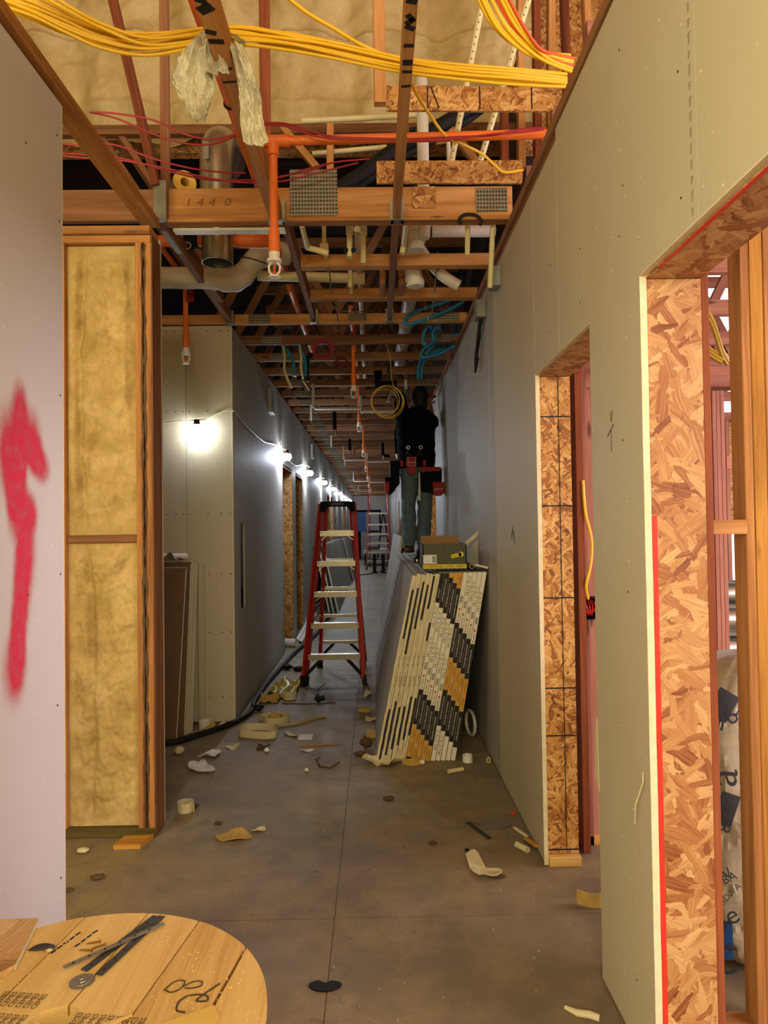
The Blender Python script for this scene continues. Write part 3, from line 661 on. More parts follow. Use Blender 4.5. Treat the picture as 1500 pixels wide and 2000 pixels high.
 'creamL': [(-0.795,6.3,3.043),(-0.801,6.3,2.923),(-0.77,6.3,2.83),(-0.734,6.3,2.756)],
 'creamL2': [(-0.648,6.3,3.041),(-0.649,6.3,2.921),(-0.632,6.3,2.838)],
 'foamL': [(-0.632,6.3,2.815),(-0.578,6.3,2.726)],
 'foamL0': [(-0.598,6.35,3.034),(-0.61,6.35,2.825)],
 'blkpipe': [(0.045,7.0,3.055),(0.043,7.0,2.916),(0.232,7.0,2.914)],
 'silvL': [(0.327,7.4,3.048),(0.283,7.4,2.973)],
 'silv2': [(0.164,7.0,2.833),(0.137,7.0,2.746)],
 'hose_w': [(0.79,6.1,3.183),(0.766,6.1,3.116),(0.735,6.1,3.13)],
 'wirecoilfeed': [(0.077,6.3,3.256),(0.109,6.35,3.19),(0.155,6.4,3.038),(0.167,6.45,2.86),(0.2,6.5,2.766)],
 'cordblk': [(0.751,4.6,2.937),(0.699,4.6,2.887),(0.687,4.6,2.768),(0.712,4.6,2.632),(0.701,4.6,2.582),(0.728,4.6,2.632),(0.708,4.6,2.802),(0.733,4.6,2.876)],
 'pvcU1': [(-0.693,7.9,2.858),(-0.682,7.9,2.771),(-0.176,7.9,2.748),(-0.163,7.9,2.834),(-0.165,7.9,2.719),(0.256,7.9,2.691)],
 'pvcU2': [(-0.66,14.0,2.846),(-0.65,14.0,2.795),(-0.048,14.0,2.787),(-0.047,14.0,2.869)],
 'cmain': [(-1.261,4.2,3.24),(-0.786,4.2,3.23),(-0.633,4.2,3.222)],
 'hwire': [(-0.837,4.3,3.176),(-0.743,4.3,3.159),(-0.649,4.3,3.127)],
 'red coil hang': [(-1.281,4.85,3.251),(-1.257,4.85,3.179),(-1.272,4.85,3.108),(-1.247,4.85,3.179),(-1.264,4.85,3.233)],
 'pencil': [(-0.897,3.66,3.177)],
 'stripsL': [(-1.039,2.228,3.1)],
 'osbMark': [(0.267,3.2,3.5),(0.303,3.2,3.5),(0.508,3.2,3.499),(0.748,3.2,3.497)],
 'cmark': [(0.465,3.62,3.072),(0.457,3.62,3.093),(0.479,3.62,3.115),(0.506,3.62,3.12),(0.546,3.62,3.114),(0.572,3.62,3.087),(0.566,3.62,3.065)],
 'hang': [(-0.318,4.238,3.1),(0.449,4.257,3.1),(-0.31,4.855,3.1),(0.504,4.881,3.1)],
}
for k_ in ('r5', 'r6'): D[k_] = [(p[0]*.907, p[1]*.907, 1.5+(p[2]-1.5)*.907) for p in D[k_]]
# ================================================================ roof framing
def nail_mat():
    s = N('toothed_nail_plate'); uv = s.n('ShaderNodeTexCoord').outputs['UV']
    sp = s.n('ShaderNodeSeparateXYZ'); s.link(uv, sp.inputs[0])
    fx = s.math('FRACT', s.math('MULTIPLY', sp.outputs[0], 62.0)); fy = s.math('FRACT', s.math('MULTIPLY', sp.outputs[1], 48.0))
    a = s.math('MULTIPLY', s.math('GREATER_THAN', fx, 0.35), s.math('GREATER_THAN', fy, 0.45))
    nz = s.noise(s.obj(), 30, 3)
    col = s.mix(a, s.mix(nz, lin('6a6454'), lin('8e8872')), lin('3c3426'))
    s.bump(a, -0.6, 0.004); return s.fin(col, 0.5, 0.6, 0.5)
NAILP = nail_mat()
t = thing('header_beam', (-0.2, 3.675, 3.095), 'deep lumber header with pencilled digits crossing just above the near end of the corridor', 'beam')
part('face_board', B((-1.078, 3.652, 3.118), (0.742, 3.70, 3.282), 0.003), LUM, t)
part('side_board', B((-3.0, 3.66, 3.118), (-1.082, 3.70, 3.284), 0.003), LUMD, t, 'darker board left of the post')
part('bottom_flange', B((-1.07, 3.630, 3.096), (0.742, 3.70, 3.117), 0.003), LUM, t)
part('steel_strip', B((-1.05, 3.705, 3.082), (-0.46, 3.76, 3.096)), PVC, t, 'pale strip under the back of the header')
part('nail_plate', B((-0.424, 3.646, 3.130), (-0.176, 3.651, 3.375)), NAILP, t, 'large toothed steel plate')
part('nail_plate', B((0.551, 3.646, 3.145), (0.715, 3.651, 3.268)), NAILP, t, 'smaller toothed steel plate by the wall')
part('osb_patch', B((0.22, 3.6455, 3.165), (0.34, 3.651, 3.28), 0), OSBF, t, 'OSB filler patch')
m = MB(); m.text('1 4 4  0', 0.058, (-0.85, 3.6512, 3.205), (R(90), 0, 0), 0, 1.35, 0.25); part('pencil_writing', m, plain('pencil_brown', '7e5026', .8), t, 'pencilled digits')
m = MB(); m.tube([(p[0], 3.6285, p[2]) for p in D['cmark']], 0.010, 6, sm=4); part('marker_loop', m, PINKP, t, 'black marker arch')
part('web_post', B((-1.10, 3.655, 3.10), (-1.058, 3.70, 5.6), 0.003), LUMD, t)
part('web_brace', beam((-1.37, 3.62, 4.45), (-1.105, 3.62, 3.27), 0.038, 0.085, R(90)), LUMR, t, 'reddish leaning brace')
part('web_post', B((-0.60, 3.80, 3.28), (-0.545, 3.84, 5.6), 0.003), LUMR, t)
part('web_post', B((0.02, 3.14, 3.42), (0.075, 3.18, 4.6), 0.003), LUM, t, 'orange-brown upright above the cables')
part('hanger', MB().box((0.098, 3.618, 3.085), (0.118, 3.65, 3.20)).box((0.154, 3.618, 3.085), (0.172, 3.65, 3.20)).box((0.10, 3.60, 3.085), (0.17, 3.65, 3.091)), PLATE, t)
part('hanger', MB().box((-0.535, 3.618, 3.085), (-0.515, 3.65, 3.20)).box((-0.462, 3.618, 3.085), (-0.447, 3.65, 3.20)).box((-0.53, 3.60, 3.085), (-0.45, 3.65, 3.091)), PLATE, t)
part('hanger', MB().box((-1.12, 3.60, 3.10), (-1.055, 3.648, 3.30)), PLATE, t)
# runners parallel with the corridor
t = thing('ceiling_runner', (-0.50, 1.0, 3.095), 'lumber runner with black spray marks and the rag, left of centre overhead', 'joist')
part('stick', B((-0.527, -2.4, 3.095), (-0.470, 3.628, 3.19), 0.003), LUM, t)
m = MB()
for y, wd, k in ((2.10, .02, 0), (2.13, .035, 1), (2.235, .02, 2), (2.275, .022, 3), (2.41, .012, 4), (2.485, .010, 5)):
    m.box((-0.524, y-wd/2, 3.0935), (-0.474 if k not in (0, 2) else -.490, y+wd/2, 3.0952), T=Matrix.Translation((-.5, y, 0)) @ Matrix.Rotation([.5, -.5, .35, .05, .03, -.12][k], 4, 'Z') @ Matrix.Translation((.5, -y, 0)))
part('spray_marks', m, PINKP, t, None, 'stuff')
t = thing('ceiling_runner', (0.12, 1.0, 3.095), 'lumber runner with black sprayed bars, right of centre overhead', 'joist')
part('stick', B((0.112, -2.4, 3.095), (0.152, 3.628, 3.19), 0.003), LUM, t)
m = MB()
for y, wd, k in ((2.10, .025, 0), (2.17, .02, 1), (2.19, .02, 2), (2.215, .02, 3), (2.30, .016, 4), (2.385, .028, 5), (2.434, .014, 6), (2.515, .012, 7)):
    m.box((0.115, y-wd/2, 3.0935), (0.149, y+wd/2, 3.0952), T=Matrix.Translation((.13, y, 0)) @ Matrix.Rotation([.2, .9, -.8, .5, .05, 0, .02, -.15][k], 4, 'Z') @ Matrix.Translation((-.13, -y, 0)))
part('spray_marks', m, PINKP, t, None, 'stuff')
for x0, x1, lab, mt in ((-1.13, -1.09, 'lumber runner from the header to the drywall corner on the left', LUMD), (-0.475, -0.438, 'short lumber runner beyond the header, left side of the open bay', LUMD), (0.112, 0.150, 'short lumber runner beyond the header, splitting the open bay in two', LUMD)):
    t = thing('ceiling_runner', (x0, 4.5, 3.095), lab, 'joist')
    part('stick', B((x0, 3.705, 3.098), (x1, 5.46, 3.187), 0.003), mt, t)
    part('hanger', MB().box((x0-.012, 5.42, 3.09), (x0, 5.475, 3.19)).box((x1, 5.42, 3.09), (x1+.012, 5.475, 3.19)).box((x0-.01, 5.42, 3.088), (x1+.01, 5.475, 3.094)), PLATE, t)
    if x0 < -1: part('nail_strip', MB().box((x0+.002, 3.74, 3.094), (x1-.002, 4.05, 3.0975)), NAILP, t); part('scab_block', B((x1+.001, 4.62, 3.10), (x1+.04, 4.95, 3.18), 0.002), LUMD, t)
    if x0 > 0:
        for dx in (-.062, .062): part('scab_block', B((.131+dx-.018, 4.62, 3.105), (.131+dx+.018, 4.86, 3.30), 0.002), LUM, t)
for i, (y, lab) in enumerate(((4.285, 'first lumber cross header beyond the deep header'), (4.90, 'second lumber cross header beyond the deep header'))):
    t = thing('cross_header', (0.1, y, 3.10), lab, 'beam')
    part('stick', B((-0.436, y-.01, 3.098), (0.110, y+.065, 3.172), 0.003), LUM, t)
    part('stick', B((0.152, y-.01, 3.098), (0.738, y+.065, 3.172), 0.003), LUM, t)
for i, (x, y) in enumerate(((-0.27, 4.33), (0.41, 4.33), (-0.26, 4.95), (0.44, 4.95))):
    m = MB(); m.cyl((x, y, 3.20), (x, y+.28, 3.04), 0.0045, n=6); m.cyl((x, y, 3.10), (x, y+.015, 3.09), 0.011, n=6)
    single('threaded_rod', m, GALV, ['steel rod under the first cross header, left', 'steel rod under the first cross header, right', 'steel rod under the second cross header, left', 'steel rod under the second cross header, right'][i], 'rod')
# the long run of trusses
def make_truss(y, x0, x1, first):
    t = thing('roof_truss', (0, y, 3.10), 'roof truss landing on the drywall corner, nearest of the long run' if first else 'brown roof truss crossing the long corridor', 'truss', 'roof trusses crossing the corridor')
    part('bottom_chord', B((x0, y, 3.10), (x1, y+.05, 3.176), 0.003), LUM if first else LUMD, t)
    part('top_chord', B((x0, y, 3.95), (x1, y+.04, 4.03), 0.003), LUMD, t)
    for xa, xb in ((-1.2, -.75), (-.3, -.75), (-.3, .15), (.6, .15)): part('web', beam((xa, y+.02, 3.16), (xb, y+.02, 3.97), 0.037, 0.06, 0), LUMD, t)
    for a, b in ((-0.97, -0.80), (0.50, 0.68)): part('nail_plate', MB().box((a, y-.004, 3.104), (b, y, 3.172)), NAILP, t)
    return t
tr = make_truss(5.48, -3.0, 0.74, True)
if 'group' in tr: del tr['group']
t1 = make_truss(6.09, XL-.1, 0.84, False)
def shift_copy(o, dy):
    c = dup(o, None, (o.location.x, o.location.y+dy, o.location.z)); return c
t1['label'] = 'second roof truss beyond the drywall corner, carrying the red wire coil'; del t1['group']
ORD = ['third', 'fourth', 'fifth', 'sixth', 'seventh', 'eighth', 'ninth', 'tenth', 'eleventh', 'twelfth']
for k in range(1, 50):
    c = shift_copy(t1, 0.61*k)
    if k <= 10: c['label'] = ORD[k-1]+' roof truss counted from the drywall corner'
    else: c['label'] = 'brown roof truss far down the long corridor'; c['group'] = 'roof trusses far down the corridor'
for i, k in enumerate((0, 1)):
    m = MB()
    for q in range(4): m.tube([(-.19, 5.46-.01, 3.11+q*.018), (-.15, 5.44, 3.12+q*.018), (-.09, 5.44, 3.12+q*.018), (-.05, 5.46, 3.11+q*.018)], 0.006, 6)
    if i == 0: single('strap_bracket', m, GALV, 'ribbed galvanised bracket on the face of the nearest truss', 'bracket')
# OSB blocking strips above the header
t = thing('osb_strip', (0.4, 3.64, 3.285), 'lower OSB strip lying on top of the deep header', 'board')
part('board', MB().prism([(0.03, 3.29), (0.79, 3.284), (0.80, 3.405), (0.032, 3.407)], 1, 3.628, 3.643), OSBF, t)
t = thing('osb_strip', (0.45, 3.2, 3.41), 'upper OSB strip under the yellow cables, marked with black lines', 'board')
part('board', MB().prism([(0.078, 3.418), (0.845, 3.408), (0.872, 3.516), (0.079, 3.537)], 1, 3.20, 3.214), OSBF, t)
m = MB()
for i, p in enumerate(D['osbMark']): m.box((p[0]-.003, 3.1985, 3.42), (p[0]+.003, 3.2, 3.525), T=(Matrix.Translation((p[0], 0, 3.47)) @ Matrix.Rotation(-.35 if i == 1 else 0, 4, 'Y') @ Matrix.Translation((-p[0], 0, -3.47))))
part('marker_lines', m, PINKP, t)
# attic webs and uprights behind
for n, lab, wd in (('web1', 'upright attic web left of the centre runner', .06), ('web2', 'slanting attic web beside the upright one', .045), ('web3', 'slanting attic web above the lower OSB strip', .05)):
    a, b = D[n]; single('attic_web', beam(a, b, 0.04, wd, R(90)), LUM, lab, 'joist')
q = D['wv']
for i in range(0, len(q), 2):
    a, b = q[i], q[i+1]
    single('gable_stud', beam(a, (a[0]+(b[0]-a[0]), b[1], 4.8 if i else 3.9), 0.04, 0.065, R(90)), LUM if i % 4 else LUMR, ['leftmost', 'second', 'third', 'fourth', 'fifth', 'rightmost'][i//2]+' of the upright studs high above the right wall', 'stud')
single('attic_plate', B((-2.45, 4.44, 4.02), (1.1, 4.50, 4.08), 0.003), LUMD, 'dark lumber plate along the bottom edge of the spray foam', 'beam')
for i, x in enumerate((-1.75, -1.62)):
    single('attic_brace', beam((x, 4.5, 4.05), (x+.55, 4.7, 3.2), 0.04, 0.08, R(90)), LUMD, ['dim slanting attic brace far left above the header', 'second dim slanting attic brace far left'][i], 'joist')
# ================================================================ cables
yn = ['yA', 'yB', 'yC', 'yD', 'yE', 'yF', 'yG']
for k in yn: single('data_cable', MB().tube(D[k], 0.0058, 8, sm=6), YEL, 'yellow cable in the bundle slung across the top of the frame', 'cable', 'yellow cables slung across', True)
for k in yn: single('data_cable', MB().tube([(p[0]+.003, p[1]-.006, p[2]+.014+.006*math.sin(i*1.7+len(k))) for i, p in enumerate(D[k])], 0.0056, 8, sm=6), YEL, 'yellow cable in the bundle slung across the top of the frame', 'cable', 'yellow cables slung across', True)
single('data_cable', MB().tube(D['yloose1'], 0.007, 8, sm=6), YEL, 'single yellow cable dropping from the top edge into the bundle', 'cable', None, True)
single('data_cable', MB().tube(D['yloose2'], 0.0068, 8, sm=6), YEL, 'single yellow cable drooping to the lower OSB strip', 'cable', None, True)
for i in range(9):
    single('data_cable', MB().tube(D['yR%d' % i], 0.007, 8, sm=6), ORC if i in (3, 7) else YEL, 'orange cable among the yellow ones at the upper right' if i in (3, 7) else 'yellow cable curving down at the upper right', 'cable', 'orange cables at the upper right' if i in (3, 7) else 'yellow cables curving down at the upper right', True)
rl = ['upper red wire of the pair left of the rag', 'lower red wire of the pair left of the rag', 'red wire sagging past the galvanised duct, uppermost of three', 'red wire sagging past the duct, middle of three', 'red wire sagging past the duct, lowest of three', 'red wire lying along the front of the orange crosspipe', 'second red wire along the orange crosspipe, slightly lower', 'short red wire rising left of the black attic pipes']
for i in range(8): single('red_wire', MB().tube(D['r%d' % i], 0.0045 if i < 7 else .004, 7, sm=6), REDW, rl[i], 'wire', None, True)
# ================================================================ sprinkler pipes
def head(t, x, y, z):
    h = MB(); h.cyl((x, y, z), (x, y, z-.03), 0.026, 0.022, 14); h.cyl((x, y, z-.03), (x, y, z-.042), 0.033, n=14)
    hd = part('sprinkler_head', h, WHT, t, 'white sprinkler head')
    f = MB(); f.tube([(x-.014, y, z-.042), (x-.025, y, z-.06), (x-.022, y, z-.085), (x-.006, y, z-.102)], 0.0055, 6); f.tube([(x+.014, y, z-.042), (x+.025, y, z-.06), (x+.022, y, z-.085), (x+.006, y, z-.102)], 0.0055, 6)
    part('frame_arms', f, WHT, hd)
    part('deflector', MB().cyl((x, y, z-.104), (x, y, z-.110), 0.026, n=12), WHT, hd)
    part('bulb', MB().cyl((x, y, z-.05), (x, y, z-.095), 0.005, n=6), ORC, hd, 'orange glass bulb')
def drop(t, x, y, z0, z1, r=0.0165):
    part('drop_pipe', MB().cyl((x, y, z0), (x, y, z1), r, n=16), ORANGE, t, None, None, True)
    part('coupling', MB().cyl((x, y, z1+.005), (x, y, z1-.095), r*1.32, n=16), ORANGE, t, None, None, True)
    head(t, x, y, z1-.095)
t = thing('sprinkler_pipe', (-0.43, 3.1, 2.6), 'orange sprinkler drop with tee and crosspipe to the right wall, in front of the header', 'pipe')
part('crosspipe', MB().cyl((-0.40, 3.1, 3.222), (0.80, 3.1, 3.245), 0.0205, n=16), ORANGE, t, None, None, True)
part('tee', MB().cyl((-0.478, 3.1, 3.221), (-0.36, 3.1, 3.223), 0.027, n=16).cyl((-0.432, 3.1, 3.22), (-0.432, 3.1, 3.155), 0.026, n=16), ORANGE, t, None, None, True)
drop(t, -0.432, 3.1, 3.18, 2.815, 0.019)
t = thing('sprinkler_pipe', (-0.6, 2.5, 3.3), 'orange sprinkler branch pipe running along the corridor beside the left runner', 'pipe')
part('pipe', MB().cyl((-0.615, -2.3, 3.35), (-0.60, 4.16, 3.33), 0.021, n=14), ORANGE, t, None, None, True)
part('pipe', MB().cyl((-0.612, 4.24, 3.30), (-0.615, 7.2, 3.28), 0.028, n=14), ORANGE, t, None, None, True)
part('clamp', MB().ring((-0.60, 3.0, 3.332), 0.025, 0.006, (0, 1, 0), 16, 6).box((-.62, 2.98, 3.36), (-.58, 3.02, 3.40)), BLACK, t)
part('hanger_clamp', MB().cyl((-0.70, 5.05, 3.265), (-0.53, 5.0, 3.275), 0.02, n=10).ring((-.61, 5.03, 3.29), .032, .007, (0, 1, 0), 16, 6), BLACK, t, 'black pipe clamp')
t = thing('sprinkler_pipe', (-0.95, 4.2, 3.2), 'thick orange main pipe behind the galvanised duct', 'pipe')
part('pipe', MB().cyl((-1.75, 4.2, 3.236), (-0.66, 4.2, 3.225), 0.034, n=16), ORANGE, t, None, None, True)
part('elbow', MB().tube([(-0.80, 4.2, 3.227), (-0.66, 4.2, 3.225), (-0.62, 4.22, 3.235), (-0.612, 4.28, 3.25)], 0.041, 16), ORANGE, t, None, None, True)
part('valve_fitting', MB().cyl((-1.12, 4.2, 3.23), (-1.04, 4.2, 3.23), 0.046, n=14).cyl((-1.08, 4.2, 3.23), (-1.08, 4.13, 3.18), 0.018, n=10), BLACK, t)
part('port_ring', MB().ring((-1.085, 4.125, 3.172), 0.019, 0.0035, (0, 1, 0), 18, 6), WHT, t)
t = thing('sprinkler_pipe', (-1.305, 4.9, 2.8), 'orange sprinkler drop with a tangle of red wire, in front of the side hall drywall', 'pipe')
drop(t, -1.305, 4.9, 3.24, 2.86, 0.0175); part('pipe', MB().cyl((-1.305, 4.91, 3.245), (-1.305, 4.22, 3.25), .0165, n=12), ORANGE, t, None, None, True)
m = MB(); rr = random.Random(5)
for k in range(5): m.tube([(-1.29+rr.uniform(-.01, .02), 4.875, 3.23), (-1.26+rr.uniform(-.01, .02), 4.87, 3.15+rr.uniform(-.03, .03)), (-1.27+rr.uniform(-.03, .03), 4.87, 3.08), (-1.285, 4.875, 3.14), (-1.29, 4.875, 3.22)], 0.0035, 5, sm=4)
part('wire_tangle', m, REDW, t, 'tangled red wire')
first = None
for k in range(9):
    y = 6.25 if k == 0 else 8.4+3.04*(k-1)
    if k == 0:
        first = thing('sprinkler_pipe', (-0.178, y, 2.8), 'nearest orange sprinkler drop in the middle of the long corridor', 'pipe'); drop(first, -0.178, y, 3.25, 2.855)
    elif k == 1:
        second = thing('sprinkler_pipe', (-0.178, y, 2.8), 'orange sprinkler drop further down the long corridor', 'pipe', 'sprinkler drops down the corridor'); drop(second, -0.178, y, 3.25, 2.845)
    else: dup(second, None, (-0.178, y, 2.8))
t = thing('sprinkler_pipe', (-0.178, 12, 3.2), 'orange feed pipe above the truss chords along the corridor centre', 'pipe')
part('pipe', MB().cyl((-0.178, 5.6, 3.26), (-0.178, 33, 3.26), 0.021, n=12), ORANGE, t, None, None, True)
# ================================================================ ducts
t = thing('round_duct', (-0.905, 4.1, 3.055), 'round galvanised duct dropping through the framing behind the header', 'duct')
part('lower_sleeve', MB().pipe((-0.904, 4.1, 3.055), (-0.904, 4.1, 3.30), 0.0895, 0.002, 32), DUCTM, t, None, None, True)
part('seam_band', MB().ring((-0.904, 4.1, 3.20), 0.0895, 0.0022, (0.10, 0.06, 1), 32, 6), DUCTM, t, None, None, True)
part('elbow_top', MB().tube([(-0.904, 4.1, 3.28), (-0.904, 4.1, 3.60), (-0.904, 4.115, 3.70), (-0.904, 4.17, 3.79), (-0.904, 4.26, 3.84), (-0.904, 4.50, 3.85)], 0.098, 28, sm=3), DUCTM, t, None, None, True)
part('strap', MB().box((-.955, 3.995, 3.62), (-.925, 4.0, 3.72)), GALV, t)
part('tape_tag', MB().box((-.985, 4.0, 3.29), (-.95, 4.005, 3.40)), GALV, t)
t = thing('wrapped_duct', (-1.0, 4.6, 3.1), 'white wrapped duct with an upward bend behind the header, left', 'duct')
def crink(pts, r, n=20, a=.006, sm=6):
    P_ = catmull(pts, sm); m = MB(); rad = [r*(1+.05*noise.noise(Vector((i*.7, 2, 3)))) for i in range(len(P_))]; m.tube(P_, rad, n); m.v = [v+Vector((noise.noise(v*17), noise.noise(v*17+Vector((9, 0, 0))), noise.noise(v*17+Vector((0, 9, 0)))))*a for v in m.v]; return m
part('run', crink([(-2.2, 4.6, 3.155), (-1.5, 4.6, 3.155), (-1.03, 4.6, 3.145)], 0.068), WRAP, t, None, None, True)
part('bend', crink([(-1.04, 4.6, 3.145), (-0.93, 4.6, 3.135), (-0.85, 4.6, 3.165), (-0.76, 4.6, 3.27), (-0.69, 4.62, 3.31), (-0.55, 4.65, 3.32)], 0.075, 20, .012), WRAP, t, None, None, True)
t = thing('cream_pipe', (-0.4, 4.78, 3.12), 'cream horizontal drain pipe seen under the first cross header', 'pipe')
part('pipe', MB().cyl((-0.78, 4.78, 3.225), (-0.06, 4.78, 3.20), 0.033, n=16), CPVC, t, None, None, True)
part('cap_collar', MB().cyl((-0.13, 4.78, 3.203), (-0.05, 4.78, 3.20), 0.041, n=16), CPVC, t, None, None, True)
t = thing('pipe_insulation', (-1.03, 3.95, 3.29), 'yellow foam pipe insulation offcut lying on the header', 'insulation')
def hollow(c0, c1, r, ri, mats_in): 
    m = MB(); m.pipe(c0, c1, r, r-ri, 22); return m
part('foam_tube', hollow((-0.995, 3.74, 3.36), (-1.16, 4.05, 3.36), 0.062, 0.024, None), plain('yellow_insulation_foam', 'd8b04a', .8, 0, .1, 40), t, None, None, True)
part('jacket', MB().tube([(-0.999, 3.748, 3.36), (-1.16, 4.052, 3.36)], 0.064, 22, False), WRAP, t, 'pale outer jacket', None, True)
# white and cream plastic pipes overhead
single('thick_drain_pipe', MB().cyl((0.300, 4.0, 3.15), (0.304, 4.0, 3.95), 0.034, n=18).cyl((0.30, 4.0, 3.92), (0.304, 4.05, 4.10), 0.034, n=18), PVC, 'thick white vertical drain pipe right of the centre runner', 'pipe', None, True)
for nm, lab, r in (('pvcbar1', 'cream pipe lying along the foot of the spray foam', .017), ('pvcbar2', 'cream horizontal pipe just under the orange crosspipe', .014), ('pvcC', 'short white vertical pipe between the cream pair', .012)):
    single('plastic_pipe', MB().tube(D[nm], r, 12), CPVC if 'bar' in nm else PVC, lab, 'pipe', None, True)
for a, b, lab in (('pvcA', 'pvcA2', 'left of two printed cream pipes slanting behind the upper OSB strip'), ('pvcB', 'pvcB2', 'right of two printed cream pipes, ending in black clips')):
    t = thing('cream_water_pipe', tuple(D[b][1]), lab, 'pipe')
    p0 = Vector(D[a][0]); p1 = Vector(D[b][1])
    part('pipe', MB().cyl(p0+(p0-p1)*.3, p1, 0.0165, n=14), CPVC, t, None, None, True)
    m = MB(); d = (p1-p0)
    for k in range(24): m.box((-.002, -.0185, -.004), (.002, -.0165, .004), T=Matrix.Translation(p0+d*(k/24)) @ Matrix.Rotation(-.12, 4, 'Y'))
    part('print', m, BLACK, t, None, 'stuff')
    if b == 'pvcB2': part('clip', MB().ball(p1+Vector((-.022, -.02, 0)), .017).ball(p1+Vector((.022, -.02, 0)), .017).box(p1+Vector((-.03, -.022, -.012)), p1+Vector((.03, -.01, .012))), BLACK, t)
for a, b, lab in ((0, 1, 'shorter cream pipe stub hanging under the header by the right wall'), (2, 3, 'longer cream pipe stub hanging down beside the grey box')):
    p0, p1 = Vector(D['stubs'][a]), Vector(D['stubs'][b]); single('pipe_stub', MB().pipe(p0+Vector((0, -.149, .12)), p1, 0.0145, 0.003, 16), CPVC, lab, 'pipe', None, True)
w = [Vector(p) for p in D['pvcwye']]
t = thing('drain_wye', tuple(w[1]), 'white plastic drain wye with arm to the right wall under the header', 'pipe')
part('barrel', MB().cyl(w[0]+Vector((-.01, 0, .09)), w[1]+Vector((0, 0, -.03)), 0.05, n=20).ring(w[0]+Vector((0, 0, -.03)), .050, .006).ring(w[1]+Vector((0, 0, .02)), .05, .006), PVC, t, None, None, True)
part('side_arm', MB().cyl(w[0]+Vector((.03, 0, -.01)), w[2]+Vector((.03, 0, 0)), .042, n=18).cyl(w[2], w[3]+Vector((.05, 0, .01)), 0.034, n=18), PVC, t, None, None, True)
part('black_ring', MB().ring(w[2]+Vector((.035, 0, .0)), .035, .004, (1, 0, 0)), BLACK, t)
part('lower_arm', MB().tube([(.262, 4.46, 3.36), (.33, 4.46, 3.24), (.45, 4.5, 3.12), (.56, 4.52, 3.055)], 0.036, 18, sm=4), PVC, t, None, None, True)
e0, e1 = [Vector(p) for p in D['pvcend']]
t = thing('bagged_pipe_end', tuple(e1), 'white pipe end wrapped in crumpled plastic under the first cross header', 'pipe')
part('pipe', MB().cyl(e0+Vector((0, .05, .3)), e0, 0.052, n=18), PVC, t, None, None, True)
m = crink([e0+Vector((0, 0, .03)), e0+Vector((0, 0, -.03)), e1+Vector((0, 0, .04)), e1], 0.055, 18, .014); part('plastic_wrap', m, WHT, t, None, None, True)
p0, p1 = [Vector(p) for p in D['pvcdn']]
t = thing('drain_stack', tuple(p1), 'fat white drain pipe running back over the trusses, right of centre', 'pipe')
part('pipe', MB().cyl((0.29, 5.0, 3.27), (0.28, 7.6, 3.24), 0.055, n=18), PVC, t, None, None, True)
part('hub', MB().cyl((0.288, 5.9, 3.26), (0.287, 6.05, 3.255), 0.064, n=18).cyl((.288, 6.5, 3.25), (.288, 6.62, 3.25), .064, n=18), PVC, t, None, None, True)
for nm, lab in (('cp1', 'open cream pipe end pointing left above the first cross header'), ('cp2', 'cream pipe with a black clip above the first cross header'), ('cp3', 'cream pipe rising beside the clipped one'), ('cp4', 'short open cream pipe end beside the centre runner')):
    p0, p1 = [Vector(p) for p in D[nm]]; m = MB().pipe(p0, p1+(p1-p0)*.3, 0.0165, 0.004, 16).cyl(p0, (p0.x, 3.70, p0.z), .0155, n=12)
    t = thing('cream_pipe_stub', tuple(p1), lab, 'pipe'); part('pipe', m, CPVC, t, None, None, True)
    if nm in ('cp2', 'cp3'): part('collar', MB().cyl(p0+Vector((0, 0, .02)), p0+Vector((0, 0, -.03)), .022, n=14), CPVC, t, None, None, True)
    if nm == 'cp2': part('clip', MB().ball(p1+Vector((-.022, -.01, 0)), .015).ball(p1+Vector((.022, -.01, 0)), .015), BLACK, t)
single('cream_tee', MB().cyl((-.28, 4.12, 3.145), (-.28, 4.28, 3.145), .013, n=10).box((-.305, 4.1, 3.12), (-.255, 4.14, 3.17)).cyl((-.28, 4.12, 3.17), (-.28, 4.12, 3.28), .013, n=10), CPVC, 'cream tee fitting above the first cross header, left', 'pipe')
single('drain_run', MB().cyl((-.085, 4.12, 3.26), (-.10, 8.0, 3.21), 0.02, n=12).ring((-.085, 4.5, 3.256), .026, .008, (0, 1, 0)), CPVC, 'cream pipe running back along the corridor under the attic, left of the centre runner', 'pipe', None, True)
single('vertical_stub', MB().tube([(D['cpv2'][0][0], 4.90, 3.14)]+D['cpv2'], 0.015, 12), CPVC, 'cream vertical stub crossing the cream drain pipe', 'pipe', None, True)
# black conduits in the attic
for nm, lab, r in (('black1', 'thick black insulated line slanting through the attic, upper', .042), ('black2', 'thick black insulated line slanting through the attic, lower', .035), ('black3', 'thin black line slanting up to the right in the attic', .016)):
    single('insulated_line', MB().tube(D[nm], r, 12, sm=4), BLACK, lab, 'pipe', None, True)
single('thin_wire', MB().tube(D['hwire'], 0.004, 6, sm=4), BLACK, 'thin dark wire across the white wrapped duct', 'wire', None, True)
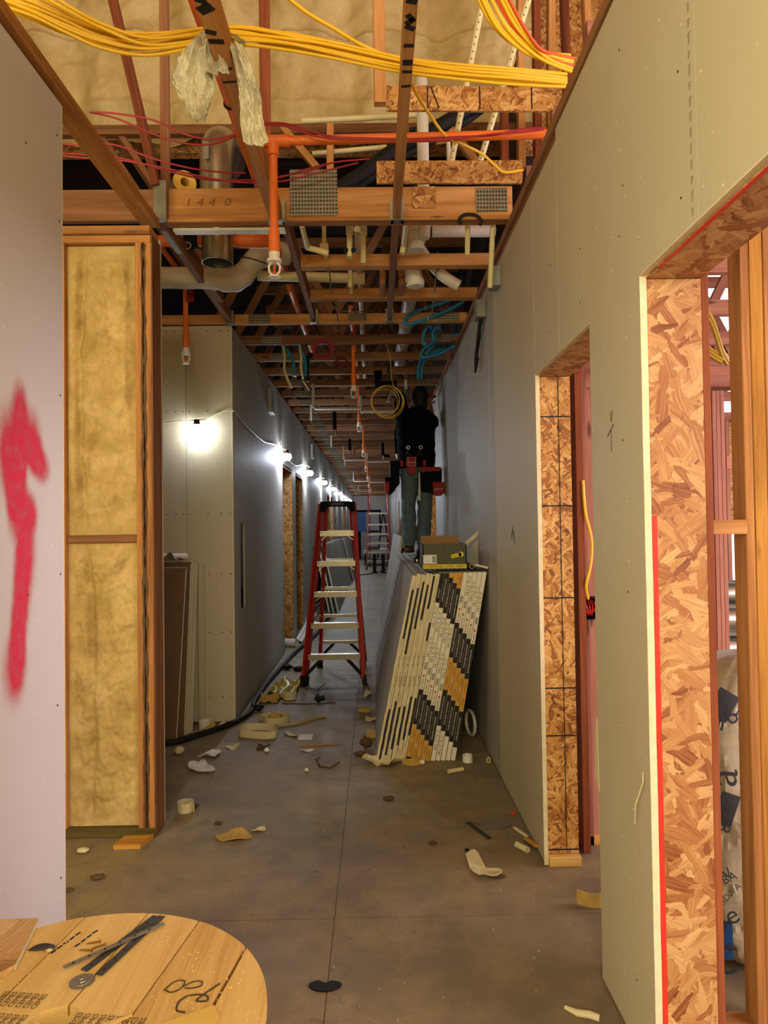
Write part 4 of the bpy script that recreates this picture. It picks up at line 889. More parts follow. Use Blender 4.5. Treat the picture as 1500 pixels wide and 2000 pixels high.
# ================================================================ hoses, coils, hung things
def hose(names, lab, cat='hose', r=0.0115, mt=BLUE, pre=None):
    t = thing('pex_hose', tuple(D[names[0]][0]), lab, cat)
    for n_ in names: part('tube', MB().tube(([(D[n_][0][0]+.02, pre, 3.15)] if pre else [])+D[n_], r, 10, sm=6), mt, t, None, None, True)
    return t
t = hose(['blueA'], 'blue hose loop lying over the nearest truss by the right wall', r=.014)
m = MB()
for k in (2, 6): m.ring(D['blueA'][k], .016, .003, (1, .3, .3), 12, 5)
part('tie', m, TAPE, t, None, 'stuff')
hose(['blueB', 'blueB2'], 'pair of short blue hoses hanging behind the nearest truss, right side', r=.015, pre=6.10)
t = hose(['blueC', 'blueC2'], 'blue hose loop tied with white at the right wall', r=.014)
part('white_tie', MB().tube(D['hose_w'], .013, 8, sm=4), WHT, t)
hose(['blueD', 'blueD2'], 'blue hoses dropping to the worker at the right wall', r=.014, pre=6.69)
t = hose(['blueL', 'blueL2'], 'pair of dark blue hoses curving down beside the left corridor wall', r=.015)
for nm, lab in (('creamL', 'kinked cream pipe hanging beside the left corridor wall'), ('creamL2', 'straight cream pipe entering the black sleeve on the left')):
    single('hanging_pipe', MB().tube([(D[nm][0][0], 6.13, 3.15)]+D[nm], 0.013, 10), CPVC, lab, 'pipe', None, True)
t = thing('foam_sleeve', tuple(D['foamL'][1]), 'black foam pipe sleeve with a silver end hanging on the left', 'sleeve')
part('sleeve', MB().tube([(D['foamL0'][0][0], 6.69, 3.15), D['foamL0'][0], D['foamL0'][1]], .024, 14), BLACK, t, None, None, True)
part('silver_end', MB().pipe(D['foamL'][0], D['foamL'][1], .030, .005, 16), DUCTM, t, None, None, True)
t = thing('foam_sleeve', tuple(D['silv2'][1]), 'silver pipe end hanging inside the yellow wire coil', 'sleeve')
part('sleeve', MB().tube([(D['silv2'][0][0], 7.31, 3.15)]+D['silv2'], .024, 14), DUCTM, t, None, None, True)
single('black_elbow', MB().tube(D['blkpipe'], .045, 14), DARKP, 'black elbow pipe hanging above the yellow wire coil', 'pipe', None, True)
c = Vector((0.12, 6.6, 2.675)); t = thing('wire_coil', tuple(c), 'large coil of yellow wire hanging near the worker', 'wire')
m = MB()
for k in range(4): m.ring(c+Vector((-.01*k+.012, .008*k, .006*(k % 3))), .155+.006*(k % 2)-.012*k, .0035, (.1*k-.1, 1, .06*k), 40, 6, 0, 1.0)
part('coil', m, YEL, t, None, None, True)
m = MB(); m.tube([(.09, 6.15, 3.175)]+D['wirecoilfeed'], .0032, 6, sm=5); m.tube([c+Vector((.10, .01, .13)), c+Vector((.16, .01, .02)), c+Vector((.14, 0, -.06))], .004, 6, sm=5); part('feed_wire', m, YEL, t, None, None, True)
def coil(c, r, lab, mt, ax=(0, 1, 0), n=5, w=.004, sq=1.0):
    m = MB(); rr = random.Random(int(r*1000))
    for k in range(n): m.ring(Vector(c)+Vector((rr.uniform(-.01, .01), .006*k, rr.uniform(-.01, .01))), r*rr.uniform(.82, 1.06), w, (ax[0]+rr.uniform(-.15, .15), ax[1], ax[2]+rr.uniform(-.15, .15)), 32, 6, 0, sq)
    return single('wire_coil', m, mt, lab, 'wire', None, True)
coil((-0.432, 6.07, 3.05), 0.085, 'coil of red wire hanging from the second truss', REDW, w=.0055)
coil((-0.30, 6.72, 3.085), 0.06, 'small flattened coil of red wire further back', REDW, (0, .5, .8), 4)
for i, (y, z) in enumerate(((14.03, 2.99), (18.91, 3.0))): coil((-0.30, y, z), .11, ['small dark wire coil hanging mid corridor', 'small dark wire coil hanging further along the corridor'][i], BROWNS, n=3)
for i, (y, x0, x1) in enumerate(((7.9, -.68, .3), (14.0, -.62, .45), (20.5, -.62, .5), (26.5, -.62, .5))):
    m = MB(); m.tube([(x0, y, 3.12), (x0, y, 2.86), (x0+.02, y, 2.84), (-.17, y, 2.835), (-.15, y, 2.86), (-.15, y, 2.98)], .0165, 10); m.tube([(-.15, y, 2.86), (-.15, y, 2.80), (x1, y, 2.795)], .0165, 10)
    single('pipe_trapeze', m, PVC, 'white pipe trapeze hanging across the corridor, '+['nearest, beside the yellow wire coil', 'second from the camera', 'third from the camera', 'farthest'][i], 'pipe', None, True)
for i, (x, y, z) in enumerate(((-.82, 9.2, 2.9), (-.55, 9.6, 2.86), (-.75, 12.5, 2.9), (-.45, 13.0, 2.9), (.16, 13.2, 2.86), (-.68, 16, 2.9), (.35, 10.4, 2.82), (.36, 11.3, 2.70))):
    y = 6.115+.61*round((y-6.115)/.61); t = thing('hanging_sleeve', (x, y, z), ['pale pipe stub hanging mid corridor left, nearest', 'black sleeve with silver tip hanging mid corridor left, nearest', 'pale pipe stub hanging mid corridor left, second', 'black sleeve with silver tip hanging mid corridor left, second', 'black elbowed sleeve hanging right of the sprinkler drops', 'pale pipe stub hanging mid corridor left, third', 'dark blue sleeve hanging left of the worker, upper', 'dark blue sleeve hanging left of the worker, lower'][i], 'sleeve')
    bl = i in (1, 3, 4, 6, 7)
    part('sleeve', MB().cyl((x, y, 3.12), (x, y, z), .028 if bl else .014, n=12), DARKP if bl else CPVC, t, None, None, True)
    part('tip', MB().cyl((x, y, z+.01), (x+.015, y, z-.07), .018 if bl else .011, n=10), DUCTM, t, None, None, True)
    if i == 4: part('elbow', MB().tube([(x, y, z+.03), (x+.05, y, z-.01), (x+.13, y, z-.01)], .03, 10), DARKP, t, None, None, True)
# rag over the left runner
def ragm(pts, wd, seed, y0):
    P_ = catmull(pts, 5); n_ = len(P_)-1
    def fn(u, v):
        i = u*n_; a = P_[int(min(i, n_-1))]; b = P_[min(int(min(i, n_-1))+1, n_)]; p = a.lerp(b, i-int(min(i, n_-1)))
        s_ = (v-.5)*wd(u)
        f = .012*math.sin(v*13+seed+u*3)+.016*noise.noise(Vector((u*5, v*7, seed)))+.010*noise.noise(Vector((u*18, v*18, seed)))+.004*noise.noise(Vector((u*40, v*36, seed)))
        return (p.x+s_, p.y+f*1.6, p.z+f*.5+.02*abs(v-.5))
    return MB().grid(fn, 44, 36, 0, (0, .003, 0))
t = thing('rag', (-0.5, 2.42, 2.9), 'stained white rag draped over the left runner and its pipe', 'cloth')
part('left_tail', ragm([(-.535, 2.38, 3.20), (-.575, 2.36, 3.13), (-.600, 2.37, 3.04), (-.590, 2.37, 2.96), (-.582, 2.37, 2.885)], lambda u: .04+.11*math.sin(min(1, u*1.5)*1.6)*(1-max(0, u-.6)*2.3), 1, 0), CLOTH, t, None, None, True)
part('fold', ragm([(-.545, 2.37, 3.19), (-.525, 2.36, 3.10), (-.520, 2.36, 3.04)], lambda u: .05+.035*u, 5, 0), CLOTH, t, None, None, True)
part('middle', ragm([(-.585, 2.42, 3.19), (-.50, 2.41, 3.205), (-.44, 2.42, 3.18)], lambda u: .03, 3, 0), CLOTH, t, None, None, True)
part('right_tail', ragm([(-.462, 2.38, 3.16), (-.425, 2.37, 3.05), (-.405, 2.37, 2.96), (-.400, 2.37, 2.88), (-.385, 2.37, 2.80)], lambda u: .04+.045*u**.5, 2, 0), CLOTH, t, None, None, True)
# boxes on the walls
for i, (y, z, lab) in enumerate(((3.96, 2.90, 'grey steel junction box on the right wall beside the cream pipe stub'), (4.50, 2.885, 'grey steel junction box on the right wall above the black cord'))):
    t = thing('junction_box', (0.68, y, z-.06), lab, 'box')
    part('box', B((0.665, y-.055, z-.055), (0.7235, y+.055, z+.055), 0.004, 2), GBOX, t)
    part('cover', MB().box((0.661, y-.058, z-.058), (0.665, y+.058, z+.058)).cyl((.660, y-.03, z-.03), (.6615, y-.03, z-.03), .006, n=6).cyl((.660, y+.03, z+.03), (.6615, y+.03, z+.03), .006, n=6), GBOX, t)
    if i: part('connector', MB().cyl((.695, y, z-.055), (.695, y, z-.09), .014, n=10), BLACK, t)
m = MB(); m.tube([(p[0]-.012, p[1], p[2]) for p in D['cordblk']], .008, 8, sm=5); m.ring((.70, 4.72, 2.64), .035, .007, (1, .1, 0), 24, 6, 0, 3.0)
m2 = MB(); m2.tube([(.70, 4.55, 2.86), (.69, 4.62, 2.72), (.685, 4.68, 2.62), (.69, 4.72, 2.55), (.70, 4.70, 2.66), (.71, 4.64, 2.76), (.70, 4.60, 2.80), (.69, 4.69, 2.60)], .008, 8, sm=5); m2.tube([(.70, 4.52, 2.84), (.70, 4.60, 2.74), (.695, 4.72, 2.60), (.69, 4.75, 2.54), (.70, 4.66, 2.62)], .007, 8, sm=5)
single('power_cord', m2, BLACK, 'black cord looped on the right wall under the grey box', 'cord', None, True)
for i, (y, z, lab) in enumerate(((7.45, 2.83, 'grey metal box on top of the left corridor wall, nearest'), (12.3, 2.82, 'grey metal box on top of the left corridor wall, second'), (17.6, 2.8, 'grey metal box on top of the left corridor wall, third'))):
    t = thing('wall_box', (XL, y, z), lab, 'box'); part('box', MB().box((XL, y-.09, z-.10), (XL+.035, y+.09, z+.14)), GBOX, t); part('lip', MB().box((XL, y-.10, z-.115), (XL+.05, y+.10, z-.10)), DUCTM, t)
t = thing('wall_box', (XL, 19.3, 1.95), 'small dark outlet box on the left corridor wall behind the ladder', 'box'); part('box', MB().box((XL, 19.2, 1.60), (XL+.02, 19.36, 1.76)), DARKP, t); part('rim', MB().box((XL, 19.19, 1.59), (XL+.008, 19.37, 1.77)), GBOX, t)
# ================================================================ string of work lights
BULB = emit('lit_bulb', (0.80, 0.87, 1.0, 1), 520.0); BULB2 = emit('lit_bulb_near', (0.80, 0.87, 1.0, 1), 95.0)
def work_light(x, y, z, axis, lab, grp=None):
    t = thing('work_light', (x, y, z), lab, 'lamp', None if grp == 'near' else grp)
    part('socket', MB().cyl((x, y, z+.055), Vector((x, y, z+.015)), .020, .026, 12), BLACK, t)
    part('reflector', MB().cyl((x, y, z+.03), (x, y, z+.012), .02, .045, 16), ORC, t, 'orange guard collar')
    part('bulb', MB().ball((x, y, z-.02), .047, 16, 10, 0, (1, 1, .85)), BULB2 if grp == 'near' else BULB, t, 'glowing white bulb', None, True)
    m = MB()
    for k in range(6):
        a = k*math.pi/3; m.tube([(x+.045*math.cos(a), y+.045*math.sin(a), z+.012), (x+.058*math.cos(a), y+.058*math.sin(a), z-.03), (x+.03*math.cos(a), y+.03*math.sin(a), z-.072)], .0016, 4)
    m.ring((x, y, z-.022), .057, .0016, (0, 0, 1), 18, 4)
    part('cage', m, GALV, t)
    return t
work_light(-1.364, 5.415, 2.29, 0, 'caged work light glowing on the drywall at the end of the side hall', 'near')
LY = [8.25, 11.15, 14.4, 17.4, 20.4, 23.6, 26.8, 29.9, 33.0]
w0 = None
for i, y in enumerate(LY):
    z = 2.37+.011*(y-8)
    if i == 0: work_light(-1.03, y, 2.36, 0, 'caged work light above the first doorway on the left corridor wall')
    elif i == 1: w0 = work_light(-1.03, y, 2.39, 0, 'caged work light second along the left corridor wall, past the paired doorways')
    else: dup(w0, None, (-1.03, y, z), 'caged work light in the receding string on the left corridor wall', 'work lights receding down the left wall')
t = thing('light_cord', (-1.09, 6, 2.4), 'white cord swagging between the work lights', 'cord')
pts = [(-2.6, 5.47, 2.40), (-1.9, 5.47, 2.33), (-1.37, 5.44, 2.345), (-1.30, 5.47, 2.36), (-1.17, 5.475, 2.42), (-1.095, 5.475, 2.42)]
part('cord', MB().tube(pts, .0055, 6, sm=5), CPVC, t)
pts = [(-1.095, 5.48, 2.42), (-1.095, 6.2, 2.37), (-1.095, 7.0, 2.36), (-1.095, 7.7, 2.42), (-1.07, 8.1, 2.42), (-1.03, 8.25, 2.41)]
for i, y in enumerate(LY[1:]):
    a = LY[i]; pts += [(-1.09, a+.3, 2.37+.01*(a-8)), (-1.095, (a+y)/2, 2.36+.01*(a-8)), (-1.095, y-.5, 2.43+.01*(y-8)), (-1.03, y, 2.425+.011*(y-8))]
part('cord', MB().tube(pts, .0055, 6, sm=3), CPVC, t)
# ================================================================ rooms on the right, seen through the doorways
wp = struct('wall_right_partition', B((0.915, 2.03, 0.0), (6.4, 2.12, 0.040), 0.002), LUM)
for a, b, mt in ((1.083, 1.1095, LUM), (1.111, 1.150, LUMP), (1.152, 1.19, LUM), (1.55, 1.588, LUM), (1.96, 1.998, LUM), (2.4, 2.438, LUM), (2.9, 2.94, LUM), (3.4, 3.44, LUM)):
    part('stud', B((a, 2.045, 0.041), (b, 2.118, 3.0), 0.002), mt, wp)
part('blocking', B((0.915, 2.035, 1.464), (1.082, 2.115, 1.506), 0.002), LUM, wp)
part('top_plate', B((0.9, 2.03, 3.0), (6.4, 2.12, 3.04), 0.002), LUM, wp)
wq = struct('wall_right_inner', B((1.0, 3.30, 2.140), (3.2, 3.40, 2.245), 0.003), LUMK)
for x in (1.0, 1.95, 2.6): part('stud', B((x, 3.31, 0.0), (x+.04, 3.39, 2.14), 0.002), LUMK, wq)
part('stud', B((0.925, 3.22, 0.0), (0.96, 3.30, 3.0), 0.002), LUMR, wq)  # dark red lumber puts the shadow on this stud into its colour
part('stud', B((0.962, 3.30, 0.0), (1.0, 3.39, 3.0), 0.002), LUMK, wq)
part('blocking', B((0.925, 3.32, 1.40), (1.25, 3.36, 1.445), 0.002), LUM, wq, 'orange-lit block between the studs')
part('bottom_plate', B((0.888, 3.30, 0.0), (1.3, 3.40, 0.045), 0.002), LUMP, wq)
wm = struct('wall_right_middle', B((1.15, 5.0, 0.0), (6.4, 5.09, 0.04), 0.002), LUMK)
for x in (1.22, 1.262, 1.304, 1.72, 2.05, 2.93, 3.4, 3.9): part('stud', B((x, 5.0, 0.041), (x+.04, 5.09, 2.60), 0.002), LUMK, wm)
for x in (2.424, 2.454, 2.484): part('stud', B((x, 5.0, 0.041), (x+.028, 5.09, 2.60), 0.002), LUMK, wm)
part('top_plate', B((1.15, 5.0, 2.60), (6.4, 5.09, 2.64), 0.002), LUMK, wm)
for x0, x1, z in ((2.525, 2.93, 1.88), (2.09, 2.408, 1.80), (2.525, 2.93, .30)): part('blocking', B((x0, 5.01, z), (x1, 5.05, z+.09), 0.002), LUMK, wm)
wx = struct('wall_right_outer', B((0.9, 7.1, 0.0), (6.6, 7.13, 0.90)), OSBF)
for x0 in (0.9, 2.122, 3.344, 4.566): part('osb_sheet', B((x0, 7.1, 1.42), (x0+1.218, 7.13, 2.52)), OSBF, wx)
for k in range(13): part('stud', B((1.08+k*.407, 7.0, 0.04), (1.12+k*.407, 7.095, 2.52), 0.002), LUMK, wx)
part('sill_plate', B((0.9, 7.0, 0.86), (6.6, 7.098, 0.90), 0.002), LUMK, wx)
part('header_plate', B((0.9, 6.99, 2.52), (6.6, 7.13, 2.60), 0.002), LUMK, wx)
for k in range(3): part('sheet_line', B((0.9, 7.096, 1.62+.22*k), (6.6, 7.0995, 1.628+.22*k)), PINKP, wx, 'dark line across the OSB')
wz = struct('wall_right_side', B((6.6, -3.0, 0.0), (6.7, 8.0, 0.85)), DW)
part('upper_wall', B((6.6, -3.0, 3.5), (6.7, 8.0, 4.5)), DW, wz); part('pier', B((6.6, -3.0, .85), (6.7, 1.6, 3.5)), DW, wz); part('pier', B((6.6, 5.3, .85), (6.7, 8.0, 3.5)), DW, wz)
struct('wall_right_rooms', B((6.6, 14.1, 0), (6.7, 38, 4.5)), DW); struct('wall_right_back', B((0.9, 14.0, 0), (6.7, 14.1, 4.5)), DWF)
for i, y in enumerate((3.0, 3.62, 4.23, 4.84, 5.6, 6.2)):
    z = 2.56
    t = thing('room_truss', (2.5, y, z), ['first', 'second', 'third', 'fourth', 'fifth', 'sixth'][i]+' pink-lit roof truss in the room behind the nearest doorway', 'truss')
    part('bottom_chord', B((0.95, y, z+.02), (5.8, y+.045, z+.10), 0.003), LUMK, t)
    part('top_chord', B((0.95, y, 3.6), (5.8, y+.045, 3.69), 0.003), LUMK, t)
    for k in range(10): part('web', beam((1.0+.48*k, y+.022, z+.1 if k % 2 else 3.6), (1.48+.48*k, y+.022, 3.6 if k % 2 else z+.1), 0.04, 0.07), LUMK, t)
for i, (z, y) in enumerate(((0.16, 5.85), (0.16, 6.15), (0.42, 5.98), (0.68, 5.9), (0.86, 6.2))):
    m = MB().pipe((1.4, y, z), (4.4, y, z), 0.125, .003, 24)
    for k in range(9): m.ring((1.5+.33*k, y, z), .1255, .004, (1, .12, 0), 24, 5)
    single('duct_tube', m, DUCTM, ['lowest front tube of the steel duct stack in the far room', 'lowest back tube of the steel duct stack in the far room', 'middle tube of the steel duct stack in the far room', 'second from the top of the steel duct stack in the far room', 'topmost tube of the steel duct stack in the far room'][i], 'duct', None, True)
t = thing('carton', (1.5, 4.6, 0), 'long low brown carton on the floor beyond the farther doorway', 'box')
part('body', B((1.26, 4.44, 0.0), (2.2, 4.62, 0.19), 0.006), plain('mauve_carton', '8a6450', .8), t); part('lid', B((1.25, 4.43, 0.17), (2.21, 4.63, 0.205), 0.004), plain('mauve_carton_lid', '96705c', .8), t)
t = thing('outlet_box', (0.98, 3.25, 1.06), 'dark outlet box with red wires on the stud inside the farther doorway', 'box')
part('box', MB().box((0.93, 3.235, 1.06), (1.03, 3.30, 1.065)).box((0.93, 3.235, 1.155), (1.03, 3.30, 1.16)).box((0.93, 3.235, 1.06), (0.937, 3.30, 1.16)).box((1.023, 3.235, 1.06), (1.03, 3.30, 1.16)).box((0.93, 3.295, 1.06), (1.03, 3.30, 1.16)), DARKP, t)
m = MB()
for k in range(5): m.tube([(.965+.008*k, 3.28, 1.15), (.955+.014*k, 3.245, 1.12), (.975+.005*k, 3.25, 1.085), (.97+.01*k, 3.285, 1.07)], .003, 5, sm=3)
part('wires', m, plain('bright_red_wire', 'd02a20', .4), t)
single('data_cable', MB().tube([(0.955, 3.215, 1.70), (.962, 3.21, 1.55), (.99, 3.22, 1.43), (.985, 3.22, 1.32), (.96, 3.215, 1.22), (.975, 3.24, 1.155)], .007, 8, sm=5), YEL, 'yellow cable bowing down to the outlet box inside the farther doorway', 'cable', None, True)
for i, (pts, lab) in enumerate((([(1.40, 3.32, 2.62), (1.50, 3.30, 2.58), (1.60, 3.3, 2.45), (1.66, 3.32, 2.30), (1.70, 3.34, 2.25)], 'upper swag of the yellow cable bundle inside the nearest doorway'), ([(1.44, 3.30, 2.50), (1.50, 3.30, 2.38), (1.58, 3.3, 2.30), (1.66, 3.32, 2.26)], 'lower swag of the yellow cable bundle inside the nearest doorway'))):
    t = thing('cable_bundle', pts[-1], lab, 'cable')
    for q in range(4): part('strand', MB().tube([(p[0]+.008*(q % 2), p[1]+.01*(q//2), p[2]+.012*q) for p in pts], .008, 7, sm=5), plain('olive_yellow_jacket%d' % (q+4*i), 'a8861c', .45), t, None, None, True)
# bag of insulation behind the nearest doorway
t = thing('insulation_bag', (1.27, 2.42, 0), 'plump plastic bag of insulation with printed numbers, behind the nearest doorway', 'bag')
def bag(u, v):
    a = u*2*math.pi; zz = 1.06*v; k = (1-abs(2*v-1)**5)**.5 if 0 < v < 1 else 0.0
    c, s_ = math.cos(a), math.sin(a); rx = .215*(abs(c)**.55)*(1 if c > 0 else -1); ry = .20*(abs(s_)**.55)*(1 if s_ > 0 else -1)
    w_ = .018*noise.noise(Vector((c*2.5, s_*2.5, v*7)))+.010*noise.noise(Vector((c*9, s_*9, v*18)))+.006*math.sin(v*40+4*c)*noise.noise(Vector((c*3, v*9, 2)))
    f = (1+w_*4)*max(k, .02)
    return (1.283+rx*f, 2.44+ry*f, zz)
BAGM = N('glossy_bag_film'); f_ = BAGM.noise(BAGM.obj(), 11, 5, .6, .8)
BAGM.bump(f_, .5, .012); BAGM = BAGM.fin(BAGM.mix(f_, lin('9a9278'), lin('cfc6a2')), .25, 0, .6)
part('bag', MB().grid(bag, 64, 60), BAGM, t, None, None, True)
m = MB(); BY = 2.222
for txt, sz, x, z, ro in (('96', .085, 1.165, .88, .5), ('45', .06, 1.225, .90, .1), ('816', .06, 1.165, .57, 1.25), ('a', .14, 1.155, .70, 1.45), ('OBA', .04, 1.15, .38, .4), ('EIDIVA', .03, 1.165, .335, .75), ('8e', .09, 1.15, .26, .5), ('N', .05, 1.15, .40, .2), ('C', .13, 1.145, .13, 0)):
    m.text(txt, sz, (x-.075, BY-.012, z), (R(90), -ro, 0), 0)
for x, z, w_, h_, ro in ((1.085, .925, .07, .09, .55), (1.088, .60, .06, .10, .35)): m.box((x-w_/2, BY-.011, z-h_/2), (x+w_/2, BY-.009, z+h_/2), T=Matrix.Translation((x, 0, z)) @ Matrix.Rotation(ro, 4, 'Y') @ Matrix.Translation((-x, 0, -z)))
part('print', m, plain('bag_print', '34383c', .6), t, None, 'stuff')
part('blue_print', MB().box((1.07, BY-.006, .13), (1.10, BY-.004, .25)), plain('bag_blue_print', '1c4c80', .5), t)
# ================================================================ drywall leaning stack
LETW = plain('label_white', 'e0dac4', .7, 0, .04); LETK = plain('label_black', '1a1817', .7, 0, .1); LETY = plain('label_gold', 'cf9a38', .7, 0, .06)
rr = random.Random(11)
def board_T(xb, yb, tilt, lift=0.004): return Matrix.Translation((xb, yb, lift)) @ Matrix.Rotation(tilt, 4, 'Y')
PT = 0.0298
for k in range(16):
    tilt = R(12.0-0.095*k); xb = -0.02+k*0.0319
    T = board_T(xb, 4.522+(rr.uniform(-.012, .004) if k < 6 else rr.uniform(-.002, .002)), tilt)
    lab = ['outermost', 'second', 'third', 'fourth', 'fifth', 'sixth'][k]+' pair of bare-edged drywall sheets from the left in the leaning stack' if k < 6 else ['first', 'second', 'third', 'fourth', 'fifth', 'sixth', 'seventh', 'eighth', 'ninth', 'last'][k-6]+' drywall bundle from the left with printed black, white and gold end tape'
    t = thing('drywall_bundle', (xb, 4.5, 0), lab, 'drywall')
    L = 3.66+rr.uniform(-.01, .01); hh = 1.222-(.012*rr.random() if k < 6 else 0)
    part('sheet', MB().box((0, 0, 0), (PT*.47, L, hh), T=T), DWF, t); part('sheet', MB().box((PT*.53, 0.0, 0), (PT-.0012, L, hh), T=T), DWF, t)
    if k < 6:
        m = MB()
        for a, b in ((0.0008, PT*.50),):
            n_ = 34; l_ = [(a+rr.uniform(-.0022, .0014)*(2.2 if i < 7 else 1), hh*i/n_) for i in range(n_+1)]; r_ = [(b+rr.uniform(-.0022, .0022), hh*i/n_) for i in range(n_, -1, -1)]
            m.add([(p[0], -.0018, p[1]) for p in l_+r_]+[(p[0], .001, p[1]) for p in l_+r_], [tuple(range(2*n_+2))]+[(i, (i+1) % (2*n_+2), (i+1) % (2*n_+2)+2*n_+2, i+2*n_+2) for i in range(2*n_+2)], 0, 2, T)
        part('gypsum_edge', m, GYP, t, 'raw cream gypsum edges', 'stuff')
        m = MB(); z0 = .02+.03*k; m.box((PT*.54, -.0014, z0), (PT-.002, .0, z0+rr.uniform(.22, .36)), T=T); m.box((PT*.54, -.0014, (.80, .70, .86, .92, .99, .78)[k]), (PT-.002, .0, (1.12, 1.13, 1.17, 1.15, 1.205, .9)[k]), T=T)
        wp_ = MB().box((PT*.52, -.0010, .004), (PT-.002, .001, hh-.004), T=T); part('tape_remnant', wp_, TAPE, t, 'pale remains of end tape')
        part('gap_shade', m, LETK, t, 'black strips painted as shade in the gap', 'stuff')  # black strips stand for the dark gaps between sheets
        m = MB()
        for q in range(2): m.text("5/8 x 12' TE", .013, T @ Vector((PT*.75, -.0026, .52+.13*q)), (R(90), -R(90)+tilt, 0), 0)
        part('lettering', m, LETK, t, None, 'stuff')
    else:
        we = (.385-.029*(15-k)) if k >= 11 else (.735-.029*(10-k))
        segs = []
        for c_ in (-1, 0, 1):
            o_ = we+c_*1.005
            segs += [(o_-.46, o_, 0), (o_, o_+.185, 1), (o_+.185, o_+.355, 2), (o_+.355, o_+.545, 1)]
        mt_ = MB(); le = MB(); red = MB()
        def txt(s_, size, f_, mi):
            le.text(s_, size, T @ Vector((PT*.5, -.0032, hh*(1-f_))), (R(90), -R(90)+tilt, 0), mi, .88)
        for a, b, kd in segs:
            a2, b2 = max(0.001, a), min(.999, b)
            if b2-a2 < .004: continue
            mt_.box((.0012, -.0022, hh*(1-b2)+.0012), (PT-.0022, .0, hh*(1-a2)-.0012), mi=kd, T=T)
            ln = b-a
            def ok(f_, hw): return f_-hw > 0.0 and f_+hw < 1.0
            if kd == 0:
                for f_, s_ in ((a+.075, "5/8 x 12' TE 12'"), (a+.235, "5/8 x 12' TE 12'")):
                    if ok(f_, .07): txt(s_, .0235, f_, 0)
                for f_ in (a+.335, ):
                    for q in range(9):
                        if ok(f_, .03): le.box((.006, -.0032, hh*(1-f_)-.022+q*.005), (PT-.007, -.0024, hh*(1-f_)-.0195+q*.005), mi=0, T=T)
                if ok(b-.045, .05): txt('FIRE-SHIELD', .0145, b-.030, 0); red.box((.009, -.0032, hh*(1-b)+.082), (PT-.011, -.0024, hh*(1-b)+.094), T=T @ Matrix.Identity(4)); red.box((.012, -.0033, hh*(1-b)+.078), (PT-.014, -.0024, hh*(1-b)+.099), T=T)
            elif kd == 1:
                if ok((a+b)/2, .08): txt('5/8 FIRE-SHIELD GYPSUM BOARD', .0118, (a+b)/2, 1)
                elif ok(a+.05, .045): txt('GYPSUM BOARD', .0118, a+.05, 1)
                elif ok(b-.05, .045): txt('5/8 GYPSUM', .0118, b-.05, 1)
            else:
                for f_ in (a+.045, a+.125):
                    if ok(f_, .03): txt('Gold Bond', .0150, f_, 0)
        tp = part('end_tape', mt_, [LETW, LETK, LETY], t, 'white, black and gold printed end tape', 'stuff')
        part('lettering', le, [LETK, LETW], tp, None, 'stuff'); 
        if red.v: part('red_mark', red, REDP, tp, None, 'stuff')
# further stacks
def lean_stack(n, x0, y0, L, h, side, lab0, grp, gap=.034, tilt=12):
    first = None
    for k in range(n):
        xb = x0+side*gap*k; T = board_T(xb, y0+rr.uniform(-.05, .05), R(tilt-.1*k)*side, .003)
        t = thing('drywall_sheet', (xb, y0, 0), ['outermost ', 'second ', 'third ', 'fourth ', 'fifth ', 'sixth '][k]+lab0, 'drywall')
        part('sheet', MB().box((0, 0, 0), (.028*side, L, h-.01*(k % 3)), T=T), DWF, t)
        part('end_edge', MB().box((.001*side, -.003, .004), (.026*side, 0, h-.012-.01*(k % 3)), T=T), GYP if k % 2 == 0 else LETK, t)
lean_stack(3, 0.06, 8.45, 3.6, 1.40, 1, 'drywall sheet of the stack behind the worker', None, tilt=10)
lean_stack(5, -0.66, 12.4, 3.6, 1.22, -1, 'drywall sheet of the stack leaning on the left wall behind the ladder', None, .040)
lean_stack(4, -0.68, 16.1, 3.4, 1.22, -1, 'drywall sheet of the middle stack on the left wall', None, .040)
lean_stack(4, -0.62, 19.7, 3.4, 1.20, -1, 'drywall sheet of the dark-ended farther stack on the left wall', None, .045, 13)
for i in range(4):
    x = .63; y = 16+1.3*i; single('leaning_board', beam((x-.08, y, .02), (x+.07, y+.05, 1.9-.1*i), .05, .12, R(90)), [LUMD, BLACK, LUMR, GALV][i], ['brown board', 'black strip', 'reddish board', 'grey metal strip'][i]+' leaning on the right wall far down the corridor', 'board')
# things on top of the stack
BOXG = plain('olive_carton', '4c5038', .7, 0, .08); CARDB = plain('carton_inside', '8a6a40', .8)
t = thing('carton', (0.45, 4.7, 1.22), 'dark green carton with a yellow printed band on top of the drywall stack', 'box')
x0, x1, y0, y1, z0, z1 = .306, .592, 4.60, 4.92, 1.222, 1.382
part('body', MB().box((x0, y0, z0), (x1, y0+.006, z1)).box((x0, y1-.006, z0), (x1, y1, z1)).box((x0, y0, z0), (x0+.006, y1, z1)).box((x1-.006, y0, z0), (x1, y1, z1)).box((x0, y0, z0), (x1, y1, z0+.006)), BOXG, t)
part('flap', MB().prism([(y1, z1-.01), (y1+.004, z1-.01), (y1+.03, z1+.05), (y1+.026, z1+.05)], 0, x0+.01, x1-.01), CARDB, t, 'raised brown flap')
part('flap', MB().prism([(x0, z1), (x0+.004, z1), (x0-.03, z1+.018), (x0-.034, z1+.016)], 1, y0, y1), BOXG, t)
part('lining', MB().box((x0+.008, y1-.012, z0), (x1-.008, y1-.007, z1)), CARDB, t)
part('yellow_band', MB().box((x0, y0-.0015, z0), (x1, y0, z0+.027)), plain('band_yellow', 'd8c020', .6), t)
m = MB(); m.text('S | CHEMICALS | TAPES | SAFETY', .0195, ((x0+x1)/2, y0-.0022, z0+.0132), (R(90), 0, 0), 0, .98); part('band_lettering', m, LETK, t, None, 'stuff')
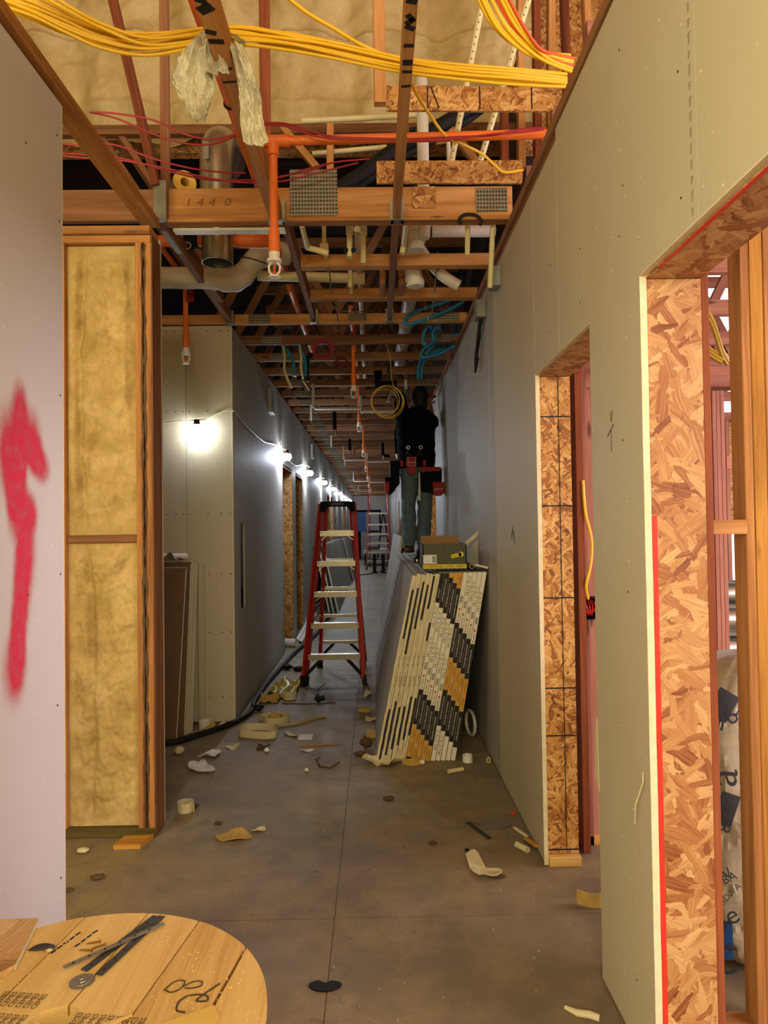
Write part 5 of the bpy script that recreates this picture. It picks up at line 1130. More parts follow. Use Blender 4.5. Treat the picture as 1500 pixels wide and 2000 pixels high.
part('label_sheet', MB().box((x0+.003, y0-.002, z0+.032), (x0+.09, y0, z0+.09)), PAPER, t, 'white shipping label')
m = MB()
for q in range(8): m.box((x0+.062, y0-.003, z0+.04+q*.0055), (x0+.086, y0-.0018, z0+.043+q*.0055))
m.text('34', .012, (x0+.02, y0-.003, z0+.08), (R(90), 0, 0)); part('barcode', m, LETK, t, None, 'stuff')
TL = Matrix.Translation(((x0+x1)/2+.08, y0-.002, z0+.085)) @ Matrix.Rotation(R(-13), 4, 'Y')
part('yellow_label', MB().box((-.038, -.001, -.012), (.03, .0, .012), T=TL).cyl((.028, -.001, 0), (.028, 0.0, 0), .017, n=18, T=TL), plain('label_yellow', 'e0cc28', .6), t, 'tilted yellow label', 'stuff')
m = MB(); m.text('Surtite', .019, TL @ Vector((-.006, -.0018, 0)), (R(90), R(-13), 0)); part('label_lettering', m, LETK, t, None, 'stuff')
m = MB()
for q in range(7): m.tube([((x0+x1)/2-.012+.004*q, y0-.001, z1-.01-.012*(q % 3)), ((x0+x1)/2-.008+.004*q, y0-.0015, z0+.09), ((x0+x1)/2-.014+.004*q, y0-.001, z0+.05+.01*(q % 2))], .0007, 4)
part('tape_scuff', m, GALV, t, None, 'stuff')
t = thing('cordless_tool', (.28, 5.3, 1.23), 'small black cordless tool and battery left of the green carton', 'tool')
part('battery', B((.285, 5.25, 1.225), (.36, 5.33, 1.268), .005), DARKP, t); part('grip', MB().tube([(.32, 5.29, 1.268), (.325, 5.33, 1.30), (.33, 5.4, 1.315)], .02, 10), DARKP, t); part('label', MB().box((.298, 5.2485, 1.235), (.312, 5.25, 1.255)).box((.325, 5.2485, 1.235), (.342, 5.25, 1.255)), PAPER, t, None, 'stuff')
def xz(u, v, y): return ((u-733.5+(v-1029)*.014)/1374.4*y+.0, 1.5-(v-1029)/1374.4*y)
t = thing('drywall_offcut', (.66, 4.98, 1.22), 'bent grey drywall offcut with a cream broken edge, against the right wall on the stack', 'drywall')
part('face', MB().prism([xz(912, 1082, 4.98), xz(940, 1044, 4.98), xz(951, 1050, 4.98), xz(950, 1106, 4.98), xz(915, 1108, 4.98)], 1, 4.98, 4.993), DWF, t)
part('broken_edge', beam((xz(882, 1088, 4.9)[0], 4.9, xz(882, 1088, 4.9)[1]), (xz(938, 1040, 5.0)[0], 5.0, xz(938, 1040, 5.0)[1]), .03, .022), GYP, t)
t = thing('grey_plank', (.66, 4.8, 1.222), 'narrow grey drywall strip lying on the right edge of the stack', 'drywall')
part('strip', MB().box((-.045, 0, 0), (.045, .75, .014), T=Matrix.Translation((.672, 4.50, 1.232)) @ Matrix.Rotation(R(6), 4, 'Z') @ Matrix.Rotation(R(14), 4, 'Y')), DWF, t)
part('end_edge', MB().box((-.044, -.002, .001), (.044, 0, .013), T=Matrix.Translation((.672, 4.50, 1.232)) @ Matrix.Rotation(R(6), 4, 'Z') @ Matrix.Rotation(R(14), 4, 'Y')), GYP, t)
single('conduit_pipe', MB().pipe((.615, 4.52, 1.236), (.63, 5.6, 1.236), .0135, .0025, 16), GALV, 'grey pipe lying on the stack with its open end toward the camera', 'pipe', None, True)
t = thing('spirit_level', (.34, 8.1, 1.25), 'yellow and black level standing beside the boots of the worker', 'level')
part('body', B((.31, 8.15, 1.235), (.345, 8.17, 1.40), .003), plain('level_yellow', 'b89a18', .5), t); part('end_cap', B((.305, 8.145, 1.215), (.35, 8.175, 1.25), .003), DARKP, t)
# ================================================================ step ladders
def ladder(name, lab, ff, tf, fr, tr_, zt, steps, w, gold=False):
    c = (Vector(ff[0])+Vector(ff[1]))/2; t = thing(name, (c.x, c.y+.3, 0), lab, 'ladder')
    def rail(nm, a, b, d, wd):
        a = Vector(a); b = Vector(b); q = (b-a).to_track_quat('Z', 'Y'); T = Matrix.Translation(a) @ q.to_matrix().to_4x4(); L = (b-a).length
        sgn = 1 if a.x < c.x else -1
        o = part(nm, MB().box((-.005, -d/2, .06), (.005, d/2, L), T=T).box((-.005, -d/2, .06), (sgn*wd, -d/2+.007, L), T=T).box((-.005, d/2-.007, .06), (sgn*wd, d/2, L), T=T), REDF, t)
        m = MB()
        for zz in steps:
            f = zz/zt
            for dy in (-.02, .02): m.cyl(a.lerp(b, f)+Vector((-.0075*sgn, dy, 0)), a.lerp(b, f)+Vector((.004*sgn, dy, 0)), .006, n=8)
        for zz in steps[::1]: m.cyl(a.lerp(b, zz/zt)+Vector((.012*sgn, -d/2-.003, -.01)), a.lerp(b, zz/zt)+Vector((.012*sgn, -d/2+.001, -.01)), .006, n=8)
        part('rivets', m, ALU, o, None, 'stuff')
        part('foot', MB().box((-.012, -d/2-.006, 0), (sgn*wd+.010*sgn, d/2+.006, .095), T=T).box((-.016, -d/2-.012, -.002), (sgn*wd+.018*sgn, d/2+.014, .014), T=T), BLACK, t)
    for i in (0, 1): rail('front_rail', ff[i], tf[i], w, .032)
    for i in (0, 1): rail('rear_rail', fr[i], tr_[i], w*.8, .026)
    def at(a, b, z): a = Vector(a); b = Vector(b); return a.lerp(b, (z-a.z)/(b.z-a.z))
    SM = ALU if not gold else plain('ochre_step', 'b08a3a', .5)
    for z in steps:
        l_, r_ = at(ff[0], tf[0], z), at(ff[1], tf[1], z)
        o = part('step', MB().box((l_.x, l_.y-w/2, z-.004), (r_.x, l_.y+w/2, z+.004)).box((l_.x, l_.y-w/2-.003, z-.046), (r_.x, l_.y-w/2+.003, z+.006)).box((l_.x, l_.y+w/2-.003, z-.03), (r_.x, l_.y+w/2+.003, z+.004)), SM if z == steps[-1] or not gold else ALU, t)
        m = MB()
        for s_, e in ((1, l_), (-1, r_)): m.box((0, -.008, -.004), (.11, .008, .004), T=Matrix.Translation((e.x+.01*s_, e.y, z-.085)) @ Matrix.Rotation(R(-38 if s_ > 0 else -142), 4, 'Y'))
        part('knee_brace', m, ALU, o, None, 'stuff')
        l2, r2_ = at(fr[0], tr_[0], z), at(fr[1], tr_[1], z)
        part('rear_bar', MB().box((l2.x, l2.y-.012, z-.02), (r2_.x, l2.y+.012, z+.012)), ALU, t)
    z = steps[0]-.05; m = MB()
    for F, Tt in ((ff, tf), (fr, tr_)):
        for i, s_ in ((0, 1), (1, -1)):
            a = at(F[i], Tt[i], .10); b = at(F[i], Tt[i], z+.03)+Vector((.15*s_, 0, 0)); m.box((0, -.012, -.014), ((b-a).length, .012, .014), T=Matrix.Translation(a) @ (b-a).to_track_quat('X', 'Z').to_matrix().to_4x4())
    part('corner_brace', m, BLACK, t, 'black corner braces', 'stuff')
    z = (steps[1]+steps[2])/2
    for i in (0, 1): part('spreader', beam(at(ff[i], tf[i], z), at(fr[i], tr_[i], z+.0), .006, .02), ALU, t)
    xm0, xm1 = tf[0][0]-.022, tf[1][0]+.022; ya, yb = tf[0][1]-.06, tr_[0][1]+.07
    cap = part('top_cap', MB().prism([(xm0-.008, zt-.075), (xm0+.045, zt-.07), (xm0+.075, zt-.02), (xm1-.075, zt-.02), (xm1-.045, zt-.07), (xm1+.008, zt-.075), (xm1, zt+.022), (xm1-.01, zt+.03), (xm0+.01, zt+.03), (xm0, zt+.022)], 1, ya, yb), DARKP if not gold else SM, t, 'black moulded top cap' if not gold else None)
    if not gold:
        cx = (xm0+xm1)/2; m = MB(); m.ring((cx, ya-.001, zt+.003), .062, .0028, (0, 1, 0), 30, 5, 0, .24); part('oval_emblem', m, PAPER, cap)
        m = MB(); m.text('WERNER', .019, (cx, ya-.0015, zt+.003), (R(90), 0, 0), 0, 1.1); part('lettering', m, PAPER, cap, None, 'stuff')
    return t
ladder('step_ladder', 'red fibreglass stepladder with a black cap standing in mid corridor', ((-.688, 6.72, 0), (-.150, 6.72, 0)), ((-.525, 7.06, 1.73), (-.228, 7.06, 1.73)), ((-.630, 7.60, 0), (-.118, 7.60, 0)), ((-.510, 7.12, 1.73), (-.238, 7.12, 1.73)), 1.73, [.285, .575, .87, 1.165, 1.46], .075)
ladder('step_ladder', 'tall red stepladder with ochre top step far down the corridor', ((-.32, 24.6, 0), (.50, 24.6, 0)), ((-.22, 25.5, 2.75), (.42, 25.5, 2.75)), ((-.25, 26.6, 0), (.46, 26.6, 0)), ((-.2, 25.62, 2.75), (.40, 25.62, 2.75)), 2.75, [.33, .63, .93, 1.25, 1.6, 2.0, 2.4], .10, True)
# far end clutter
t = thing('lift_platform', (-.75, 33, 0), 'blue machine with a dark frame near the far end wall', 'machine')
BLM = plain('machine_blue', '2a5c9c', .5)
part('panel', B((-.95, 33.0, 1.3), (-.45, 33.2, 2.2), .02), BLM, t); part('frame', MB().box((-1.0, 32.9, 2.2), (.25, 33.0, 2.3)).box((.17, 32.9, 1.3), (.25, 33.0, 2.3)).box((-.45, 32.9, 1.25), (.25, 33, 1.33)).box((-1.0, 32.9, 0), (-.9, 33, 2.3)), DARKP, t); part('column', B((-.98, 33, 0), (-.7, 33.3, 1.3), .02), DARKP, t)
t = thing('a_frame_stand', (.35, 31, 0), 'black A-shaped stand in front of the far end wall', 'stand')
part('leg', beam((.05, 31, 0), (.33, 31, 2.1), .07, .07), BLACK, t); part('leg', beam((.65, 31, 0), (.37, 31, 2.1), .07, .07), BLACK, t); part('bar', beam((.2, 31, 1.1), (.5, 31, 1.1), .05, .05), BLACK, t)
t = thing('scrap_cart', (.0, 28, 0), 'low grey cart with scraps on it behind the tall ladder', 'cart')
part('deck', B((-.5, 27.6, .45), (.6, 29.2, .55), .02), GALV, t)
for x in (-.45, .52):
    for y in (27.7, 29.0): part('leg', B((x, y, 0), (x+.06, y+.06, .45), .01), DARKP, t)
part('scrap', B((-.3, 27.8, .55), (.1, 28.4, .72), .02), BROWNS, t); part('scrap', B((.15, 27.9, .55), (.5, 28.2, .66), .02), WHT, t)
for i in (0, 1): single('black_post', MB().cyl((-.05+.28*i, 22.8, 0), (-.05+.28*i, 22.8, .62), .055, n=12).cyl((-.05+.28*i, 22.8, 0), (-.05+.28*i, 22.8, .03), .10, n=12), BLACK, ['left', 'right'][i]+' black post on the floor beneath the tall far ladder', 'post')
single('extension_cord', MB().tube([(-.7, 21.8, .012), (-.2, 22.4, .012), (.3, 24.2, .012), (.55, 26, .012), (.2, 27.2, .012), (-.5, 27.4, .012)], .016, 8, sm=6), BLACK, 'dark cord curving over the floor by the tall far ladder', 'cord', None, True)
# white pipes on the floor by the left wall
for i, (x, y0, y1, z) in enumerate(((-1.045, 9.2, 12.2, .03), (-.985, 9.05, 12.0, .03), (-.90, 9.35, 11.0, .025))):
    single('floor_pipe', MB().pipe((x, y0, z), (x-.06, y1, z), .027, .004, 16), WHT, ['white pipe nearest the left wall on the floor past the doorway', 'white pipe second from the left wall on the floor past the doorway', 'shorter white pipe beside the ladder foot on the floor'][i], 'pipe', None, True)
single('floor_pipe', MB().pipe((-1.28, 9.0, .055), (-1.02, 8.92, .055), .05, .005, 20), WHT, 'short fat white tube lying in the first left doorway', 'pipe', None, True)
# ================================================================ sheets leaning in the side hall
for k, (yb, yt, xr, h, mt) in enumerate(((5.00, 5.30, -1.425, 1.245, DWB), (5.13, 5.36, -1.405, 1.27, DWB), (5.17, 5.39, -1.392, 1.28, DW), (5.21, 5.42, -1.382, 1.02, DW), (5.25, 5.44, -1.378, 1.25, DW))):
    T = Matrix.Translation((0, yb, .006)) @ Matrix.Rotation(-math.asin((yt-yb)/h), 4, 'X')
    t = thing('drywall_sheet', (-1.8, yb, 0), ['brown-backed drywall sheet, front of the stack in the side hall', 'second drywall sheet from the front in the side hall stack', 'third drywall sheet from the front in the side hall stack', 'short drywall sheet fourth in the side hall stack', 'drywall sheet against the wall at the back of the side hall stack'][k], 'drywall')
    part('sheet', MB().box((-2.6, 0, 0), (xr, .014, h), T=T), mt, t)
    n_ = 30; m = MB(); pl = [(rr.uniform(-.003, .001), .01+(h-.02)*i/n_) for i in range(n_+1)]+[(.014+rr.uniform(-.001, .003), .01+(h-.02)*i/n_) for i in range(n_, -1, -1)]
    m.prism(pl, 0, xr, xr+.003, T=T); part('broken_edge', m, GYP, t, 'broken cream edge')
    if k == 0: part('top_edge', MB().box((-2.6, 0, h), (xr, .016, h+.004), T=T), DWL, t)
single('drywall_strip', MB().prism([(-1.378, .005), (-1.335, .005), (-1.330, 1.24), (-1.35, 1.25), (-1.375, 1.245)], 1, 5.466, 5.4885), DW, 'narrow drywall strip standing beside the side hall stack', 'drywall')
single('white_tube', MB().cyl((-2.3, 5.30, 1.305), (-1.42, 5.33, 1.30), .022, n=14), WHT, 'white tube resting on top of the side hall stack', 'pipe', None, True)
def crumple(c, sx, sy, sz, seed, n=14):
    def fn(u, v): return (c[0]+sx*(u-.5)+.02*sx*noise.noise(Vector((u*4, v*4, seed+9)))*5, c[1]+sy*(v-.5)+.02*sy*noise.noise(Vector((u*4, v*4, seed+5)))*5, c[2]+.004+sz*abs(noise.noise(Vector((u*2.6, v*2.6, seed))))*2)
    return MB().grid(fn, n, n, 0, (0, 0, .0016))
single('foil_scrap', crumple((-1.56, 5.33, 1.262), .22, .10, .05, 4), GALV, 'crumpled grey foil on top of the side hall stack', 'scrap')
# ================================================================ litter on the floor
def sheet(pts, z, curl, seed=0, th=.0012, n=10):
    """thin scrap: polygon fan pulled up at its edges"""
    c = Vector((sum(p[0] for p in pts)/len(pts), sum(p[1] for p in pts)/len(pts), 0)); k = len(pts); m = MB(); vs = []; R_ = 5
    per = catmull([(p[0], p[1], 0) for p in pts]+[(pts[0][0], pts[0][1], 0)], 3)[:-1]; k = len(per)
    for r in range(R_+1):
        for p in per:
            q = c.lerp(p, r/R_ if r else .02); h = z+curl*(r/R_)**2*(.5+.9*noise.noise(Vector((q.x*14, q.y*14, seed)))+.4*math.sin(seed+math.atan2(p.y-c.y, p.x-c.x)*2))
            vs.append((q.x, q.y, max(z, h)))
    o = len(vs); vs += [(v[0], v[1], v[2]+th) for v in vs]; fs = []
    for r in range(R_):
        for i in range(k):
            a = (r*k+i, r*k+(i+1) % k, (r+1)*k+(i+1) % k, (r+1)*k+i); fs.append(tuple(reversed(a))); fs.append(tuple(x+o for x in a))
    for i in range(k): fs.append((R_*k+i, R_*k+(i+1) % k, R_*k+(i+1) % k+o, R_*k+i+o))
    fs.append(tuple(range(k-1, -1, -1))); fs.append(tuple(o+i for i in range(k)))
    return m.add(vs, fs)
def band(pts, h, z=0.0, th=.0016, sm=6, lean=0.0):
    P_ = catmull([(p[0], p[1], 0) for p in pts], sm); m = MB(); n_ = len(P_); vs = []
    for i, p in enumerate(P_):
        d = (P_[min(i+1, n_-1)]-P_[max(i-1, 0)]).normalized(); s_ = Vector((d.y, -d.x, 0))
        for a, b in ((0, 0), (th, 0), (th+lean, h), (lean, h)): vs.append((p.x+s_.x*a, p.y+s_.y*a, z+b))
    fs = []
    for i in range(n_-1):
        for j in range(4): fs.append((i*4+j, i*4+(j+1) % 4, (i+1)*4+(j+1) % 4, (i+1)*4+j))
    fs += [(3, 2, 1, 0), (n_*4-4, n_*4-3, n_*4-2, n_*4-1)]
    return m.add(vs, fs)
def circ(x, y, r, n=10, a0=0, a1=6.283): return [(x+r*math.cos(a0+(a1-a0)*i/n), y+r*math.sin(a0+(a1-a0)*i/n)) for i in range(n+1)]
def lump(c, r, sc, seed, amp=.35):
    m = MB().ball((0, 0, 0), r, 14, 9, 0, sc); m.v = [Vector(c)+v*(1+amp*noise.noise(v*(2.2/r)+Vector((seed, 0, 0)))) for v in m.v]
    zmin = min(v.z for v in m.v); m.v = [v-Vector((0, 0, zmin-.0005)) for v in m.v]; return m
def jag(cx, cy, sx, sy, seed, n=9, rot=0.0):
    q = random.Random(seed); o = []
    for i in range(n):
        a = 6.283*i/n; r = q.uniform(.6, 1.05); x, y = sx*r*math.cos(a), sy*r*math.sin(a); o.append((cx+x*math.cos(rot)-y*math.sin(rot), cy+x*math.sin(rot)+y*math.cos(rot)))
    return o
def litter(name, mb, mt, lab, cat='scrap', sm=False): return single(name, mb, mt, lab, cat, None, sm)
t = thing('tape_roll', (-1.04, 3.80, 0), 'cream roll of paper tape by the foot of the insulated partition', 'tape')
part('roll', MB().pipe((-1.035, 3.80, 0), (-1.035, 3.80, .05), .043, .012, 26), TAPE, t, None, None, True); part('loose_end', band([(-.995, 3.80), (-.98, 3.77), (-.975, 3.75)], .045), TAPE, t)
litter('paper_scrap', sheet([(-1.20, 4.52), (-1.14, 4.60), (-1.06, 4.46), (-1.00, 4.36), (-1.12, 4.37), (-1.19, 4.44)], .001, .035, 2), PAPER, 'pointed white paper scrap on the floor, nearest the side hall', 'paper')
litter('paper_scrap', sheet([(-1.20, 4.70), (-1.12, 4.78), (-1.05, 4.75), (-1.07, 4.64), (-1.15, 4.66)], .001, .03, 5), PAPER, 'white paper scrap just behind the pointed one', 'paper')
litter('foam_scrap', lump((-1.335, 4.75, 0), .035, (1, 1, .7), 3), TAPE, 'cream crumbled lump beside the black hose in the side hall', 'scrap', True)
litter('paper_scrap', sheet(jag(-1.0, 4.86, .065, .045, 3), .001, .03, 7), TAPE, 'torn cream scrap between hose and corridor centre', 'paper')
litter('paper_scrap', sheet(jag(-.79, 4.84, .06, .05, 8), .001, .03, 3), BROWNS, 'dark torn scrap left of the corridor centre', 'paper')
litter('plaster_lump', lump((-.75, 4.76, 0), .018, (1, 1, .8), 6), WHT, 'small white plaster lump near the dark torn scrap', 'scrap', True)
litter('label_card', B((-.57, 5.02, .001), (-.47, 5.13, .008), .001), PAPER, 'bright white card lying mid corridor', 'paper')
litter('paper_scrap', sheet([(-.54, 4.79), (-.48, 4.74), (-.43, 4.77), (-.46, 4.78)], .001, .012, 1), PAPER, 'thin white sliver of paper mid corridor', 'paper')
litter('wood_sliver', beam((-.56, 4.87, .004), (-.28, 4.89, .004), .012, .007), LUMP, 'pale wood sliver behind the white sliver of paper', 'wood')
litter('paper_tape', band([(-.99, 5.27), (-1.00, 5.13), (-.82, 5.06), (-.74, 5.08), (-.735, 5.16), (-.78, 5.25), (-.95, 5.28), (-1.0, 5.22)], .052), TAPE, 'big cream paper tape loop standing on its edge', 'tape')
litter('paper_tape', band([(-.90, 5.52), (-.85, 5.44), (-.74, 5.45), (-.69, 5.55), (-.78, 5.62), (-.90, 5.58), (-.93, 5.50)], .045), TAPE, 'second cream paper tape loop behind the big one', 'tape')
litter('foam_scrap', lump((-.80, 5.50, 0), .05, (1.2, .8, .6), 4), YFOAM, 'yellow foam lump inside the second tape loop', 'foam', True)
litter('paper_tape', band([(-.76, 5.36), (-.62, 5.42), (-.50, 5.56), (-.42, 5.62)], .03, lean=.02), TAPE, 'straight cream tape tail right of the loops', 'tape')
litter('paper_scrap', sheet([(-.70, 5.17), (-.66, 5.20), (-.58, 5.10), (-.60, 5.06), (-.66, 5.12)], .001, .02, 3), TAPE, 'small curled tape end beside the big loop', 'tape')
t = thing('caution_bag', (-.85, 6.5, 0), 'crumpled yellow plastic bag in front of the ladder foot', 'bag')
YB = N('thin_yellow_plastic'); fy = YB.noise(YB.obj(), 16, 4); YB.bump(fy, .5, .01); YB = YB.fin(YB.mix(fy, lin('84700e'), lin('c8ae1c')), .3, 0, .6)
part('bag', crumple((-.86, 6.52, 0.0), .26, .62, .075, 12, 26), YB, t, None, None, True); part('torn_end', crumple((-.94, 6.15, 0), .17, .16, .06, 31, 16), YFOAM, t, 'dull yellow torn end', None, True)
litter('tape_core', MB().pipe((-.775, 6.23, 0), (-.775, 6.23, .05), .06, .008, 24), TAPE, 'cream tape roll beside the yellow plastic bag', 'tape', True)
litter('dark_puck', lump((-.955, 7.50, 0), .05, (1.2, .9, .55), 8), BLACK, 'left black scrap near the ladder', 'scrap', True)
litter('dark_puck', lump((-.83, 7.42, 0), .05, (1.25, .8, .5), 18), BLACK, 'right black scrap near the ladder', 'scrap', True)
litter('dark_puck', lump((-.985, 5.83, 0), .045, (1.2, .8, .6), 28), BLACK, 'black scrap beside the hose where it meets the corner', 'scrap', True)
litter('dark_puck', lump((-.50, 6.08, 0), .04, (1.1, .8, .7), 38, .7), BLACK, 'black crumpled scrap mid corridor before the ladder', 'scrap', True)
litter('wire_piece', MB().tube([(-.82, 6.05, .004), (-.6, 6.02, .005), (-.36, 6.06, .004)], .004, 6), BROWNS, 'long thin dark stick lying before the ladder', 'wood')
litter('wire_piece', MB().tube([(-.64, 6.62, .006), (-.56, 6.5, .008), (-.5, 6.72, .02)], .005, 6), BROWNS, 'dark bent stick by the left front ladder foot', 'wood')
t = thing('tape_fold', (-1.28, 5.30, 0), 'white tape roll with torn yellow foam at the foot of the side hall wall', 'tape')
part('roll', MB().pipe((-1.30, 5.36, 0), (-1.30, 5.36, .055), .055, .01, 22), WHT, t, None, None, True); part('foam', MB().prism([(-1.34, 0.0), (-1.22, .0), (-1.21, .06), (-1.235, .085), (-1.25, .05)], 1, 5.26, 5.275), YFOAM, t, 'torn yellow foam'); part('flap', sheet([(-1.21, 5.33), (-1.13, 5.36), (-1.12, 5.42), (-1.2, 5.42)], .002, .03, 3), TAPE, t)
litter('paper_scrap', sheet([(-1.44, 5.18), (-1.33, 5.23), (-1.34, 5.26), (-1.45, 5.24)], .001, .02, 3), TAPE, 'cream scrap at the foot of the side hall stack', 'paper')
litter('clip', MB().tube([(-.38, 4.47, .004), (-.36, 4.42, .012), (-.30, 4.41, .008), (-.25, 4.47, .02)], .006, 6).tube([(-.37, 4.46, .004), (-.40, 4.53, .02), (-.375, 4.54, .03)], .006, 6), BROWNS, 'dark bent metal clip mid floor', 'scrap')
litter('plaster_lump', lump((-.445, 4.37, 0), .014, (1, 1, .8), 16), WHT, 'small white plaster crumb beside the bent clip', 'scrap', True)
t = litter('paper_scrap', sheet([(-.11, 4.48), (-.08, 4.56), (.05, 4.52), (.17, 4.53), (.10, 4.46), (.06, 4.37), (-.01, 4.43)], .001, .05, 9), TAPE, 'large curled cream paper in front of the drywall stack', 'paper')
litter('foam_scrap', MB().grid(lambda u, v: (.15+.115*u, 4.46-.03*math.sin(u*3.1)+.03*v, .003+.028*v), 10, 4, 0, (0, .004, .004)), YFOAM, 'yellow curved foam strip at the foot of the drywall stack', 'foam')
litter('plaster_lump', lump((.275, 4.47, 0), .017, (1, 1, .8), 26), WHT, 'grey-white plaster lump beside the yellow foam strip', 'scrap', True)
litter('tape_roll', MB().pipe((.565, 4.50, 0), (.565, 4.50, .044), .032, .008, 26), WHT, 'cream tape roll at the right front corner of the drywall stack', 'tape', True)
litter('pipe_piece', MB().pipe((.42, 4.29, .0125), (.515, 4.33, .0125), .0125, .003, 16), CPVC, 'short cream pipe piece lying in front of the drywall stack', 'pipe', True)
litter('pipe_ring', MB().pipe((.692, 4.47, .014), (.70, 4.50, .014), .0145, .004, 18), CPVC, 'small pipe ring at the foot of the right wall', 'pipe', True)
litter('pvc_coil', MB().ring((.655, 5.02, .10), .085, .012, (1, .25, 0), 28, 8), PVC, 'pale hoop standing behind the drywall stack', 'pipe', True)
litter('brown_rag', lump((-.085, 4.80, 0), .042, (1, .8, .9), 44, .35), BROWNS, 'crumpled brown scrap at the left foot of the stack', 'scrap', True)
litter('brown_rag', lump((-.12, 4.65, 0), .025, (1.6, 1, .6), 54, .35), BROWNS, 'flat brown scrap in front of the crumpled one', 'scrap', True)
litter('foam_scrap', B((-.085, 5.02, 0), (-.02, 5.08, .05), .006), YFOAM, 'yellow foam block left of the stack', 'foam')
litter('foam_scrap', lump((-.115, 5.70, 0), .045, (1.3, .9, .5), 64), YFOAM, 'yellow foam crumb further along the stack', 'foam', True)
litter('paper_scrap', sheet(jag(-.05, 5.50, .05, .07, 5), .001, .03, 8), TAPE, 'grey-white scrap beside the stack', 'paper')
litter('paper_scrap', sheet(jag(-.09, 6.3, .04, .09, 6), .002, .05, 4), TAPE, 'cream scrap leaning at the stack foot, farther back', 'paper')
litter('foam_scrap', sheet([(-.80, 3.46), (-.73, 3.52), (-.66, 3.50), (-.62, 3.45), (-.70, 3.41), (-.77, 3.42)], .002, .02, 5, .006), YFOAM, 'yellow leaf-shaped foam scrap on the open floor', 'foam')
litter('paper_scrap', sheet([(-.64, 3.53), (-.58, 3.56), (-.57, 3.53), (-.62, 3.51)], .001, .012, 5), TAPE, 'tiny pale scrap beside the yellow foam leaf', 'paper')
litter('wood_block', MB().prism([(-1.255, 3.36), (-1.13, 3.36), (-1.10, 3.47), (-1.235, 3.46)], 2, 0.0, .022), LUMP, 'flat wood block at the foot of the insulated partition', 'wood')
litter('plaster_lump', lump((-1.385, 3.33, 0), .022, (1.3, .9, .5), 74), TAPE, 'small pale crumb in front of the insulated partition', 'scrap', True)
litter('metal_strip', beam((.445, 3.58, .003), (.525, 3.39, .003), .024, .003), plain('dark_strip', '3a3630', .6), 'dark flat strip lying on the floor at right', 'strip')
litter('paper_scrap', sheet(jag(.56, 3.56, .10, .07, 15), .001, .004, 2), plain('grey_paper', '726a60', .8), 'dusty grey sheet beside the dark flat strip', 'paper')
litter('paper_scrap', sheet([(.385, 3.20), (.43, 3.22), (.46, 3.10), (.52, 3.02), (.47, 2.99), (.40, 3.06)], .002, .03, 4, .003), TAPE, 'tan curled paper on the floor at right', 'paper')
litter('paper_scrap', sheet(jag(.50, 3.02, .045, .02, 25), .001, .01, 4), BROWNS, 'brown torn end beside the tan curled paper', 'paper')
litter('foam_scrap', lump((.40, 3.27, 0), .010, (1, 1, .6), 84), BLACK, 'small dark dot on the floor above the tan paper', 'scrap', True)
litter('pipe_piece', MB().pipe((.635, 3.30, .014), (.675, 3.24, .014), .014, .004, 14), TAPE, 'short cream roll at the foot of the right wall', 'tape', True)
litter('wood_sliver', beam((.69, 3.36, .015), (.715, 3.22, .04), .03, .008), LUMP, 'splintered wood piece at the foot of the right wall', 'wood')
litter('wood_sliver', beam((.665, 3.50, .006), (.705, 3.40, .006), .02, .008), TAPE, 'pale chip at the foot of the right wall', 'wood')
litter('red_bit', lump((.69, 3.66, 0), .012, (1, .7, .6), 9), REDP, 'tiny red scrap at the foot of the right wall', 'scrap', True)
litter('rubber_offcut', MB().prism([(-.235+.0+.055*math.cos(a)*1.0+.05, 2.345+.04*math.sin(a)) for a in [math.pi+.15+i*(math.pi-.3)/10 for i in range(11)]]+[(-.14, 2.35), (-.165, 2.358), (-.185, 2.345), (-.21, 2.36), (-.232, 2.35)], 2, 0.0005, .006), BLACK, 'black half-round rubber offcut on the floor in the foreground', 'scrap')
litter('caulk_stick', MB().tube([(.565, 2.20, .008), (.595, 2.17, .010), (.63, 2.16, .011), (.655, 2.145, .010)], [.006, .010, .011, .010], 9), TAPE, 'cream stick of hardened caulk on the floor by the right wall end', 'scrap', True)
litter('foam_scrap', MB().grid(lambda u, v: (.775+.10*u, 2.80-.04*math.sin(u*2.5), .004+.055*v), 8, 4, 0, (0, .004, 0)), YFOAM, 'yellow curved foam piece in the farther doorway', 'foam')
for i, (x, y) in enumerate(((-1.3, 2.98), (-1.33, 2.95), (-1.22, 3.08), (-.82, 3.62), (-1.0, 3.85), (.05, 3.9), (.25, 3.35))):
    litter('dirt_clump', lump((x, y, 0), .014+.004*(i % 3), (1.4, 1, .4), i*7), BROWNS, ['dark dirt clump nearest the left wall end', 'second dirt clump by the left wall end', 'dirt clump before the partition plate', 'dirt clump behind the yellow foam leaf', 'dirt clump past the tape roll', 'dirt clump on the centre floor', 'dirt clump on the floor right of centre'][i], 'dirt', True)
q = random.Random(4); m = MB()
for i in range(260):
    y = 2.0+q.random()**1.6*6; x = q.uniform(-.95, .66); s_ = q.uniform(.001, .0032)
    if x > -.08 and y > 4.4 : continue
    m.box((x-s_, y-s_*q.uniform(.4, 2.5), 0), (x+s_, y+s_, .0015+q.random()*.002), T=Matrix.Translation((x, y, 0)) @ Matrix.Rotation(q.random()*3, 4, 'Z') @ Matrix.Translation((-x, -y, 0)))
single('floor_crumbs', m, plain('dull_crumbs', 'a89a78', .9), 'pale plaster and sawdust crumbs strewn over the corridor floor', 'debris', None, False, 'stuff')
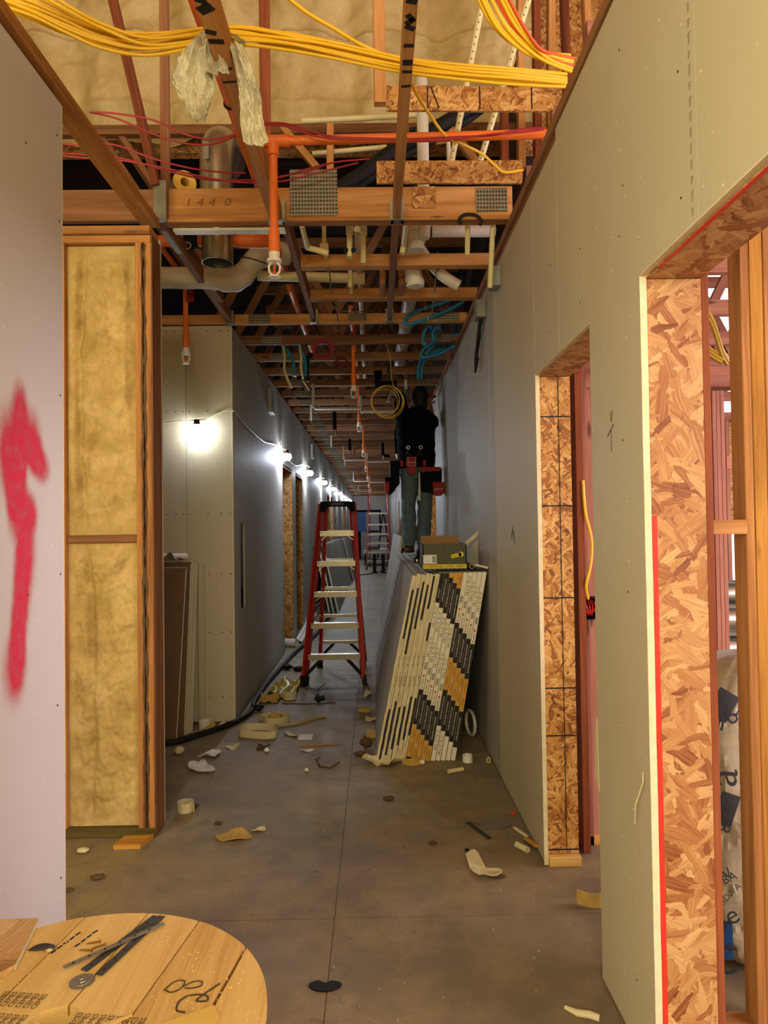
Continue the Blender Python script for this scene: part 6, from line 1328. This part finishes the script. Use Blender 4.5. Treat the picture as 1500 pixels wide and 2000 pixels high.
single('air_hose', MB().tube([(-2.6, 4.75, .022), (-2.0, 4.82, .022), (-1.473, 4.93, .022), (-1.29, 5.12, .022), (-1.10, 5.42, .024), (-1.03, 5.75, .022), (-1.06, 6.1, .022), (-1.06, 6.75, .022), (-1.03, 7.45, .022), (-.98, 8.4, .022), (-.86, 9.6, .022), (-.80, 11.5, .022), (-.78, 14, .022), (-.85, 17, .022)], .021, 10, sm=8), BLACK, 'thick black hose lying along the left wall round the corner', 'hose', None, True)
# ================================================================ wooden cable reel in the foreground
RC = Vector((-.62, 1.385, 0)); RA = R(8.5); RR = .392; ZR = .55
t = thing('cable_reel', (RC.x, RC.y, 0), 'wooden cable reel used as a table in the foreground, lying on its flange', 'reel')
def rw(u, v): return (RC.x+u*math.cos(RA)+v*math.sin(RA), RC.y-u*math.sin(RA)+v*math.cos(RA))
bd = [-.392, -.305, -.163, -.016, .125, .272, .392]; HR = .052; HU = -.016
for a, b in zip(bd, bd[1:]):
    a2, b2 = a+.0022, b-.0022
    if b == .392: a2 += .003
    us = [a2+(b2-a2)*i/14 for i in range(15)]
    top = [(u, math.sqrt(max(0, RR**2-u*u))) for u in us]; bot = [(u, -math.sqrt(max(0, RR**2-u*u))) for u in reversed(us)]
    def notch(ux, sgn):
        n_ = []
        for i in range(13):
            an = math.pi/2-math.pi*i/12
            n_.append((HU+sgn*max(.0022, HR*math.cos(an)), HR*math.sin(an)))
        return n_
    poly = top
    if abs(a-HU) < .001: poly = top+bot+list(reversed(notch(a2, 1)))
    elif abs(b-HU) < .001: poly = top+notch(b2, -1)+bot
    else: poly = top+bot
    part('plank', MB().prism([rw(*p) for p in poly], 2, ZR-.022, ZR-.0005*(int(a*100) % 3), grain=1), PLANK, t)
m = MB(); n_ = 48
pl = [rw((RR-.004)*math.cos(2*math.pi*i/n_), (RR-.004)*math.sin(2*math.pi*i/n_)) for i in range(n_)]
ho = [rw(HU+HR*1.02*math.cos(2*math.pi*i/n_), HR*1.02*math.sin(2*math.pi*i/n_)) for i in range(n_)]
def annulus(z0, z1):
    m = MB(); vs = [(p[0], p[1], z) for z in (z0, z1) for p in pl]+[(p[0], p[1], z) for z in (z0, z1) for p in ho]; fs = []
    for i in range(n_):
        j = (i+1) % n_; fs += [(i, j, n_+j, n_+i), (2*n_+i, 3*n_+i, 3*n_+j, 2*n_+j), (n_+i, n_+j, 3*n_+j, 3*n_+i), (i, 2*n_+i, 2*n_+j, j)]
    return m.add(vs, fs, 0, 0)
part('under_layer', annulus(ZR-.046, ZR-.0225), PLANK, t)
for k in range(18):
    a0, a1 = 2*math.pi*k/18+.01, 2*math.pi*(k+1)/18-.01
    part('stave', MB().prism([(RC.x+r*math.cos(a), RC.y+r*math.sin(a)) for r, a in ((.20, a0), (.20, a1), (.185, a1), (.185, a0))], 2, .045, ZR-.046), PLANK, t)
part('lower_flange', annulus(.0, .044), PLANK, t)
INK = plain('reel_ink', '4a3a1c', .85, 0, .1)
m = MB()
def hand(pts, z=ZR+.0006, r=.0022): m.tube([(*rw(*p), z) for p in pts], r, 5, sm=5)
hand([(.155, .115), (.165, .145), (.185, .15), (.187, .125), (.172, .112), (.158, .118)], r=.0016)
hand([(.187, .128), (.205, .150), (.222, .152), (.226, .140), (.212, .130), (.195, .128)], r=.0016)
hand([(.226, .058), (.207, .062), (.201, .085), (.212, .105), (.236, .112), (.252, .108), (.256, .096), (.240, .092), (.236, .100), (.262, .150)], r=.0022)
part('handwriting', m, INK, t, 'handwritten marks', 'stuff')
m = MB()
for r_ in range(6):
    for c_ in range(3):
        p = rw(-.165+.0165*r_, .055-.062*c_); m.text('CEMES', .017, (p[0], p[1], ZR+.0008), (0, 0, R(81.5)), 0, .9)
for r_ in range(9):
    for c_ in range(2):
        p = rw(.022+.0165*r_, .012-.062*c_); m.text('CEMES', .017, (p[0], p[1], ZR+.0008), (0, 0, R(81.5)), 0, .9)
part('printed_rows', m, INK, t, 'printed stencil rows', 'stuff')
m = MB()
for i in range(9): p = rw(-.155+.004*i+(.02 if i > 4 else 0), .215+.018*i-(.06 if i > 4 else 0)); m.box((p[0]-.002, p[1]-.007, ZR), (p[0]+.002, p[1]+.007, ZR+.0008), T=Matrix.Translation((p[0], p[1], 0)) @ Matrix.Rotation(-.3-.1*(i % 3), 4, 'Z') @ Matrix.Translation((-p[0], -p[1], 0)))
part('black_dashes', m, LETK, t, None, 'stuff')
# things lying on the reel
def strap(a, b, wd, z, lab, mt, dz=0.0):
    a = Vector((a[0], a[1], z)); b = Vector((b[0], b[1], z+dz)); L = (b-a).length; T = Matrix.Translation(a) @ (b-a).to_track_quat('X', 'Z').to_matrix().to_4x4()
    t = thing('metal_strap', (a.x, a.y, z), lab, 'strap')
    part('strap', MB().box((0, -wd/2, 0), (L, wd/2, .0018), T=T), mt, t)
    m = MB()
    for i in range(int(L/.035)): m.cyl(T @ Vector((.02+.035*i, 0, .0017)), T @ Vector((.02+.035*i, 0, .0023)), .0028, n=8)
    part('holes', m, LETK, t, None, 'stuff')
DKS = metal('dark_strap_steel', '5a5a5c', .45)
strap((-.643, 1.548), (-.553, 1.757), .018, ZR+.0005, 'dark steel strap on the reel, left of the crossed three', DKS)
strap((-.604, 1.528), (-.537, 1.752), .018, ZR+.0030, 'dark steel strap on the reel, right of the crossed three', DKS)
strap((-.688, 1.552), (-.520, 1.712), .012, ZR+.0056, 'pale perforated strap lying across the two dark ones', GALV, .001)
t = thing('washer_plate', (-.632, 1.512, ZR), 'round steel insulation washer on the reel by the ends of the straps', 'washer')
part('disc', MB().cyl((-.632, 1.512, ZR), (-.632, 1.512, ZR+.0018), .0255, n=30), GALV, t, None, None, True); part('boss', MB().ring((-.632, 1.512, ZR+.002), .006, .0018, n=16, m=6).ring((-.632, 1.512, ZR+.0018), .0165, .0008, n=24, m=5), GALV, t, None, 'stuff')
def screw(x, y, a, lab):
    t = thing('screw', (x, y, ZR), lab, 'screw'); d = Vector((math.cos(a), math.sin(a), 0)); p = Vector((x, y, ZR+.003)); BR = BRASS
    part('shank', MB().tube([p, p+d*.022, p+d*.03], [.0019, .0019, .0004], 7), BR, t); part('head', MB().cyl(p-d*.002, p+d*.001, .0042, .0022, 10), BR, t)
    m = MB()
    for i in range(7): m.ring(p+d*(.006+.003*i), .0020, .0005, d+Vector((0, 0, .1)), 8, 4)
    part('thread', m, BR, t, None, 'stuff')
BRASS = metal('brass_screw', 'b08a3c', .35)
screw(-.650, 1.652, R(198), 'brass screw on the reel, farthest of three'); screw(-.633, 1.640, R(215), 'brass screw on the reel touching the pale strap'); screw(-.655, 1.618, R(175), 'brass screw on the reel, nearest of three')
litter('steel_shard', sheet([(-.80, 1.622), (-.79, 1.640), (-.765, 1.648), (-.748, 1.640), (-.742, 1.626), (-.765, 1.622)], ZR+.0005, .004, 3), DKS, 'dark leaf-shaped steel scrap on the reel', 'scrap')
litter('chip', lump((-.752, 1.622, ZR), .006, (1.2, .8, .5), 3), TAPE, 'tiny pale chip beside the steel scrap on the reel', 'scrap')
bpy.data.objects['chip'].location.z = ZR
t = thing('plywood_scrap', (-.87, 1.64, ZR), 'stained plywood scrap on the left edge of the reel', 'board')
part('board', MB().prism([(-.985, 1.735), (-.832, 1.738), (-.795, 1.555), (-.812, 1.528), (-.985, 1.50)], 2, ZR+.001, ZR+.013, grain=1), osb('worn_ply', [(.12, '6a4422'), (.34, '9c7038'), (.6, 'c29a60'), (.85, 'd6b888')], .12, .05), t)
part('edge_ply', MB().prism([(-.8315, 1.738), (-.8295, 1.738), (-.7925, 1.555), (-.7945, 1.5545)], 2, ZR+.002, ZR+.012), TAPE, t, 'pale sawn edge')
litter('wood_slip', MB().prism([(-.425, 1.375), (-.335, 1.425), (-.318, 1.395), (-.33, 1.34), (-.42, 1.33)], 2, ZR+.0005, ZR+.004), plain('pale_slip', 'd8b45c', .7), 'pale printed slip at the front right of the reel', 'paper')
litter('wood_sliver', MB().prism([(-.56, 1.370), (-.49, 1.405), (-.488, 1.401), (-.555, 1.355)], 2, ZR+.0005, ZR+.003), PLANK, 'thin splinter on the reel right of its hole', 'wood')
q = random.Random(9); m = MB()
for i in range(700):
    a, r = q.random()*6.283, RR*.97*math.sqrt(q.random()); x, y = RC.x+r*math.cos(a), RC.y+r*math.sin(a); s_ = q.uniform(.0006, .0016)
    m.box((x-s_, y-s_*q.uniform(.6, 3), ZR), (x+s_, y+s_, ZR+.001), T=Matrix.Translation((x, y, 0)) @ Matrix.Rotation(q.random()*3, 4, 'Z') @ Matrix.Translation((-x, -y, 0)))
single('sawdust', m, plain('sawdust_gold', 'e0c078', .9), 'sawdust chips sprinkled over the top of the reel', 'debris', None, False, 'stuff')
# ================================================================ the worker standing on the drywall stack
SKIN = plain('skin', '8a5a40', .6, 0, .05); SHIRT = plain('black_work_shirt', '08090d', .9, 0, .15, 14, .08)
NS = N('teal_work_trousers'); nf = NS.noise(NS.map(NS.obj(), (9, 9, 5)), 1.0, 4, .6, .8); NS.bump(nf, .5, .02); TROU = NS.fin(NS.mix(nf, lin('46585c'), lin('708488')), .85, 0, .2)
BOOT = plain('brown_boot', '4c3020', .7, 0, .15); HAIR = plain('black_hair', '100d0c', .7, 0, .2, 40); NYL = plain('black_nylon', '09090a', .7, 0, .1, 9, .1); REDN = plain('red_nylon', '9c1620', .65, 0, .08)
def skin_mesh(nodes, edges, root, levels=2):
    idx = {k: i for i, k in enumerate(nodes)}
    me = bpy.data.meshes.new('skel'); me.from_pydata([nodes[k][0] for k in nodes], [(idx[a], idx[b]) for a, b in edges], [])
    o = bpy.data.objects.new('skel', me); COL.objects.link(o)
    md = o.modifiers.new('skin', 'SKIN'); md.use_smooth_shade = True; md.branch_smoothing = .4
    lay = me.skin_vertices[0].data if len(me.skin_vertices) else None
    if lay is None: bpy.context.view_layer.update(); lay = me.skin_vertices[0].data
    for k in nodes:
        r = nodes[k][1]; lay[idx[k]].radius = r if isinstance(r, tuple) else (r, r)
        lay[idx[k]].use_root = (k == root)
    sb = o.modifiers.new('sub', 'SUBSURF'); sb.levels = levels; sb.render_levels = levels
    bpy.context.view_layer.update(); dg = bpy.context.evaluated_depsgraph_get()
    res = bpy.data.meshes.new_from_object(o.evaluated_get(dg)); bpy.data.objects.remove(o); bpy.data.meshes.remove(me)
    return res
def part_mesh(name, me, mat, parent, label=None):
    off = WL[parent.name]; me.name = name
    for v in me.vertices: v.co -= off
    me.materials.clear(); me.materials.append(mat); me.polygons.foreach_set('use_smooth', [True]*len(me.polygons))
    o = bpy.data.objects.new(name, me); COL.objects.link(o); o.parent = parent; WL[o.name] = off
    if label: o['label'] = label
    return o
nod = {}; edg = []
def nd(k, p, r, frm=None):
    nod[k] = (Vector(p), r)
    if frm: edg.append((frm, k))
nd('pelvis', (.445, 7.48, 2.10), (.135, .10)); nd('waist', (.445, 7.48, 2.25), (.12, .09), 'pelvis'); nd('chest', (.447, 7.475, 2.48), (.14, .10), 'waist'); nd('upper', (.452, 7.47, 2.63), (.11, .08), 'chest')
nd('neck', (.472, 7.465, 2.745), .055, 'upper'); nd('jaw', (.488, 7.475, 2.81), (.068, .075), 'neck'); nd('head', (.495, 7.475, 2.88), (.078, .09), 'jaw'); nd('crown', (.497, 7.47, 2.935), (.062, .07), 'head')
for s_, hx, kx, ax in (('l', .370, .352, .358), ('r', .522, .530, .500)):
    nd(s_+'hip', (hx, 7.48, 2.03), .085, 'pelvis'); nd(s_+'knee', (kx, 7.465, 1.70), .056, s_+'hip'); nd(s_+'calf', (ax, 7.49, 1.53), .052, s_+'knee'); nd(s_+'ankle', (ax, 7.50, 1.31), .038, s_+'calf'); nd(s_+'toe', (ax+.01, 7.63, 1.265), .035, s_+'ankle')
nd('lsh', (.315, 7.475, 2.655), .058, 'upper'); nd('lel', (.285, 7.60, 2.885), .042, 'lsh'); nd('lwr', (.345, 7.74, 2.815), .028, 'lel')
nd('rsh', (.590, 7.475, 2.655), .058, 'upper'); nd('rel', (.640, 7.70, 2.665), .043, 'rsh'); nd('rwr', (.625, 7.83, 2.845), .028, 'rel')
def hand(pre, wr, d, n, s_):
    d = Vector(d).normalized(); n = Vector(n).normalized(); s_ = Vector(s_).normalized(); w_ = nod[wr][0]
    nd(pre+'palm', w_+d*.055, (.026, .02), wr)
    for i, (o, L) in enumerate(((-.030, .95), (-.010, 1.08), (.011, 1.0), (.031, .78))):
        k = w_+d*.088+s_*o; nd(pre+'k%d' % i, k, .0105, pre+'palm')
        a = k+(d*.75+n*.66)*.034*L; nd(pre+'m%d' % i, a, .0095, pre+'k%d' % i)
        b = a+(d*-.15+n*.98)*.026*L; nd(pre+'t%d' % i, b, .0085, pre+'m%d' % i)
        c = b+(d*-.85+n*.5)*.02*L; nd(pre+'e%d' % i, c, .007, pre+'t%d' % i)
    b = w_+d*.03-s_*.032+n*.008; nd(pre+'th0', b, .0125, pre+'palm'); nd(pre+'th1', b+(d*.6-s_*.55+n*.5)*.036, .0105, pre+'th0'); nd(pre+'th2', b+(d*.6-s_*.55+n*.5)*.036+(d*.6+n*.8)*.028, .0085, pre+'th1')
hand('L', 'lwr', (.25, .25, .93), (.75, .4, -.3), (.4, -.9, .1)); hand('Rh', 'rwr', (-.1, .2, .97), (.35, .9, -.15), (-.95, .3, 0))
wk = thing('person', (.44, 7.5, 1.222), 'person in black shirt, teal trousers and tool belt reaching up atop the drywall stack', 'person')
part_mesh('body', skin_mesh(nod, edg, 'pelvis', 2), SKIN, wk)
def loft(rings, n=28, wob=.0, seed=0, m=None, cap=True):
    m = m or MB(); vs = []
    for (c, rx, ry, ax) in rings:
        q = Vector((0, 0, 1)).rotation_difference(Vector(ax).normalized())
        for j in range(n):
            a = 2*math.pi*j/n; p = Vector((rx*math.cos(a), ry*math.sin(a), 0)); p = Vector(c)+q @ p
            if wob: p += (p-Vector(c)).normalized()*wob*noise.noise(Vector((p.x*9, p.y*9, p.z*14+seed)))
            vs.append(p)
    fs = [(i*n+j, i*n+(j+1) % n, (i+1)*n+(j+1) % n, (i+1)*n+j) for i in range(len(rings)-1) for j in range(n)]
    if cap: fs += [tuple(range(n-1, -1, -1)), tuple((len(rings)-1)*n+j for j in range(n))]
    return m.add(vs, fs, 0)
def refine(rings, k=4):
    out = []
    for a, b in zip(rings, rings[1:]):
        for i in range(k):
            t_ = i/k; s2 = t_*t_*(3-2*t_); out.append((Vector(a[0]).lerp(Vector(b[0]), t_), a[1]+(b[1]-a[1])*s2, a[2]+(b[2]-a[2])*s2, Vector(a[3]).lerp(Vector(b[3]), t_)))
    return out+[rings[-1]]
Z_ = (0, 0, 1)
sh = loft(refine([((.445, 7.48, 2.165), .205, .145, Z_), ((.445, 7.48, 2.22), .200, .142, Z_), ((.443, 7.478, 2.38), .198, .138, Z_), ((.446, 7.475, 2.54), .208, .142, Z_), ((.45, 7.472, 2.66), .205, .125, Z_), ((.455, 7.47, 2.725), .14, .10, Z_), ((.468, 7.467, 2.765), .072, .07, Z_)], 5), 36, .016, 1)
loft(refine([((.335, 7.475, 2.60), .10, .095, (-.2, .3, 1)), ((.305, 7.50, 2.69), .088, .085, (-.15, .4, 1)), ((.290, 7.55, 2.80), .072, .072, (-.1, .5, 1)), ((.284, 7.60, 2.89), .062, .062, (0, .7, .8)), ((.295, 7.635, 2.915), .050, .052, (.3, .9, .1)), ((.318, 7.68, 2.87), .050, .048, (.35, .8, -.45))], 4), 22, .012, 5, sh)
loft(refine([((.56, 7.475, 2.62), .11, .10, (1, .2, 0)), ((.595, 7.50, 2.625), .100, .088, (.7, .6, 0)), ((.618, 7.58, 2.625), .088, .078, (.4, .9, 0)), ((.628, 7.66, 2.635), .078, .072, (.2, 1, .05))], 4), 22, .012, 9, sh)
part('shirt', sh, SHIRT, wk, 'loose black work shirt', None, True)
tr0 = loft(refine([((.445, 7.48, 2.20), .165, .125, Z_), ((.445, 7.48, 2.10), .172, .132, Z_), ((.445, 7.48, 2.00), .168, .125, Z_)], 3), 32, .008, 3)
for hx, kx, ax, sd in ((.365, .352, .358, 1), (.527, .530, .502, 7)):
    loft(refine([((hx, 7.48, 2.06), .098, .118, Z_), ((hx, 7.48, 1.95), .093, .108, Z_), (((hx+kx)/2, 7.472, 1.83), .085, .092, Z_), ((kx, 7.465, 1.70), .078, .082, Z_), ((kx, 7.472, 1.66), .080, .080, Z_), (((kx+ax)/2, 7.48, 1.54), .077, .082, Z_), ((ax, 7.49, 1.40), .076, .080, Z_), ((ax, 7.495, 1.335), .074, .082, Z_), ((ax, 7.497, 1.30), .070, .080, Z_)], 5), 26, .018, sd, tr0)
part('trousers', tr0, TROU, wk, 'teal work trousers', None, True)
for ax in (.358, .502):
    m = loft(refine([((ax, 7.50, 1.36), .050, .055, Z_), ((ax, 7.505, 1.31), .050, .062, Z_), ((ax, 7.535, 1.275), .052, .105, Z_), ((ax, 7.55, 1.245), .053, .135, Z_), ((ax, 7.55, 1.236), .052, .134, Z_)], 3), 22)
    b = part('boot', m, BOOT, wk, 'brown work boot', None, True); part('sole', loft([((ax, 7.55, 1.236), .056, .14, Z_), ((ax, 7.55, 1.2225), .056, .14, Z_)], 22), BLACK, b)
m = MB().ball((.497, 7.470, 2.893), .098, 22, 16, 0, (.92, 1.02, 1.02)); m.v = [Vector((v.x, min(v.y, 7.525) if v.z < 2.92 else v.y, v.z)) for v in m.v]
part('hair', m, HAIR, wk, 'short black hair', None, True)
part('nape_hair', MB().ball((.487, 7.437, 2.825), .07, 18, 12, 0, (.98, .75, 1.0)), HAIR, wk, None, None, True)
for s_ in (-1, 1): part('ear', MB().ball((.495+s_*.089, 7.49, 2.865), .03, 10, 8, 0, (.4, .7, 1.1)), SKIN, wk, None, None, True)
part('nose', MB().ball((.499, 7.572, 2.865), .016, 10, 8, 0, (.8, 1.2, 1.4)), SKIN, wk, None, None, True)
for s_ in (-1, 1): part('eye', MB().ball((.498+s_*.03, 7.553, 2.892), .011, 10, 8), WHT, wk, None, None, True)
part('mouth', MB().ball((.498, 7.552, 2.826), .02, 10, 6, 0, (1, .4, .3)), REDN, wk, None, None, True)
# tool belt
be = part('tool_belt', loft([((.445, 7.48, 2.115), .188, .152, Z_), ((.445, 7.48, 2.19), .190, .154, Z_)], 36, 0, 0, None, False), NYL, wk, 'black padded tool belt')
m = MB()
for x in (.285, .34, .52): m.box((x-.016, 7.322+.5*(x-.445)**2*4, 2.13), (x+.016, 7.334+.5*(x-.445)**2*4, 2.19))
part('red_tab', m, REDN, be, 'red belt tabs', 'stuff')
def pouch(x0, x1, z0, z1, y0, y1, mt, nm, lab=None, par=be, rnd=.03):
    c = ((x0+x1)/2, (y0+y1)/2); m = MB(); w2, d2_ = (x1-x0)/2, (y1-y0)/2
    poly = [(x0, z1), (x0+.004, z0+rnd), (x0+rnd, z0+.004), (c[0], z0), (x1-rnd, z0+.004), (x1-.004, z0+rnd), (x1, z1)]
    return part(nm, m.prism(poly, 1, y0, y1), mt, par, lab)
pc = pouch(.335, .435, 2.035, 2.225, 7.305, 7.345, REDN, 'tape_pouch', 'red tape measure pouch')
m = MB().box((.345, 7.3025, 2.135), (.348, 7.305, 2.22)).box((.424, 7.3025, 2.135), (.427, 7.305, 2.22)).box((.345, 7.3025, 2.132), (.427, 7.305, 2.135))
m.text('Milwaukee', .020, (.386, 7.3028, 2.165), (R(90), 0, 0), 0, .95, .2); part('pouch_marks', m, PAPER, pc, None, 'stuff') if False else part('pouch_marks', m, PAPER, wk, None, 'stuff')
pouch(.450, .700, 1.855, 2.10, 7.31, 7.45, NYL, 'side_pouch', 'large black pouch on the right hip', wk, .05)
pouch(.455, .690, 2.07, 2.115, 7.30, 7.44, REDN, 'pouch_flap', 'dark red pouch rim', wk, .01)
pouch(.60, .722, 1.815, 1.955, 7.28, 7.40, REDN, 'front_pouch', 'red outer pocket', wk, .03)
m = MB(); m.text('Milwaukee', .024, (.662, 7.2785, 1.885), (R(90), R(-8), 0), 0, .95, .2); part('pocket_script', m, PAPER, wk, None, 'stuff')
pouch(.160, .262, 1.90, 2.19, 7.36, 7.56, NYL, 'left_pouch', 'black pouch on the left hip', wk, .05)
pouch(.105, .215, 1.835, 2.02, 7.38, 7.52, NYL, 'left_pouch', None, wk, .05); pouch(.100, .150, 1.845, 1.97, 7.37, 7.44, REDN, 'left_pocket', 'red patch on the left pouch', wk, .02)
hm = part('hammer', MB().tube([(.462, 7.295, 2.06), (.462, 7.292, 1.90), (.458, 7.290, 1.77)], [.009, .011, .016], 10), WHT, wk, 'pale-handled hammer hung on the belt', None, True)
part('hammer_head', MB().tube([(.455, 7.292, 2.075), (.485, 7.292, 2.08), (.515, 7.292, 2.06)], [.009, .013, .010], 8), DUCTM, hm)
for x in (.345, .475):
    m = MB(); m.ring((x+.008, 7.338, 2.325), .016, .0035, (0, 1, 0), 16, 6); m.tube([(x+.008, 7.338, 2.31), (x, 7.335, 2.275), (x-.005, 7.335, 2.26)], .004, 6); m.tube([(x-.03, 7.336, 2.235), (x-.02, 7.334, 2.258), (x-.005, 7.335, 2.265), (x+.018, 7.334, 2.252), (x+.025, 7.336, 2.236)], .0035, 6)
    part('suspender_clip', m, DUCTM, wk, 'shiny suspender clip')
# tools in the hands
t = thing('cordless_drill', (.64, 7.88, 2.9), 'dark red cordless drill held up in the right hand of the worker', 'tool')
part('body', MB().tube([(.585, 7.90, 2.955), (.60, 7.90, 2.957), (.66, 7.90, 2.96), (.675, 7.90, 2.96)], [.022, .030, .028, .018], 14), REDN, t, None, None, True)
part('chuck', MB().tube([(.672, 7.90, 2.96), (.70, 7.90, 2.96)], [.017, .012], 12), DARKP, t, None, None, True); part('bit', MB().cyl((.69, 7.90, 2.96), (.722, 7.90, 2.96), .004, n=8), DUCTM, t)
part('handle', MB().tube([(.615, 7.90, 2.95), (.61, 7.895, 2.91), (.605, 7.89, 2.86)], [.020, .017, .022], 12), DARKP, t, None, None, True); part('battery', B((.57, 7.855, 2.825), (.645, 7.93, 2.865), .008), DARKP, t)
t = thing('pipe_fitting', (.375, 7.80, 2.9), 'silver sleeved pipe end held in the left hand of the worker', 'pipe')
part('sleeve', MB().pipe((.372, 7.80, 2.86), (.368, 7.82, 3.02), .028, .004, 18), DUCTM, t, None, None, True); part('cream_pipe', MB().cyl((.368, 7.82, 3.0), (.362, 7.83, 3.14), .016, n=12), CPVC, t, None, None, True); part('band', MB().ring((.370, 7.81, 2.94), .029, .003, (0, 0, 1), 18, 6), BLACK, t)
